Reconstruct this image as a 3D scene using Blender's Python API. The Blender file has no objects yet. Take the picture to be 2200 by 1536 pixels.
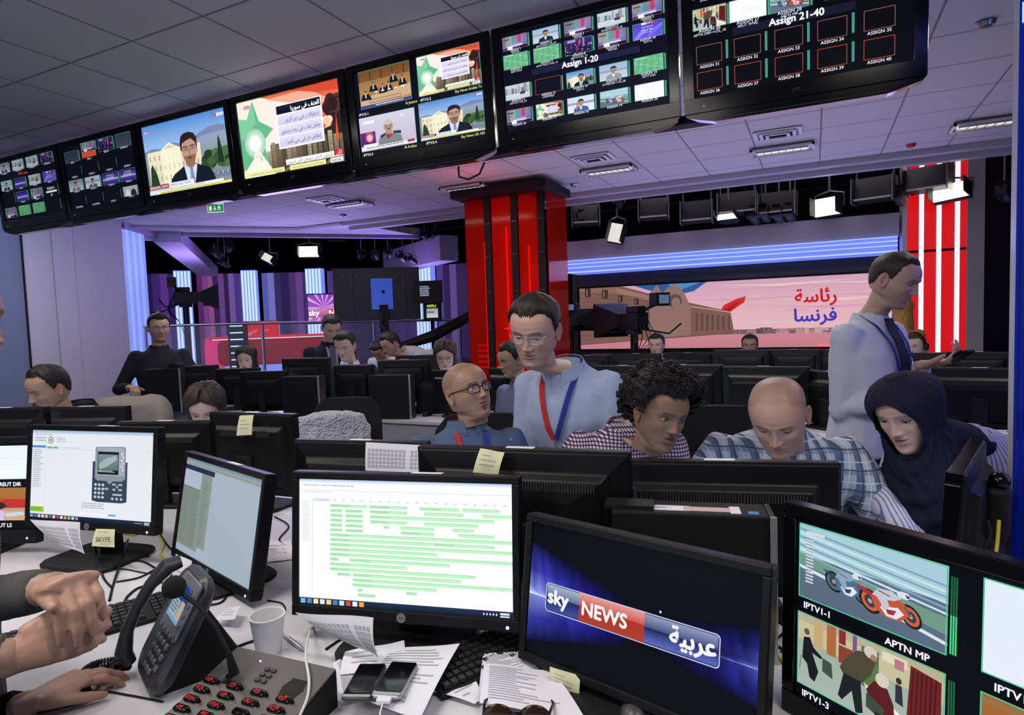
import bpy, math, random
import numpy as np
from mathutils import Matrix, Vector, Euler, noise
random.seed(7)
PI = math.pi
C = bpy.context.scene.collection
SC = bpy.context.scene
# ------------------------------------------------------------------ camera
FPX = 1343.1
CAMP = np.array([0.0, 0.0, 1.5])
def _rot(yaw, pitch, roll):
    cy, sy = math.cos(yaw), math.sin(yaw)
    F = np.array([-sy*math.cos(pitch), cy*math.cos(pitch), -math.sin(pitch)])
    R = np.array([cy, sy, 0.]); U = np.cross(R, F)
    c, s = math.cos(roll), math.sin(roll)
    return np.array([c*R+s*U, -s*R+c*U, F])
CM = _rot(.451839, .060711, -.033355)
cam_d = bpy.data.cameras.new('camera'); cam_d.sensor_width = 36; cam_d.lens = FPX/2200*36
cam_d.clip_start = 0.03; cam_d.clip_end = 100
cam = bpy.data.objects.new('camera', cam_d); C.objects.link(cam)
m4 = Matrix.Identity(4)
for i in range(3):
    m4[i][0] = CM[0][i]; m4[i][1] = CM[1][i]; m4[i][2] = -CM[2][i]; m4[i][3] = CAMP[i]
cam.matrix_world = m4
SC.camera = cam
def ray(px, py):
    return np.array([(px-1100)/FPX, -(py-768)/FPX, 1.]) @ CM
def at(px, py, Z):          # a point seen at this pixel, Z metres deep
    return Vector(CAMP + ray(px, py)*Z)
def atz(px, py, z):         # ... lying on the height z
    d = ray(px, py); return Vector(CAMP + d*((z-CAMP[2])/d[2]))
def atY(px, py, Y):
    d = ray(px, py); return Vector(CAMP + d*(Y/d[1]))
# ------------------------------------------------------------------ world, exposure
SC.view_settings.view_transform = 'Standard'; SC.view_settings.look = 'None'
SC.view_settings.gamma = 1; SC.view_settings.use_curve_mapping = False
SC.view_settings.exposure = 0.0
W = bpy.data.worlds.new('room_ambience'); SC.world = W; W.use_nodes = True
W.node_tree.nodes['Background'].inputs[0].default_value = (0.52, 0.58, 0.88, 1)
W.node_tree.nodes['Background'].inputs[1].default_value = 0.20
def area(name, loc, target, sx, sy, power, col, spread=PI):
    d = bpy.data.lights.new(name, 'AREA'); d.shape = 'RECTANGLE'; d.size = sx; d.size_y = sy
    d.energy = power; d.color = col; d.spread = spread
    o = bpy.data.objects.new(name, d); C.objects.link(o); o.location = loc
    o.rotation_euler = (Vector(target)-Vector(loc)).to_track_quat('-Z', 'Y').to_euler()
    return o
def spot(name, loc, target, power, col, ang=1.2, r=.1):
    d = bpy.data.lights.new(name, 'SPOT'); d.energy = power; d.color = col; d.spot_size = ang; d.spot_blend = .6; d.shadow_soft_size = r
    o = bpy.data.objects.new(name, d); C.objects.link(o); o.location = loc
    o.rotation_euler = (Vector(target)-Vector(loc)).to_track_quat('-Z', 'Y').to_euler()
    return o
def point(name, loc, power, col, r=.2):
    d = bpy.data.lights.new(name, 'POINT'); d.energy = power; d.color = col; d.shadow_soft_size = r
    o = bpy.data.objects.new(name, d); C.objects.link(o); o.location = loc; return o
CEIL = 3.18
# office ceiling lights (the lamps of the room)
for (x, y, p) in [(-1.6, .3, 36), (.8, .5, 28), (-3.6, 1.2, 30), (-1.6, -1.6, 40), (-4.6, 4.9, 28), (-1.2, 5.0, 26), (1.6, 4.4, 24), (-7.2, 4.4, 24), (-.6, 4.3, 16)]:
    area('ceiling_lamp_light', (x, y, CEIL-.06), (x, y, 0), 1.2, .3, p, (1.0, .93, .88))
# coloured glow of studio and sets, plus unseen fill lights added for brightness
area('studio_glow_blue', (-8.6, 9.6, 2.6), (-5, 3.5, 1.6), 3.0, 1.5, 70, (.38, .30, 1.0))
area('wall_fill', (-7.6, 3.2, 3.0), (-9.6, 5.2, 1.4), 1.5, .6, 40, (.52, .54, 1.0))  # added fill without a fitting, lifts the left wall to blue-lilac
area('ceiling_fill', (-1.0, 6.6, 1.3), (-1.0, 6.2, 3.2), 5.0, 1.0, 19, (.60, .55, 1.0))  # unseen uplight added to brighten the ceiling before the studio
area('studio_glow_violet', (-7.6, 8.2, 2.0), (-6.4, 6.5, 3.2), 3.0, 1.0, 26, (.50, .40, 1.0))
area('fascia_glow_blue', (-1.0, 8.8, 2.2), (-1.0, 4.0, 3.0), 4.5, .3, 22, (.45, .42, 1.0))
area('fascia_fill', (-1.2, 8.55, 3.7), (-1.2, 9.15, 2.5), 4.3, .1, 14, (1.0, .90, 1.0))  # hidden strip added to brighten the front of the lilac fascia
area('ceiling_bounce_fill', (-2.2, -1.6, 1.2), (-2.6, .8, 3.2), 3.0, 2.0, 22, (.74, .82, 1.0))  # added uplight behind the camera, stands in for bounce off the screens
area('side_panel_blue', (2.3, 3.2, 1.9), (-.2, 2.4, 1.5), 1.2, 2.0, 15, (.22, .22, 1.0))
point('red_column_glow', (-3.5, 6.25, 2.75), 5, (1.0, .10, .06), .3)
# ------------------------------------------------------------------ materials
MATS = {}
def nt(m): m.use_nodes = True; return m.node_tree
def mat(name, col, rough=.5, metal=0, spec=.5, emit=None, es=1, coat=0, alpha=1, trans=0, ior=1.45, bump=0, bscale=200, vary=0):
    if name in MATS: return MATS[name]
    m = bpy.data.materials.new(name); t = nt(m); b = t.nodes['Principled BSDF']
    b.inputs['Base Color'].default_value = (*col, 1); b.inputs['Roughness'].default_value = rough
    b.inputs['Metallic'].default_value = metal; b.inputs['Specular IOR Level'].default_value = spec
    b.inputs['Coat Weight'].default_value = coat; b.inputs['Alpha'].default_value = alpha
    b.inputs['Transmission Weight'].default_value = trans; b.inputs['IOR'].default_value = ior
    if emit: b.inputs['Emission Color'].default_value = (*emit, 1); b.inputs['Emission Strength'].default_value = es
    if bump or vary:
        tc = t.nodes.new('ShaderNodeTexCoord'); n = t.nodes.new('ShaderNodeTexNoise'); n.inputs['Scale'].default_value = bscale
        n.inputs['Detail'].default_value = 4
        t.links.new(tc.outputs['Object'], n.inputs['Vector'])
        if bump:
            bp = t.nodes.new('ShaderNodeBump'); bp.inputs['Strength'].default_value = bump; bp.inputs['Distance'].default_value = .002
            t.links.new(n.outputs['Fac'], bp.inputs['Height']); t.links.new(bp.outputs['Normal'], b.inputs['Normal'])
        if vary:
            mx = t.nodes.new('ShaderNodeMix'); mx.data_type = 'RGBA'
            mx.inputs['A'].default_value = (*[c*(1-vary) for c in col], 1); mx.inputs['B'].default_value = (*[min(1, c*(1+vary)) for c in col], 1)
            t.links.new(n.outputs['Fac'], mx.inputs['Factor']); t.links.new(mx.outputs['Result'], b.inputs['Base Color'])
    MATS[name] = m; return m
def fab(name, col, rough=.85, vary=.12): return mat(name, col, rough, bump=.3, bscale=260, vary=vary, spec=.2)
def emis(name, col, s=1):
    return mat(name, (0, 0, 0), .4, emit=col, es=s)
def attr_mat(name, emission=False, strength=1.0, rough=.5, spec=.4, sss=0):
    if name in MATS: return MATS[name]
    m = bpy.data.materials.new(name); t = nt(m); b = t.nodes['Principled BSDF']
    a = t.nodes.new('ShaderNodeAttribute'); a.attribute_name = 'Col'
    if emission:
        b.inputs['Base Color'].default_value = (.003, .003, .004, 1); b.inputs['Roughness'].default_value = .35; b.inputs['Specular IOR Level'].default_value = .08
        t.links.new(a.outputs['Color'], b.inputs['Emission Color']); b.inputs['Emission Strength'].default_value = strength
    else:
        t.links.new(a.outputs['Color'], b.inputs['Base Color']); b.inputs['Roughness'].default_value = rough
        b.inputs['Specular IOR Level'].default_value = spec
        if sss: b.inputs['Subsurface Weight'].default_value = sss; b.inputs['Subsurface Radius'].default_value = (.01, .004, .002)
    MATS[name] = m; return m
def lin(h):
    if isinstance(h, str):
        h = h.lstrip('#'); c = [int(h[i:i+2], 16)/255 for i in (0, 2, 4)]
    else: c = [x/255 for x in h]
    return tuple(x/12.92 if x <= .04045 else ((x+.055)/1.055)**2.4 for x in c)
BLACK = mat('black_plastic', (.005, .005, .0055), .42, spec=.3, vary=.15, bscale=30)
BLACKM = mat('matt_black_plastic', (.008, .008, .009), .6, spec=.3, bump=.1, bscale=500)
GLOSS = mat('glossy_black', (.003, .003, .004), .15, spec=.4)
PANELOFF = mat('dark_screen_glass', (.004, .004, .006), .3, spec=.15)
GREYP = mat('grey_plastic', (.12, .125, .13), .45)
SILVER = mat('silver_plastic', (.45, .46, .48), .35, metal=.6)
STEEL = mat('brushed_steel', (.5, .5, .52), .3, metal=1)
WHITEP = mat('white_label', (.75, .75, .78), .6)
PAPER = mat('white_paper', (.72, .72, .77), .8, vary=.04, bscale=8)
YELN = mat('yellow_sticky_paper', (.66, .66, .42), .8, vary=.05, bscale=8)
INK = mat('printed_ink', (.10, .10, .13), .8)
INKL = mat('light_grey_print', (.40, .40, .45), .8)
DESKW = mat('white_desk_laminate', (.62, .62, .65), .35, vary=.03, bscale=6)
# ------------------------------------------------------------------ mesh helpers
class MB:
    def __init__(s): s.v = []; s.f = []; s.m = []; s.c = None
    def add(s, vs, fs, mi=0, M=None):
        k = len(s.v)
        for v in vs:
            v = Vector(v)
            s.v.append(M @ v if M is not None else v)
        for f in fs: s.f.append([k+i for i in f]); s.m.append(mi)
        return s
    def box(s, c, d, mi=0, M=None, taper=(1, 1)):
        x, y, z = c; a, b, h = d[0]/2, d[1]/2, d[2]/2; tx, ty = taper
        vs = [(x-a, y-b, z-h), (x+a, y-b, z-h), (x+a, y+b, z-h), (x-a, y+b, z-h), (x-a*tx, y-b*ty, z+h), (x+a*tx, y-b*ty, z+h), (x+a*tx, y+b*ty, z+h), (x-a*tx, y+b*ty, z+h)]
        return s.add(vs, [(0, 3, 2, 1), (4, 5, 6, 7), (0, 1, 5, 4), (1, 2, 6, 5), (2, 3, 7, 6), (3, 0, 4, 7)], mi, M)
    def quad(s, a, b, c, d, mi=0, M=None): return s.add([a, b, c, d], [(0, 1, 2, 3)], mi, M)
    def loft(s, rings, mi=0, M=None, cap=True, closed=True):
        n = len(rings[0]); vs = [p for r in rings for p in r]; fs = []
        for i in range(len(rings)-1):
            for j in range(n if closed else n-1):
                fs.append((i*n+j, i*n+(j+1) % n, (i+1)*n+(j+1) % n, (i+1)*n+j))
        if cap and closed:
            fs.append(tuple(reversed(range(n)))); fs.append(tuple((len(rings)-1)*n+j for j in range(n)))
        return s.add(vs, fs, mi, M)
    def tube(s, pts, r, n=8, mi=0, M=None, cap=True):
        pts = [Vector(p) for p in pts]; k = len(pts)
        rs = r if isinstance(r, (list, tuple)) else [r]*k
        rings = []; up = None
        for i in range(k):
            d = (pts[min(i+1, k-1)]-pts[max(i-1, 0)])
            d = d.normalized() if d.length > 1e-9 else Vector((0, 0, 1))
            if up is None:
                up = Vector((0, 0, 1)) if abs(d.z) < .9 else Vector((1, 0, 0))
            a = d.cross(up); a = a.normalized() if a.length > 1e-6 else Vector((1, 0, 0)); b = a.cross(d).normalized(); up = b
            rr = rs[i]; rx, ry = rr if isinstance(rr, (tuple, list)) else (rr, rr)
            rings.append([pts[i]+a*(rx*math.cos(t))+b*(ry*math.sin(t)) for t in [2*PI*j/n for j in range(n)]])
        return s.loft(rings, mi, M, cap)
    def cyl(s, p0, p1, r0, r1=None, n=20, mi=0, M=None): return s.tube([p0, p1], [r0, r0 if r1 is None else r1], n, mi, M)
    def sphere(s, c, r, nu=20, nv=12, mi=0, M=None):
        r = (r, r, r) if not isinstance(r, (tuple, list)) else r
        rings = []
        for i in range(nv+1):
            t = PI*i/nv; t = min(max(t, .02), PI-.02)
            rings.append([(c[0]+r[0]*math.sin(t)*math.cos(2*PI*j/nu), c[1]+r[1]*math.sin(t)*math.sin(2*PI*j/nu), c[2]-r[2]*math.cos(t)) for j in range(nu)])
        return s.loft(rings, mi, M)
    def prism(s, poly, y0, y1, mi=0, M=None):   # polygon in x,z ; thickness along y
        n = len(poly)
        return s.loft([[(x, y0, z) for x, z in poly], [(x, y1, z) for x, z in poly]], mi, M)
    def rbox(s, c, d, r=.01, mi=0, M=None, n=4, axis='y'):   # box rounded in the plane normal to axis
        w, dep, h = d; pts = []
        hx, hz = w/2-r, h/2-r
        for cx, cz, a0 in [(hx, hz, 0), (-hx, hz, PI/2), (-hx, -hz, PI), (hx, -hz, 3*PI/2)]:
            for k in range(n+1):
                a = a0+PI/2*k/n; pts.append((cx+r*math.cos(a), cz+r*math.sin(a)))
        if axis == 'y':
            e = min(r*.4, dep*.3)
            q = lambda f, y: [(c[0]+x*f[0], c[1]+y, c[2]+z*f[1]) for x, z in pts]
            fx = ((w/2-e)/(w/2), (h/2-e)/(h/2))
            return s.loft([q(fx, -dep/2), q((1, 1), -dep/2+e), q((1, 1), dep/2-e), q(fx, dep/2)], mi, M)
        w, dep, h = d
        hx, hy = w/2-r, dep/2-r; pts = []
        for cx, cy, a0 in [(hx, hy, 0), (-hx, hy, PI/2), (-hx, -hy, PI), (hx, -hy, 3*PI/2)]:
            for k in range(n+1):
                a = a0+PI/2*k/n; pts.append((cx+r*math.cos(a), cy+r*math.sin(a)))
        e = min(r*.4, h*.3); fx = ((w/2-e)/(w/2), (dep/2-e)/(dep/2))
        q = lambda f, z: [(c[0]+x*f[0], c[1]+y*f[1], c[2]+z) for x, y in pts]
        return s.loft([q(fx, -h/2), q((1, 1), -h/2+e), q((1, 1), h/2-e), q(fx, h/2)], mi, M)
    def build(s, name, mats, parent=None, smooth=False, bevel=0, sharp=40, fix=True):
        me = bpy.data.meshes.new(name); me.from_pydata([tuple(v) for v in s.v], [], s.f)
        if not isinstance(mats, (list, tuple)): mats = [mats]
        for m in mats: me.materials.append(m)
        me.polygons.foreach_set('material_index', s.m)
        if s.c is not None:
            a = me.color_attributes.new('Col', 'FLOAT_COLOR', 'POINT'); a.data.foreach_set('color', np.array(s.c, dtype=np.float32).ravel())
        if fix:
            import bmesh
            bm = bmesh.new(); bm.from_mesh(me); bmesh.ops.recalc_face_normals(bm, faces=bm.faces); bm.to_mesh(me); bm.free()
        if smooth:
            me.polygons.foreach_set('use_smooth', [True]*len(me.polygons)); me.set_sharp_from_angle(angle=math.radians(sharp))
        me.update()
        o = bpy.data.objects.new(name, me); C.objects.link(o)
        if parent: o.parent = parent
        if bevel:
            b = o.modifiers.new('bevel', 'BEVEL'); b.width = bevel; b.segments = 2; b.limit_method = 'ANGLE'
        return o
def tag(o, label=None, cat=None, group=None, kind=None):
    if label: o['label'] = label
    if cat: o['category'] = cat
    if group: o['group'] = group
    if kind: o['kind'] = kind
    return o
def thing(name, label, cat, loc=(0, 0, 0), rz=0, group=None):
    o = bpy.data.objects.new(name, None); C.objects.link(o); o.location = loc; o.rotation_euler = (0, 0, rz); o.empty_display_size = .05
    return tag(o, label, cat, group)
def struct(name, mb, m, **k):
    o = mb.build(name, m, **k); o['kind'] = 'structure'; return o
def dup(root, loc, rz, label, group=None):
    def cp(o, parent):
        c = o.copy(); C.objects.link(c)
        if parent: c.parent = parent
        for ch in list(o.children): cp(ch, c)
        return c
    r = cp(root, None); r.location = loc; r.rotation_euler = (0, 0, rz); r['label'] = label
    if group: r['group'] = group
    elif 'group' in r: del r['group']
    return r
def Tm(x, y, z): return Matrix.Translation((x, y, z))
def Rx(a): return Matrix.Rotation(a, 4, 'X')
def Ry(a): return Matrix.Rotation(a, 4, 'Y')
def Rz(a): return Matrix.Rotation(a, 4, 'Z')
# ------------------------------------------------------------------ lettering
AR = {'ا': (0xFE8D, 2), 'أ': (0xFE83, 2), 'إ': (0xFE87, 2), 'آ': (0xFE81, 2), 'ب': (0xFE8F, 4), 'ة': (0xFE93, 2), 'ت': (0xFE95, 4), 'ث': (0xFE99, 4), 'ج': (0xFE9D, 4), 'ح': (0xFEA1, 4), 'خ': (0xFEA5, 4), 'د': (0xFEA9, 2), 'ذ': (0xFEAB, 2), 'ر': (0xFEAD, 2), 'ز': (0xFEAF, 2), 'س': (0xFEB1, 4), 'ش': (0xFEB5, 4), 'ص': (0xFEB9, 4), 'ض': (0xFEBD, 4), 'ط': (0xFEC1, 4), 'ظ': (0xFEC5, 4), 'ع': (0xFEC9, 4), 'غ': (0xFECD, 4), 'ف': (0xFED1, 4), 'ق': (0xFED5, 4), 'ك': (0xFED9, 4), 'ل': (0xFEDD, 4), 'م': (0xFEE1, 4), 'ن': (0xFEE5, 4), 'ه': (0xFEE9, 4), 'و': (0xFEED, 2), 'ي': (0xFEF1, 4), 'ى': (0xFEEF, 2), 'ئ': (0xFE89, 4), 'ء': (0xFE80, 1)}
def arabic(s):
    out = []
    for i, ch in enumerate(s):
        if ch not in AR: out.append(ch); continue
        base, k = AR[ch]
        prev = i > 0 and s[i-1] in AR and AR[s[i-1]][1] == 4
        nxt = i < len(s)-1 and s[i+1] in AR and AR[s[i+1]][1] > 1 and k == 4
        f = 0
        if k == 1: f = 0
        elif prev and nxt: f = 3
        elif nxt: f = 2
        elif prev: f = 1
        out.append(chr(base+f))
    out = out[::-1]
    t = ''.join(out)
    # numbers keep their order
    import re
    return re.sub(r'[0-9]+', lambda m: m.group(0)[::-1], t)
_TX = {}
_GL = {}
def _glyph(s, bold, right=False):
    k = (s, bold)
    if k not in _GL:
        c = bpy.data.curves.new('lettering', 'FONT'); c.body = s; c.resolution_u = 3; c.offset = bold
        o = bpy.data.objects.new('lettering', c); C.objects.link(o)
        ev = o.evaluated_get(bpy.context.evaluated_depsgraph_get()); me = ev.to_mesh()
        _GL[k] = ([(v.co.x, v.co.y) for v in me.vertices], [list(p.vertices) for p in me.polygons])
        ev.to_mesh_clear(); bpy.data.objects.remove(o); bpy.data.curves.remove(c)
    return max(v[0] for v in _GL[k][0]) if right else _GL[k]
def textmesh(s, bold=0):
    key = (s, bold)
    if key in _TX: return _TX[key]
    isar = any(ch in AR for ch in s); t = arabic(s) if isar else s
    if isar:      # joined letters overlap: grow each glyph on its own
        vs, fs = [], []; bar = _glyph('|', 0)[0][0][0]
        for i, ch in enumerate(t):
            if ch == ' ': continue
            adv = (_glyph(t[:i]+'|', 0, True)-_glyph('|', 0, True)) if i else 0
            gv, gf = _glyph(ch, 0); k = len(vs); vs += [(x+adv, y) for x, y in gv]; fs += [[k+q for q in f] for f in gf]
        _TX[key] = (vs, fs, min(v[0] for v in vs), max(v[0] for v in vs), min(v[1] for v in vs), max(v[1] for v in vs)); return _TX[key]
    bold = 0
    c = bpy.data.curves.new('lettering', 'FONT'); c.body = t; c.resolution_u = 3; c.offset = bold
    o = bpy.data.objects.new('lettering', c); C.objects.link(o)
    dg = bpy.context.evaluated_depsgraph_get(); ev = o.evaluated_get(dg); me = ev.to_mesh()
    vs = [(v.co.x, v.co.y) for v in me.vertices]; fs = [list(p.vertices) for p in me.polygons]
    ev.to_mesh_clear(); bpy.data.objects.remove(o); bpy.data.curves.remove(c)
    x0 = min(v[0] for v in vs); x1 = max(v[0] for v in vs); y0 = min(v[1] for v in vs); y1 = max(v[1] for v in vs)
    _TX[key] = (vs, fs, x0, x1, y0, y1); return _TX[key]
# ------------------------------------------------------------------ pictures on screens
class Root:
    def __init__(s): s.v = []; s.f = []; s.c = []
def clip(poly, x0, y0, x1, y1):
    def cut(p, ax, lim, sgn):
        out = []
        for i in range(len(p)):
            a, b = p[i-1], p[i]; ia = (a[ax]-lim)*sgn >= 0; ib = (b[ax]-lim)*sgn >= 0
            if ia != ib:
                t = (lim-a[ax])/(b[ax]-a[ax]); out.append(tuple(a[k]+(b[k]-a[k])*t for k in range(len(a))))
            if ib: out.append(b)
        return out
    for ax, lim, sg in ((0, x0, 1), (0, x1, -1), (1, y0, 1), (1, y1, -1)):
        if not poly: break
        poly = cut(poly, ax, lim, sg)
    return poly
def co(c):
    return lin(c) if isinstance(c, str) else c
class Cv:       # u: 0..1 to the right, v: 0..1 down
    EPS = 4e-5
    def __init__(s, w, h, root=None, box=(0, 0, 1, 1), lay=0, gain=1):
        s.w, s.h = w, h; s.r = root or Root(); s.b = box; s.l = lay; s.g = gain
    def sub(s, u0, v0, u1, v1, gain=1):
        x0, y0, x1, y1 = s.b
        return Cv(s.w, s.h, s.r, (x0+(x1-x0)*u0, y0+(y1-y0)*v0, x0+(x1-x0)*u1, y0+(y1-y0)*v1), s.l, s.g*gain)
    def asp(s): return (s.b[2]-s.b[0])*s.w/((s.b[3]-s.b[1])*s.h)
    def _em(s, pts):        # pts: u,v,r,g,b
        x0, y0, x1, y1 = s.b
        pts = clip(pts, 0, 0, 1, 1)
        if len(pts) < 3: return
        k = len(s.r.v)
        for p in pts:
            s.r.v.append(((x0+(x1-x0)*p[0]-.5)*s.w, -s.l*s.EPS, (.5-(y0+(y1-y0)*p[1]))*s.h)); s.r.c.append((p[2]*s.g, p[3]*s.g, p[4]*s.g, 1))
        s.r.f.append(list(range(k, len(s.r.v))))
    def poly(s, pts, c, lay=True):
        if lay: s.l += 1
        c = co(c)
        s._em([(u, v, *c) for u, v in pts]); return s
    def rect(s, u0, v0, u1, v1, c, c2=None, horiz=False, lay=True):   # c -> c2 top to bottom (or left to right)
        if lay: s.l += 1
        c = co(c); c2 = co(c2) if c2 is not None else c
        if horiz: s._em([(u0, v0, *c), (u1, v0, *c2), (u1, v1, *c2), (u0, v1, *c)])
        else: s._em([(u0, v0, *c), (u1, v0, *c), (u1, v1, *c2), (u0, v1, *c2)])
        return s
    def fill(s, c, c2=None): return s.rect(0, 0, 1, 1, c, c2)
    def ell(s, u, v, ru, rv, c, n=20, rot=0, lay=True):
        a = s.asp()
        pts = []
        for i in range(n):
            t = 2*PI*i/n; x = ru*math.cos(t)*a; y = rv*math.sin(t)
            x, y = x*math.cos(rot)-y*math.sin(rot), x*math.sin(rot)+y*math.cos(rot)
            pts.append((u+x/a, v+y))
        return s.poly(pts, c, lay)
    def glow(s, u, v, ru, rv, c, c0, n=24):    # radial gradient c at centre to c0 at rim
        s.l += 1; c = co(c); c0 = co(c0)
        for i in range(n):
            a, b = 2*PI*i/n, 2*PI*(i+1)/n
            s._em([(u, v, *c), (u+ru*math.cos(a), v+rv*math.sin(a), *c0), (u+ru*math.cos(b), v+rv*math.sin(b), *c0)])
    def line(s, u0, v0, u1, v1, w, c, lay=True):   # w in v units
        a = s.asp(); dx, dy = (u1-u0)*a, v1-v0; L = math.hypot(dx, dy) or 1; nx, ny = -dy/L*w/2/a, dx/L*w/2
        return s.poly([(u0+nx, v0+ny), (u1+nx, v1+ny), (u1-nx, v1-ny), (u0-nx, v0-ny)], c, lay)
    def frame(s, u0, v0, u1, v1, w, c):
        s.l += 1; wu = w/s.asp()
        for r in ((u0, v0, u1, v0+w), (u0, v1-w, u1, v1), (u0, v0, u0+wu, v1), (u1-wu, v0, u1, v1)): s.rect(*r, c, lay=False)
    def text(s, t, u, v, h, c, align='l', bold=.02, wmax=None, shear=0, squash=1):   # h: cap height in v units, v: baseline
        s.l += 1; c = co(c); vs, fs, x0, x1, y0, y1 = textmesh(t, bold)
        k = h/.72; ku = k/s.asp()*squash
        if wmax and (x1-x0)*ku > wmax: ku *= wmax/((x1-x0)*ku)
        wd = (x1-x0)*ku; off = {'l': 0, 'c': -wd/2, 'r': -wd}[align]
        X0, Y0, X1, Y1 = s.b; k0 = len(s.r.v)
        sh = [(0, 0)] if bold <= .02 else [(a*bold*.9, b*bold*.9) for a, b in ((0, 0), (1, 0), (-1, 0), (0, 1), (0, -1))]
        for (x, y) in [(x+dx, y+dy) for dx, dy in sh for x, y in vs]:
            uu = u+off+(x-x0)*ku+shear*y*ku; vv = v-y*k
            s.r.v.append(((X0+(X1-X0)*uu-.5)*s.w, -s.l*s.EPS, (.5-(Y0+(Y1-Y0)*vv))*s.h)); s.r.c.append((c[0]*s.g, c[1]*s.g, c[2]*s.g, 1))
        for q in range(len(sh)):
            for f in fs: s.r.f.append([k0+q*len(vs)+i for i in f])
    def scrib(s, u0, v0, u1, v1, rows, c, seed=1, fill=.8, hh=.5):   # rows of small unreadable print
        rnd = random.Random(seed); s.l += 1; dv = (v1-v0)/rows
        for i in range(rows):
            u = u0; end = u0+(u1-u0)*(fill+(1-fill)*rnd.random())
            while u < end:
                w = (u1-u0)*rnd.uniform(.02, .09); s.rect(u, v0+i*dv, min(u+w, end), v0+i*dv+dv*hh, c, lay=False); u += w+(u1-u0)*.015
    def mesh(s, name, parent, M, m):
        me = bpy.data.meshes.new(name); me.from_pydata([tuple(M @ Vector(v)) for v in s.r.v], [], s.r.f)
        me.materials.append(m)
        a = me.color_attributes.new('Col', 'FLOAT_COLOR', 'POINT'); a.data.foreach_set('color', np.array(s.r.c, dtype=np.float32).ravel())
        o = bpy.data.objects.new(name, me); C.objects.link(o); o.parent = parent; return o
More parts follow.
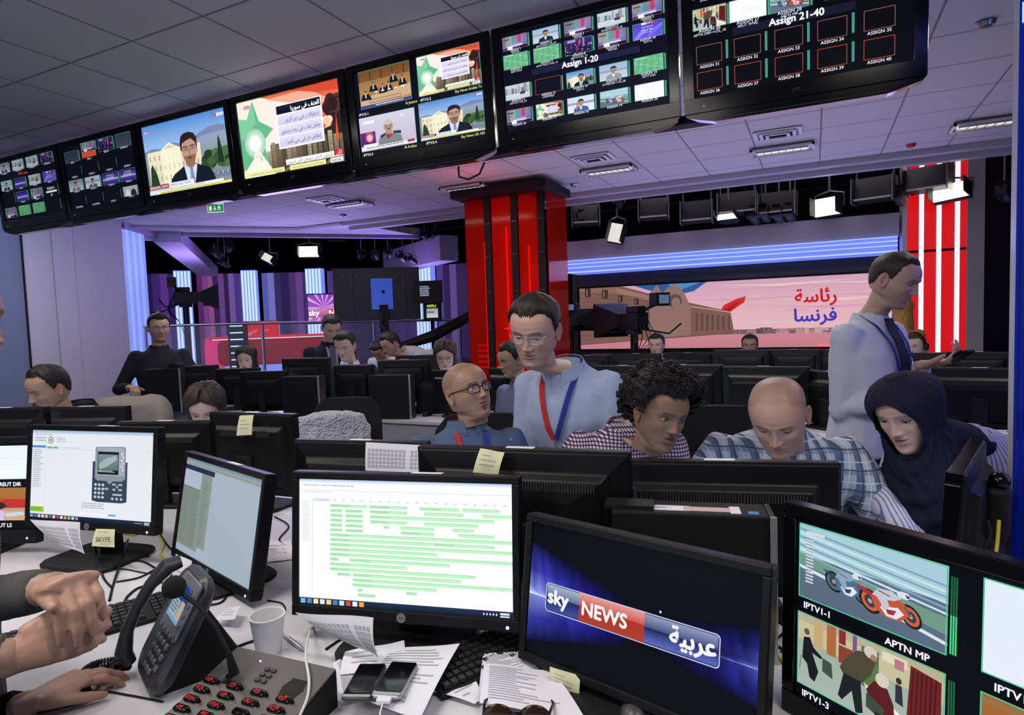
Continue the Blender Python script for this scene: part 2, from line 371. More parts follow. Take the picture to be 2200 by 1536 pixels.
# ------------------------------------------------------------------ what the screens show
def pic_anchor(c, cap=True, tall=False):
    c.rect(0, 0, 1, .5, '#4f86cc', '#a9c8ea')
    c.poly([(0, .36), (.1, .33), (.22, .36), (.36, .30), (.5, .36), (.68, .25), (.82, .19), (.92, .2), (1, .22), (1, .6), (0, .6)], '#7385a8')
    c.poly([(0, .42), (.2, .38), (.5, .42), (.7, .3), (1, .28), (1, .6), (0, .6)], '#8d9bb5')
    c.rect(0, .42, 1, 1, '#8a9aa0', '#7d8894')
    # pale palace with pediment
    c.rect(.03, .38, .68, .95, '#e4dcc0', '#cfc8b2')
    c.poly([(.2, .38), (.31, .29), (.43, .38)], '#efe8cf'); c.poly([(.24, .37), (.31, .315), (.39, .37)], '#d2c8a5')
    c.rect(.2, .38, .43, .95, '#ece4c8')
    for j in range(3):
        for i in range(11): c.rect(.05+i*.058, .44+j*.15, .065+i*.058, .51+j*.15, '#a79f88', lay=False)
    for i in range(5): c.rect(.21+i*.05, .42, .222+i*.05, .58, '#fff8e4', lay=False)
    # trees
    rnd = random.Random(4)
    c.poly([(.02, 1), (.05, .62), (.075, .55), (.12, .7), (.16, 1)], '#233f24')
    for i in range(26): c.ell(.7+rnd.random()*.32, .55+rnd.random()*.22, .05, .07, ['#2c4a2c', '#3c5d36', '#213a24', '#4d6b45'][i % 4], 8)
    c.poly([(.86, .7), (.885, .38), (.9, .34), (.92, .5), (.93, .72)], '#1d3622')
    c.rect(.66, .78, 1, .9, '#7f8aa0', '#6d7686')
    for i in range(12): c.rect(.68+i*.027, .80+rnd.random()*.05, .69+i*.027, .86, ['#b8c0d0', '#38405a'][i % 2], lay=False)
    # man
    c.poly([(.27, 1), (.29, .82), (.34, .75), (.44, .68), (.49, .64), (.60, .64), (.66, .69), (.76, .74), (.80, .84), (.83, 1)], '#151a2c')
    c.poly([(.465, .66), (.5, .62), (.6, .62), (.62, .68), (.56, 1), (.5, 1)], '#c5d6ea')
    c.poly([(.53, .7), (.565, .7), (.58, .95), (.555, 1), (.525, .98)], '#7e8cab')
    c.poly([(.485, .55), (.6, .55), (.605, .66), (.55, .72), (.49, .66)], '#9a7160')
    c.ell(.545, .46, .088, .19, '#b98f7c', 24)
    c.poly([(.47, .53), (.49, .6), (.53, .65), (.57, .65), (.61, .6), (.625, .52), (.6, .62), (.55, .68), (.5, .63)], '#8f6655')
    c.poly([(.448, .45), (.445, .34), (.465, .25), (.5, .215), (.56, .205), (.62, .235), (.648, .3), (.645, .42), (.635, .46), (.625, .36), (.58, .30), (.52, .32), (.47, .35), (.462, .45)], '#2b201d')
    c.rect(.475, .395, .535, .408, '#3b2a24'); c.rect(.56, .39, .62, .403, '#3b2a24')
    c.frame(.475, .415, .54, .46, .008, '#5e5a5a'); c.frame(.555, .41, .62, .455, .008, '#5e5a5a')
    c.ell(.508, .435, .008, .010, '#241a18'); c.ell(.588, .43, .008, .010, '#241a18')
    c.poly([(.542, .43), (.553, .43), (.562, .51), (.535, .513)], '#a27a69')
    c.ell(.55, .565, .032, .013, '#6e3f3a'); c.ell(.55, .57, .02, .006, '#4a2522')
    if cap:
        c.rect(.0, .86, .25, .925, '#8c1f2d', '#6e1421'); c.text('BREAKING NEWS', .01, .912, .04, '#ffffff', wmax=.23)
        c.rect(.25, .86, .56, .925, '#e8ecf4'); c.text('GREECE ELECTIONS', .26, .91, .038, '#202a55', wmax=.28)
        c.rect(0, .925, .9, .96, '#e3e6ee'); c.text('EXIT POLL SHOWS CONSERVATIVES DO NOT HAVE ENOUGH VOTES TO FORM GOVT', .01, .953, .022, '#2b3258', wmax=.86)
        c.rect(0, .96, 1, 1, '#e2dc7a'); c.text('CONSERVATIVE PARTY LEADS GREEK VOTE, LACKS ENOUGH TO FORM GOVERNMENT, MAJORITY SAYS', .13, .992, .02, '#33351e', wmax=.85)
        c.rect(0, .96, .12, 1, '#dfe3ea'); c.text('skynews.com', .01, .99, .018, '#22264a', wmax=.1)
        c.rect(.845, .05, .9, .09, '#8c1f2d'); c.text('LIVE', .85, .083, .026, '#ffffff', wmax=.045); c.rect(.9, .05, .985, .09, '#dfe4ee'); c.text('ATHENS', .905, .083, .026, '#8a90a0', wmax=.075)
        c.text('sky', .03, .1, .03, '#ffffff'); c.rect(.062, .07, .11, .105, '#b8303a'); c.text('NEWS', .066, .1, .022, '#ffffff', wmax=.04)
def pic_map(c, big=True):
    c.fill('#f3e3d8', '#efe9e4')
    c.poly([(.25, 0), (1, 0), (1, .6), (.8, .55), (.72, .3), (.5, .12)], '#e2674a')
    c.poly([(.3, .04), (.7, .03), (.9, .2), (.75, .3), (.5, .15)], '#f2aa92'); c.poly([(.55, 0), (1, 0), (.98, .12), (.8, .1)], '#d24a30')
    c.poly([(.38, .08), (.52, .14), (.72, .22), (.8, .4), (.7, .3), (.5, .2)], '#fbe5da')
    rnd = random.Random(3)
    for i in range(36): c.ell(.86+rnd.random()*.16, .22+rnd.random()*.42, .05, .09, ['#3b2426', '#241719', '#553136', '#2e1c1e'][i % 4], 9)
    for i in range(10): c.ell(.80+rnd.random()*.1, .45+rnd.random()*.15, .03, .05, ['#f2c09a', '#e8dcc8', '#c24a2a'][i % 3], 9)
    c.rect(.3, .62, 1, 1, '#6d6050', '#4c4238'); c.poly([(.62, .7), (.7, .6), (.82, .56), (1, .5), (1, 1), (.6, 1)], '#2a2224')
    for i in range(16):
        x = .26+i*.05; h = rnd.random()*.12; c.rect(x, .7-h, x+.04, 1, ['#b7aa8c', '#9a8c70', '#7a6b58', '#58503f'][i % 4], '#4a3d33')
        for j in range(4): c.rect(x+.008, .73-h+j*.04, x+.03, .745-h+j*.04, '#5c4f40', lay=False)
    c.poly([(.93, .72), (.95, .4), (.96, .72)], '#e2502a')
    c.poly([(0, .20), (.09, .24), (.165, .01), (.215, .29), (.35, .42), (.235, .56), (.28, .86), (.13, .74), (.02, .9), (.0, .85)], '#63b487')
    c.poly([(0, .20), (.09, .24), (.165, .01), (.18, .3), (.02, .5)], '#7cc59b')
    c.glow(.15, .56, .11, .19, '#ffffff', '#8fc8a4'); c.glow(.15, .56, .06, .10, '#ffffff', '#fbfaf0')
    for k in range(3): c.poly([(.16, .6), (.05+.1*k, 1), (.13+.1*k, 1)], '#f7ead9')
    X0, X1 = .39, .83
    c.rect(X0, .15, X1, .7, '#ffffff')
    c.rect(X0+.008, .16, X1-.008, .265, '#191c30', '#0e1020'); c.text('العنف في سوريا', X1-.02, .243, .055, '#ffffff', 'r', bold=.03, wmax=.36)
    for k, t in enumerate(['اعتقالات في دير الزور', 'مقتل شاب في ريف دمشق', 'إطلاق نار في حي المزة']):
        c.rect(X0+.012, .278+k*.137, X1-.012, .405+k*.137, '#ddd9f0', '#c9c4e6'); c.text(t, X1-.03, .37+k*.137, .05, '#3a3a58', 'r', wmax=.37)
    c.rect(.44, .845, .98, .915, '#f4f1f4'); c.text('ناشطون: 4 قتلى برصاص الأمن السوري', .89, .9, .042, '#2c2c50', 'r', wmax=.44)
    c.rect(.9, .83, .985, .905, '#c21f33'); c.text('الآن', .945, .89, .045, '#ffffff', 'c', wmax=.07)
    c.rect(0, .925, .98, .985, '#e6e69a'); c.text('النتائج الأولية تشير الى تقدم المحافظين', .4, .97, .028, '#444a2a', 'r', wmax=.38)
    c.text('أردوغان للاجئين السوريين انتصاركم ليس بعيدا', .8, .965, .026, '#444a2a', 'r', wmax=.3)
    for x in (.42, .82): c.rect(x, .925, x+.05, .985, '#222418'); c.text('الآن', x+.025, .97, .03, '#e6e69a', 'c', wmax=.04)
    c.rect(.86, .93, .98, .985, '#d9dde0'); c.text('20:08 UAE', .87, .972, .026, '#3b3f58', wmax=.1)
    c.text('sky', .03, .1, .035, '#c8c2d0'); c.rect(.075, .065, .135, .105, '#b9405a'); c.text('NEWS', .08, .1, .026, '#ffffff', wmax=.05)
def pic_bars(c):
    cols = ['#9a9ca8', '#b9bfa0', '#7fb0c8', '#6cb890', '#9a62c8', '#b83a4c', '#3a44b0']
    cols = ['#a9a6c4', '#a5b06e', '#9ab8d8', '#62b494', '#a886c8', '#e0404a', '#8892d8', '#8a86b0']
    n = len(cols)
    c.fill('#404060')
    for i, k in enumerate(cols): c.rect(i/n, 0, (i+1)/n, .62, k, lay=False)
    c.rect(0, .62, 1, .8, '#3b56b0', '#8a88ae'); c.rect(.15, .6, .8, .8, '#9b98c4'); c.rect(.3, .72, .8, .8, '#dcdcf0')
    c.rect(0, .8, 1, 1, '#3d3d66'); c.rect(.2, .75, .4, 1, '#f6f4ff'); c.rect(.7, .8, 1, 1, '#15152a')
    c.rect(.05, .2, .3, .26, '#1c1c40')
def pic_grass(c, seed=0):
    c.fill('#5faa78')
    for i in range(5): c.poly([(i*.24-.1, 1), (i*.24+.02, 1), (i*.2+.16, 0), (i*.2+.06, 0)], '#68b683', lay=(i == 0))
    c.line(0, .3, 1, .85, .012, '#cfe8d6'); c.line(.55, .1, .95, .35, .01, '#cfe8d6'); c.line(.95, .35, .75, .5, .01, '#cfe8d6')
    r = random.Random(seed)
    for i in range(7): x, y = r.random()*.9, .2+r.random()*.7; c.rect(x, y, x+.013, y+.06, ['#f4f4f4', '#d6443c'][i % 2], lay=(i == 0))
    c.scrib(.08, .07, .5, .14, 1, '#e8efe8', seed)
def pic_man(c, bg='#c7cdd6', suit='#8c93a0', skin='#a8836c', hair='#1f1a1a', top='#8fb0d8', phone=False):
    c.fill(top, bg)
    c.rect(0, .35, 1, .5, '#9fb0c0', '#8494a2')
    c.poly([(.22, 1), (.26, .72), (.42, .62), (.58, .62), (.76, .72), (.8, 1)], suit)
    c.poly([(.44, .62), (.56, .62), (.5, .9)], '#e6eaf2')
    c.rect(.45, .5, .55, .65, skin); c.ell(.5, .4, .1, .18, skin)
    c.poly([(.39, .38), (.4, .25), (.46, .18), (.56, .18), (.61, .26), (.61, .38), (.57, .29), (.44, .29)], hair)
    c.rect(.43, .38, .47, .4, '#2a2020'); c.rect(.53, .38, .57, .4, '#2a2020'); c.rect(.47, .5, .53, .515, '#6a4038')
    if phone: c.poly([(.3, .8), (.36, .45), (.42, .4), (.42, .5), (.36, .8)], skin)
def pic_bikes(c, labels=True):
    c.fill('#5f7488', '#5a6a80')
    c.rect(0, 0, 1, .42, '#a9cdd9')
    for i in range(7): c.poly([(0, .06+i*.055), (1, .22+i*.062), (1, .245+i*.062), (0, .09+i*.055)], ['#7fa6be', '#c9e4ea'][i % 2], lay=(i < 2))
    c.poly([(0, .42), (.5, .52), (1, .58), (1, .78), (.4, .62), (0, .55)], '#6f9a86')
    c.poly([(0, .56), (.4, .66), (1, .86), (1, .9), (.4, .71), (0, .60)], '#d5e6ee')
    def bike(w1, w2, rim, body, suit, tail, k):
        (ax, ay), (bx, by) = w1, w2; rx, ry = .068*k, .135*k
        for (x, y, q) in ((ax, ay, 1), (bx, by, .9)):
            c.ell(x, y, 0, ry*q, '#23252e', 22, lay=True) if False else None
            for rr, cc in ((1, '#20222b'), (.78, rim), (.5, '#3b3f4a'), (.2, '#9aa0ac')):
                c.poly([(x+rx*q*rr*math.cos(t)+.25*rx*rr*math.sin(t), y+ry*q*rr*math.sin(t)) for t in [2*PI*m/22 for m in range(22)]], cc)
        X = lambda u: ax+(bx-ax)*u; Y = lambda v: ay+(by-ay)*.5+v*ry
        c.poly([(X(-.42), Y(-1.15)), (X(-.1), Y(-1.0)), (X(.15), Y(-.65)), (X(.05), Y(-.35)), (X(-.2), Y(-.7))], tail)
        c.poly([(X(.02), Y(-.55)), (X(.3), Y(-.9)), (X(.72), Y(-1.0)), (X(.95), Y(-.55)), (X(.98), Y(.0)), (X(.75), Y(.75)), (X(.45), Y(.85)), (X(.2), Y(.5)), (X(.1), Y(.1))], body)
        c.poly([(X(.25), Y(.1)), (X(.7), Y(-.3)), (X(.85), Y(.1)), (X(.66), Y(.7)), (X(.42), Y(.7))], '#e4e7ee')
        c.poly([(X(.4), Y(.15)), (X(.66), Y(.0)), (X(.6), Y(.45)), (X(.45), Y(.5))], tail)
        c.poly([(X(.05), Y(-.7)), (X(.2), Y(-1.35)), (X(.55), Y(-1.5)), (X(.78), Y(-1.1)), (X(.6), Y(-.75)), (X(.3), Y(-.55))], suit)
        c.poly([(X(.15), Y(-.7)), (X(.42), Y(-.8)), (X(.5), Y(-.1)), (X(.34), Y(.35)), (X(.28), Y(-.2))], suit); c.line(X(.2), Y(-1.2), X(.5), Y(-1.0), .012*k, '#8a3a3c')
        c.poly([(X(.66), Y(-1.45)), (X(.76), Y(-1.75)), (X(.93), Y(-1.75)), (X(1.02), Y(-1.45)), (X(.9), Y(-1.2)), (X(.72), Y(-1.2))], '#dde2ea'); c.poly([(X(.86), Y(-1.6)), (X(1.0), Y(-1.5)), (X(.92), Y(-1.3))], '#2c3856')
        c.line(X(.85), Y(-.6), bx, by, .016*k, '#4a4f5c')
    bike((.27, .64), (.47, .68), '#5e6a78', '#4f6f92', '#8fa6c0', '#36425c', .95)
    bike((.53, .71), (.79, .72), '#d0623a', '#c4573c', '#c2c8d4', '#a8303a', 1.08)
    if labels:
        c.rect(.06, .08, .20, .12, '#d5dbe2')
        for i in range(15): c.rect(.055, .15+i*.043, .115, .172+i*.043, '#d0d9e2', lay=(i == 0)); c.rect(.055, .172+i*.043, .11, .178+i*.043, '#4a6076', lay=False)
def pic_white(c):
    c.fill('#eef2fb', '#f3f5fc')
    for k, (a, b) in enumerate([(.35, .62), (.45, .85), (.37, .8)]): c.rect(a, .40+k*.12, b, .418+k*.12, '#c4cede')
def pic_crowd(c):
    c.fill('#3a2a6a', '#14122e'); r = random.Random(2)
    for i in range(90): x, y = r.random(), .35+r.random()*.65; c.ell(x, y, .02, .04, ['#0e0c20', '#6a5aa8', '#c4a8d8', '#1b1a40', '#b84a6a'][i % 5], 6, lay=(i == 0))
    c.rect(.1, .05, .4, .2, '#9a96e0'); c.rect(.5, .1, .6, .4, '#c2404a'); c.rect(.66, .0, .72, .4, '#7a86ff')
def pic_street(c, seed=5):
    c.fill('#c3cbd8', '#a4a9b4'); r = random.Random(seed)
    for i in range(8): c.rect(i*.13, r.random()*.3, i*.13+.1, .6, ['#8a93a0', '#b5bcc8', '#6d7684'][i % 3])
    for i in range(14): x = r.random(); c.rect(x, .5+r.random()*.2, x+.02, .8, '#30343e', lay=(i == 0))
    c.rect(.55, .0, .57, .8, '#4b4f58'); c.rect(.75, .1, .77, .9, '#4b4f58'); c.rect(0, .62, 1, 1, '#cfd3dd', '#bfc4ce'); c.rect(.6, .55, .8, .72, '#3c414c')
def pic_purple(c, t1='', t2=''):
    c.rect(0, 0, 1, .45, '#20155a', '#4a3fb0'); c.rect(0, .45, 1, .62, '#4a3fb0', '#e0dcff'); c.rect(0, .62, 1, 1, '#5a48c0', '#22165e')
    if t1: c.text(t1, .5, .3, .13, '#f0f0ff', 'c', wmax=.85); c.text(t2, .5, .52, .16, '#ffffff', 'c', wmax=.85)
def pic_parliament(c):
    c.fill('#8a6238', '#b58f62'); c.rect(0, 0, 1, .28, '#6e4624', '#7d542e')
    for i in range(5): c.rect(i*.22, .05, i*.22+.02, .28, '#4c2e16')
    c.poly([(0, .5), (.55, .36), (1, .33), (1, .6), (0, .74)], '#a9794a'); c.poly([(0, .72), (1, .56), (1, .85), (0, .97)], '#c6a884')
    c.frame(.18, .78, .8, .87, .012, '#3e3224')
    for x, y, s in [(.28, .42, 1), (.68, .30, 1), (.46, .52, .9), (.58, .5, .9), (.85, .42, .9), (.12, .62, 1.2)]:
        c.poly([(x-.09*s, y+.16), (x-.05*s, y), (x+.05*s, y), (x+.1*s, y+.16)], '#161a26'); c.ell(x, y-.05, .03*s, .055*s, '#b08870'); c.rect(x-.01, y, x+.01, y+.1, '#e0e4ea'); c.poly([(x-.03*s, y-.06), (x, y-.11), (x+.03*s, y-.06)], '#3a3638')
    for i in range(5): c.rect(.3+i*.13, .6, .36+i*.13, .63, '#eeeae0')
    c.rect(0, .92, 1, 1, '#37408e'); c.scrib(.3, .94, .95, .99, 1, '#e6e8ff', 4)
def pic_officer(c):
    c.fill('#cdc9dc', '#b9b4cc')
    c.rect(.0, .45, .28, .85, '#5a1f78'); c.ell(.17, .6, .08, .16, '#c04a68'); c.ell(.17, .62, .05, .1, '#e8b8c8'); c.rect(.05, .8, .35, .88, '#e9e6f2')
    c.poly([(.3, .98), (.34, .7), (.44, .6), (.62, .6), (.74, .7), (.78, .98)], '#7c7f88')
    c.poly([(.36, .62), (.46, .55), (.48, .6), (.38, .7)], '#2e3a38'); c.poly([(.6, .54), (.74, .56), (.74, .66), (.6, .6)], '#2e3a38')
    c.poly([(.45, .6), (.6, .6), (.56, .72), (.5, .72)], '#b33a3a'); c.rect(.47, .48, .58, .62, '#a88470')
    c.ell(.525, .38, .085, .17, '#b89682'); c.ell(.525, .26, .075, .08, '#c9b8ac'); c.rect(.47, .4, .58, .46, '#8c8078'); c.rect(.47, .35, .515, .385, '#6d5e5a'); c.rect(.54, .35, .585, .385, '#6d5e5a'); c.ell(.53, .47, .02, .02, '#4a2c28');
    c.rect(.5, .6, .515, .75, '#22222a'); c.rect(.08, .12, .28, .2, '#efe9f4'); c.text('قناة', .75, .17, .07, '#ffffff', 'l', wmax=.12)
    c.rect(0, .88, 1, .97, '#e8e8f2'); c.scrib(.1, .9, .8, .95, 1, '#55506a', 6); c.rect(.84, .87, .97, .94, '#b03038')
def pic_vote(c):       # people in a polling room
    c.fill('#cfc49a', '#a9b0a2'); c.rect(0, .0, 1, .12, '#b8b092'); c.rect(.0, .38, 1, 1, '#9fb0a0', '#a8b8b0')
    c.rect(.13, .02, .2, .4, '#c7a878'); c.rect(.23, .02, .3, .42, '#b06a40'); c.rect(.32, 0, .37, .2, '#8a2f34'); c.rect(.42, 0, .45, .3, '#7a5a86'); c.rect(.32, .22, .42, .45, '#8c4030')
    c.rect(.48, .1, .6, .6, '#587848'); c.rect(.62, .05, .78, .16, '#e0d8bc'); c.rect(.7, .08, .76, .2, '#b87888')
    c.poly([(.8, .08), (.98, .13), (.98, .85), (.78, .7)], '#6d2222')
    for i in range(6): c.line(.815+i*.027, .12, .805+i*.027, .72, .02, '#4c1517', lay=(i == 0))
    c.poly([(.5, .55), (.98, .9), (.98, 1), (.62, 1)], '#cdd6ce'); c.poly([(.6, .62), (1, .95), (1, .98), (.6, .66)], '#eef2ee')
    # seated left
    c.poly([(.04, .62), (.05, .33), (.1, .3), (.13, .42), (.2, .5), (.19, .53), (.12, .5), (.17, .72), (.14, .88), (.1, .85), (.08, .68)], '#1b1d22'); c.ell(.075, .24, .022, .045, '#6e5040')
    c.line(.03, .6, .02, .8, .008, '#3a3c40'); c.poly([(.2, .5), (.27, .52), (.28, .72), (.2, .68)], '#3f5048')
    # standing stooped man
    c.poly([(.33, .5), (.39, .3), (.46, .18), (.54, .16), (.58, .24), (.55, .42), (.5, .55), (.46, .62), (.36, .58)], '#4d4936')
    c.poly([(.36, .56), (.48, .56), (.5, .95), (.45, 1), (.42, .74), (.35, .92), (.32, .88)], '#1f2126'); c.ell(.545, .14, .045, .075, '#cfcac4'); c.ell(.565, .19, .022, .04, '#a67c68')
    # seated right, red coat
    c.poly([(.52, .62), (.57, .47), (.66, .5), (.7, .66), (.71, .88), (.62, .86), (.56, .78)], '#5c1c22'); c.poly([(.52, .66), (.64, .76), (.63, .92), (.52, .84)], '#3d4a42'); c.ell(.625, .42, .045, .085, '#d6cbbd')
    c.poly([(.58, .84), (.7, .88), (.71, 1), (.58, 1)], '#22242a'); c.ell(.73, .33, .018, .04, '#3b2a24'); c.poly([(.71, .38), (.75, .38), (.76, .62), (.71, .6)], '#30323a')
def pic_court(c):
    c.fill('#9a6a3c', '#b9a894'); c.rect(0, .1, 1, .5, '#a5682e'); c.rect(.35, 0, .48, .3, '#3d5a80'); c.rect(.6, .35, 1, .62, '#b83028')
    c.ell(.12, .42, .07, .1, '#c8a898'); c.ell(.55, .55, .13, .12, '#2e2826'); c.ell(.3, .58, .08, .12, '#1c1a1c'); c.poly([(.05, 1), (.1, .75), (.5, .65), (.8, .8), (.85, 1)], '#c6bce0'); c.rect(.65, .7, 1, 1, '#c9a078'); c.poly([(.65, .78), (.9, .74), (1, .82), (.7, .9)], '#b8cfe0')
def pic_skyplay(c):
    c.fill('#4b3fc0', '#6a58d8'); c.poly([(0, 1), (.3, .4), (.5, .5), (.15, 1)], '#8a7cf0'); c.poly([(.5, 1), (.6, .5), (1, .2), (1, .4)], '#7a6ae8')
    c.rect(.3, .0, .75, .14, '#ffffff'); c.rect(.45, .0, .75, .14, '#c8404c'); c.text('SKYNEWS', .34, .12, .1, '#d8d8f8', wmax=.4); c.text('CLIENT PLAYOUT', .5, .34, .07, '#ffffff', 'c', wmax=.42); c.text('END OF FEED', .5, .52, .08, '#ffffff', 'c', wmax=.42); c.scrib(.3, .62, .7, .67, 1, '#d8d8ff', 3)
def tile(c, u0, v0, u1, v1, fn, name='', sub='', red=False, meter=True, ls=.05, g=1):
    t = c.sub(u0, v0, u1, v1, g)
    if fn: fn(t)
    c.l = max(c.l, t.l)
    fr = '#a04a40' if red else '#4f9a80'
    c.frame(u0, v0, u1, v1, .004, fr)
    if meter:
        w = (u1-u0)
        for k in range(2): c.rect(u1+w*.03+k*w*.03, v0+(v1-v0)*.05, u1+w*.05+k*w*.03, v1, '#3f9a80' if k else '#62bfa2', lay=(k == 0))
    h = (v1-v0)*.16
    if name: c.text(name, (u0+u1)/2, v1+h*.75, h, '#f2f2ff', 'c', wmax=(u1-u0)*1.0)
    if sub: c.text(sub, (u0+u1)/2, v1+h*1.7, h*.8, '#e0e0f4', 'c', wmax=(u1-u0)*1.0)
def scr_assign20(c):
    c.fill('#0c0d1e')
    rows = [(.0, .13), (.185, .325), (.50, .645), (.755, .90)]
    R = [[(pic_bars, 'ASSIGN 1', 'TESTHD:'), (lambda t: pic_man(t, suit='#1f2c48'), 'ASSIGN 2', 'ADTV RX4:>>:OS_07'), (pic_bars, 'ASSIGN 3', 'TESTHD:'), (pic_street, 'ASSIGN 4', 'SATREC01>>:OS_06'), (pic_bars, 'ASSIGN 5', 'TESTHD:')],
         [(lambda t: pic_grass(t, 1), 'ASSIGN 6', 'ADTV RX2:'), (lambda t: pic_grass(t, 2), 'ASSIGN 7', 'ADTV RX3:>>:OS_14'), (pic_crowd, 'ASSIGN 8', 'JER>1>>:OS_13'), (pic_bars, 'ASSIGN 9', 'TESTHD:'), (pic_skyplay, 'ASSIGN 10', 'OST>4:')],
         [(pic_street, 'ASSIGN 11', 'OST>3:>>:OS_03'), (None, 'ASSIGN 12', 'LIVEWIRE2:'), (lambda t: pic_anchor(t, False), 'ASSIGN 13', 'OST>1:'), (lambda t: pic_man(t), 'ASSIGN 14', 'SATREC06>>:OS_08'), (lambda t: pic_grass(t, 3), 'ASSIGN 15', 'ADTV RX5:')],
         [(pic_bars, 'ASSIGN 16', ''), (pic_map, 'ASSIGN 17', ''), (lambda t: pic_man(t, suit='#4a5aa0', phone=True, bg='#dfe3ee', top='#c8d4ec'), 'ASSIGN 18', ''), (lambda t: pic_bikes(t, False), 'ASSIGN 19', ''), (pic_white, 'ASSIGN 20', '')]]
    for j, (a, b) in enumerate(rows):
        for i, (fn, n, s) in enumerate(R[j]): tile(c, .01+i*.2, a+.02, .01+i*.2+.165, b+.03, fn, n, s, red=fn is None or fn is pic_bars)
    c.rect(.2, .415, .85, .475, '#1b1e3c'); c.text('Assign 1-20', .5, .468, .06, '#ffffff', 'c', bold=.03)
def scr_assign40(c):
    c.fill('#06070f')
    c.rect(.2, .43, .76, .50, '#16182c')
    X = [.015, .205, .4, .595, .795]
    tile(c, .0, .0, .175, .11, lambda t: pic_man(t), 'ASSIGN 21', 'SATREC07>>:OS_02'); tile(c, .19, .0, .37, .11, pic_white, '', 'STRMBX'); tile(c, .38, .0, .56, .11, pic_man, '', '')
    tile(c, .0, .2, .17, .39, pic_vote, 'ASSIGN 26', 'APTN DIR>>:OS_10'); tile(c, .185, .2, .365, .39, pic_white, 'ASSIGN 27', 'REUT WNE:'); tile(c, .38, .2, .56, .39, lambda t: pic_bikes(t, False), 'ASSIGN 28', 'APTN MP:')
    for i in (3, 4):
        tile(c, X[i]+.01, .2, X[i]+.15, .36, None, 'ASSIGN %d' % (26+i), '', True, False); tile(c, X[i]+.01, .0, X[i]+.15, .12, None, 'ASSIGN %d' % (21+i), '', True, False)
    c.text('Assign 21-40', .5, .49, .062, '#ffffff', 'c', bold=.03)
    for j in range(2):
        for i in range(5):
            u = X[i]; v = .535+j*.235
            c.frame(u, v, u+.13, v+.165, .005, '#8a5a58' if j == 0 else '#a84a36')
            if i < 4:
                for k in range(3): c.rect(u+.15+k*.004, v-.01, u+.1525+k*.004, v+.155, '#4fb3a2', lay=(k == 0))
            c.text('ASSIGN %d' % (31+i+5*j), u+.065, v+.2, .028, '#f4f4ff', 'c')
def scr_iptv(c):
    c.fill('#08091a')
    def lab(t, u, v): c.text(t, u, v, .032, '#ffffff', 'l', bold=.02)
    tile(c, .04, .0, .46, .43, pic_parliament, meter=False); lab('IPTV2-1', .02, .505); c.text('Al Jazeera', .5, .48, .03, '#e8e890', 'r')
    tile(c, .52, .0, .985, .43, pic_map, meter=False); lab('IPTV2-2', .53, .49); c.text('Sky News Arabia Tx', .985, .475, .03, '#e8e890', 'r')
    tile(c, .015, .53, .475, .93, pic_officer, meter=False); lab('IPTV2-3', .03, .985); c.text('Al Arabiya', .47, .975, .03, '#e8e890', 'r')
    tile(c, .51, .51, .99, .93, pic_anchor, meter=False); lab('IPTV2-4', .55, .98); c.text('Sky News UK HD', .985, .975, .03, '#e8e890', 'r')
def scr_wall_a(c):
    c.fill('#0b0c18'); g = .75
    P = [[(lambda t: pic_man(t, suit='#3a4a88', top='#6a6a98'), 'SATRX>1'), (pic_street, 'SATRX>18'), (lambda t: pic_street(t, 9), 'SATRX>19'), (pic_crowd, 'SATRX>20')],
         [(lambda t: pic_man(t, suit='#2a2c38'), 'OST>1'), (pic_purple, 'OST>2'), (pic_street, 'OST>3'), (lambda t: pic_skyplay(t), 'OST>4')],
         [(None, ''), (pic_purple, 'MUL>2'), (pic_bars, 'MUL>3'), (None, 'MUL>4')],
         [(pic_bars, ''), (lambda t: pic_grass(t, 4), ''), (lambda t: pic_grass(t, 5), ''), (None, '')]]
    for j in range(4):
        for i in range(4):
            fn, n = P[j][i]; v = [.0, .3, .53, .77][j]
            if fn: tile(c, .03+i*.245, v, .22+i*.245, v+.17, fn, n, '', g=g)
            else:
                for k in range(2): c.rect(.24+i*.245+k*.006, v, .243+i*.245+k*.006, v+.17, '#3f8a78')
    c.text('MPLS Links', .45, .26, .045, '#e05a40', 'c'); c.text('RESERVE', .86, .6, .04, '#f0f0f8', 'c'); c.rect(.78, .62, .95, .65, '#e8e8f0'); c.text('10', .86, .71, .04, '#ffffff', 'c')
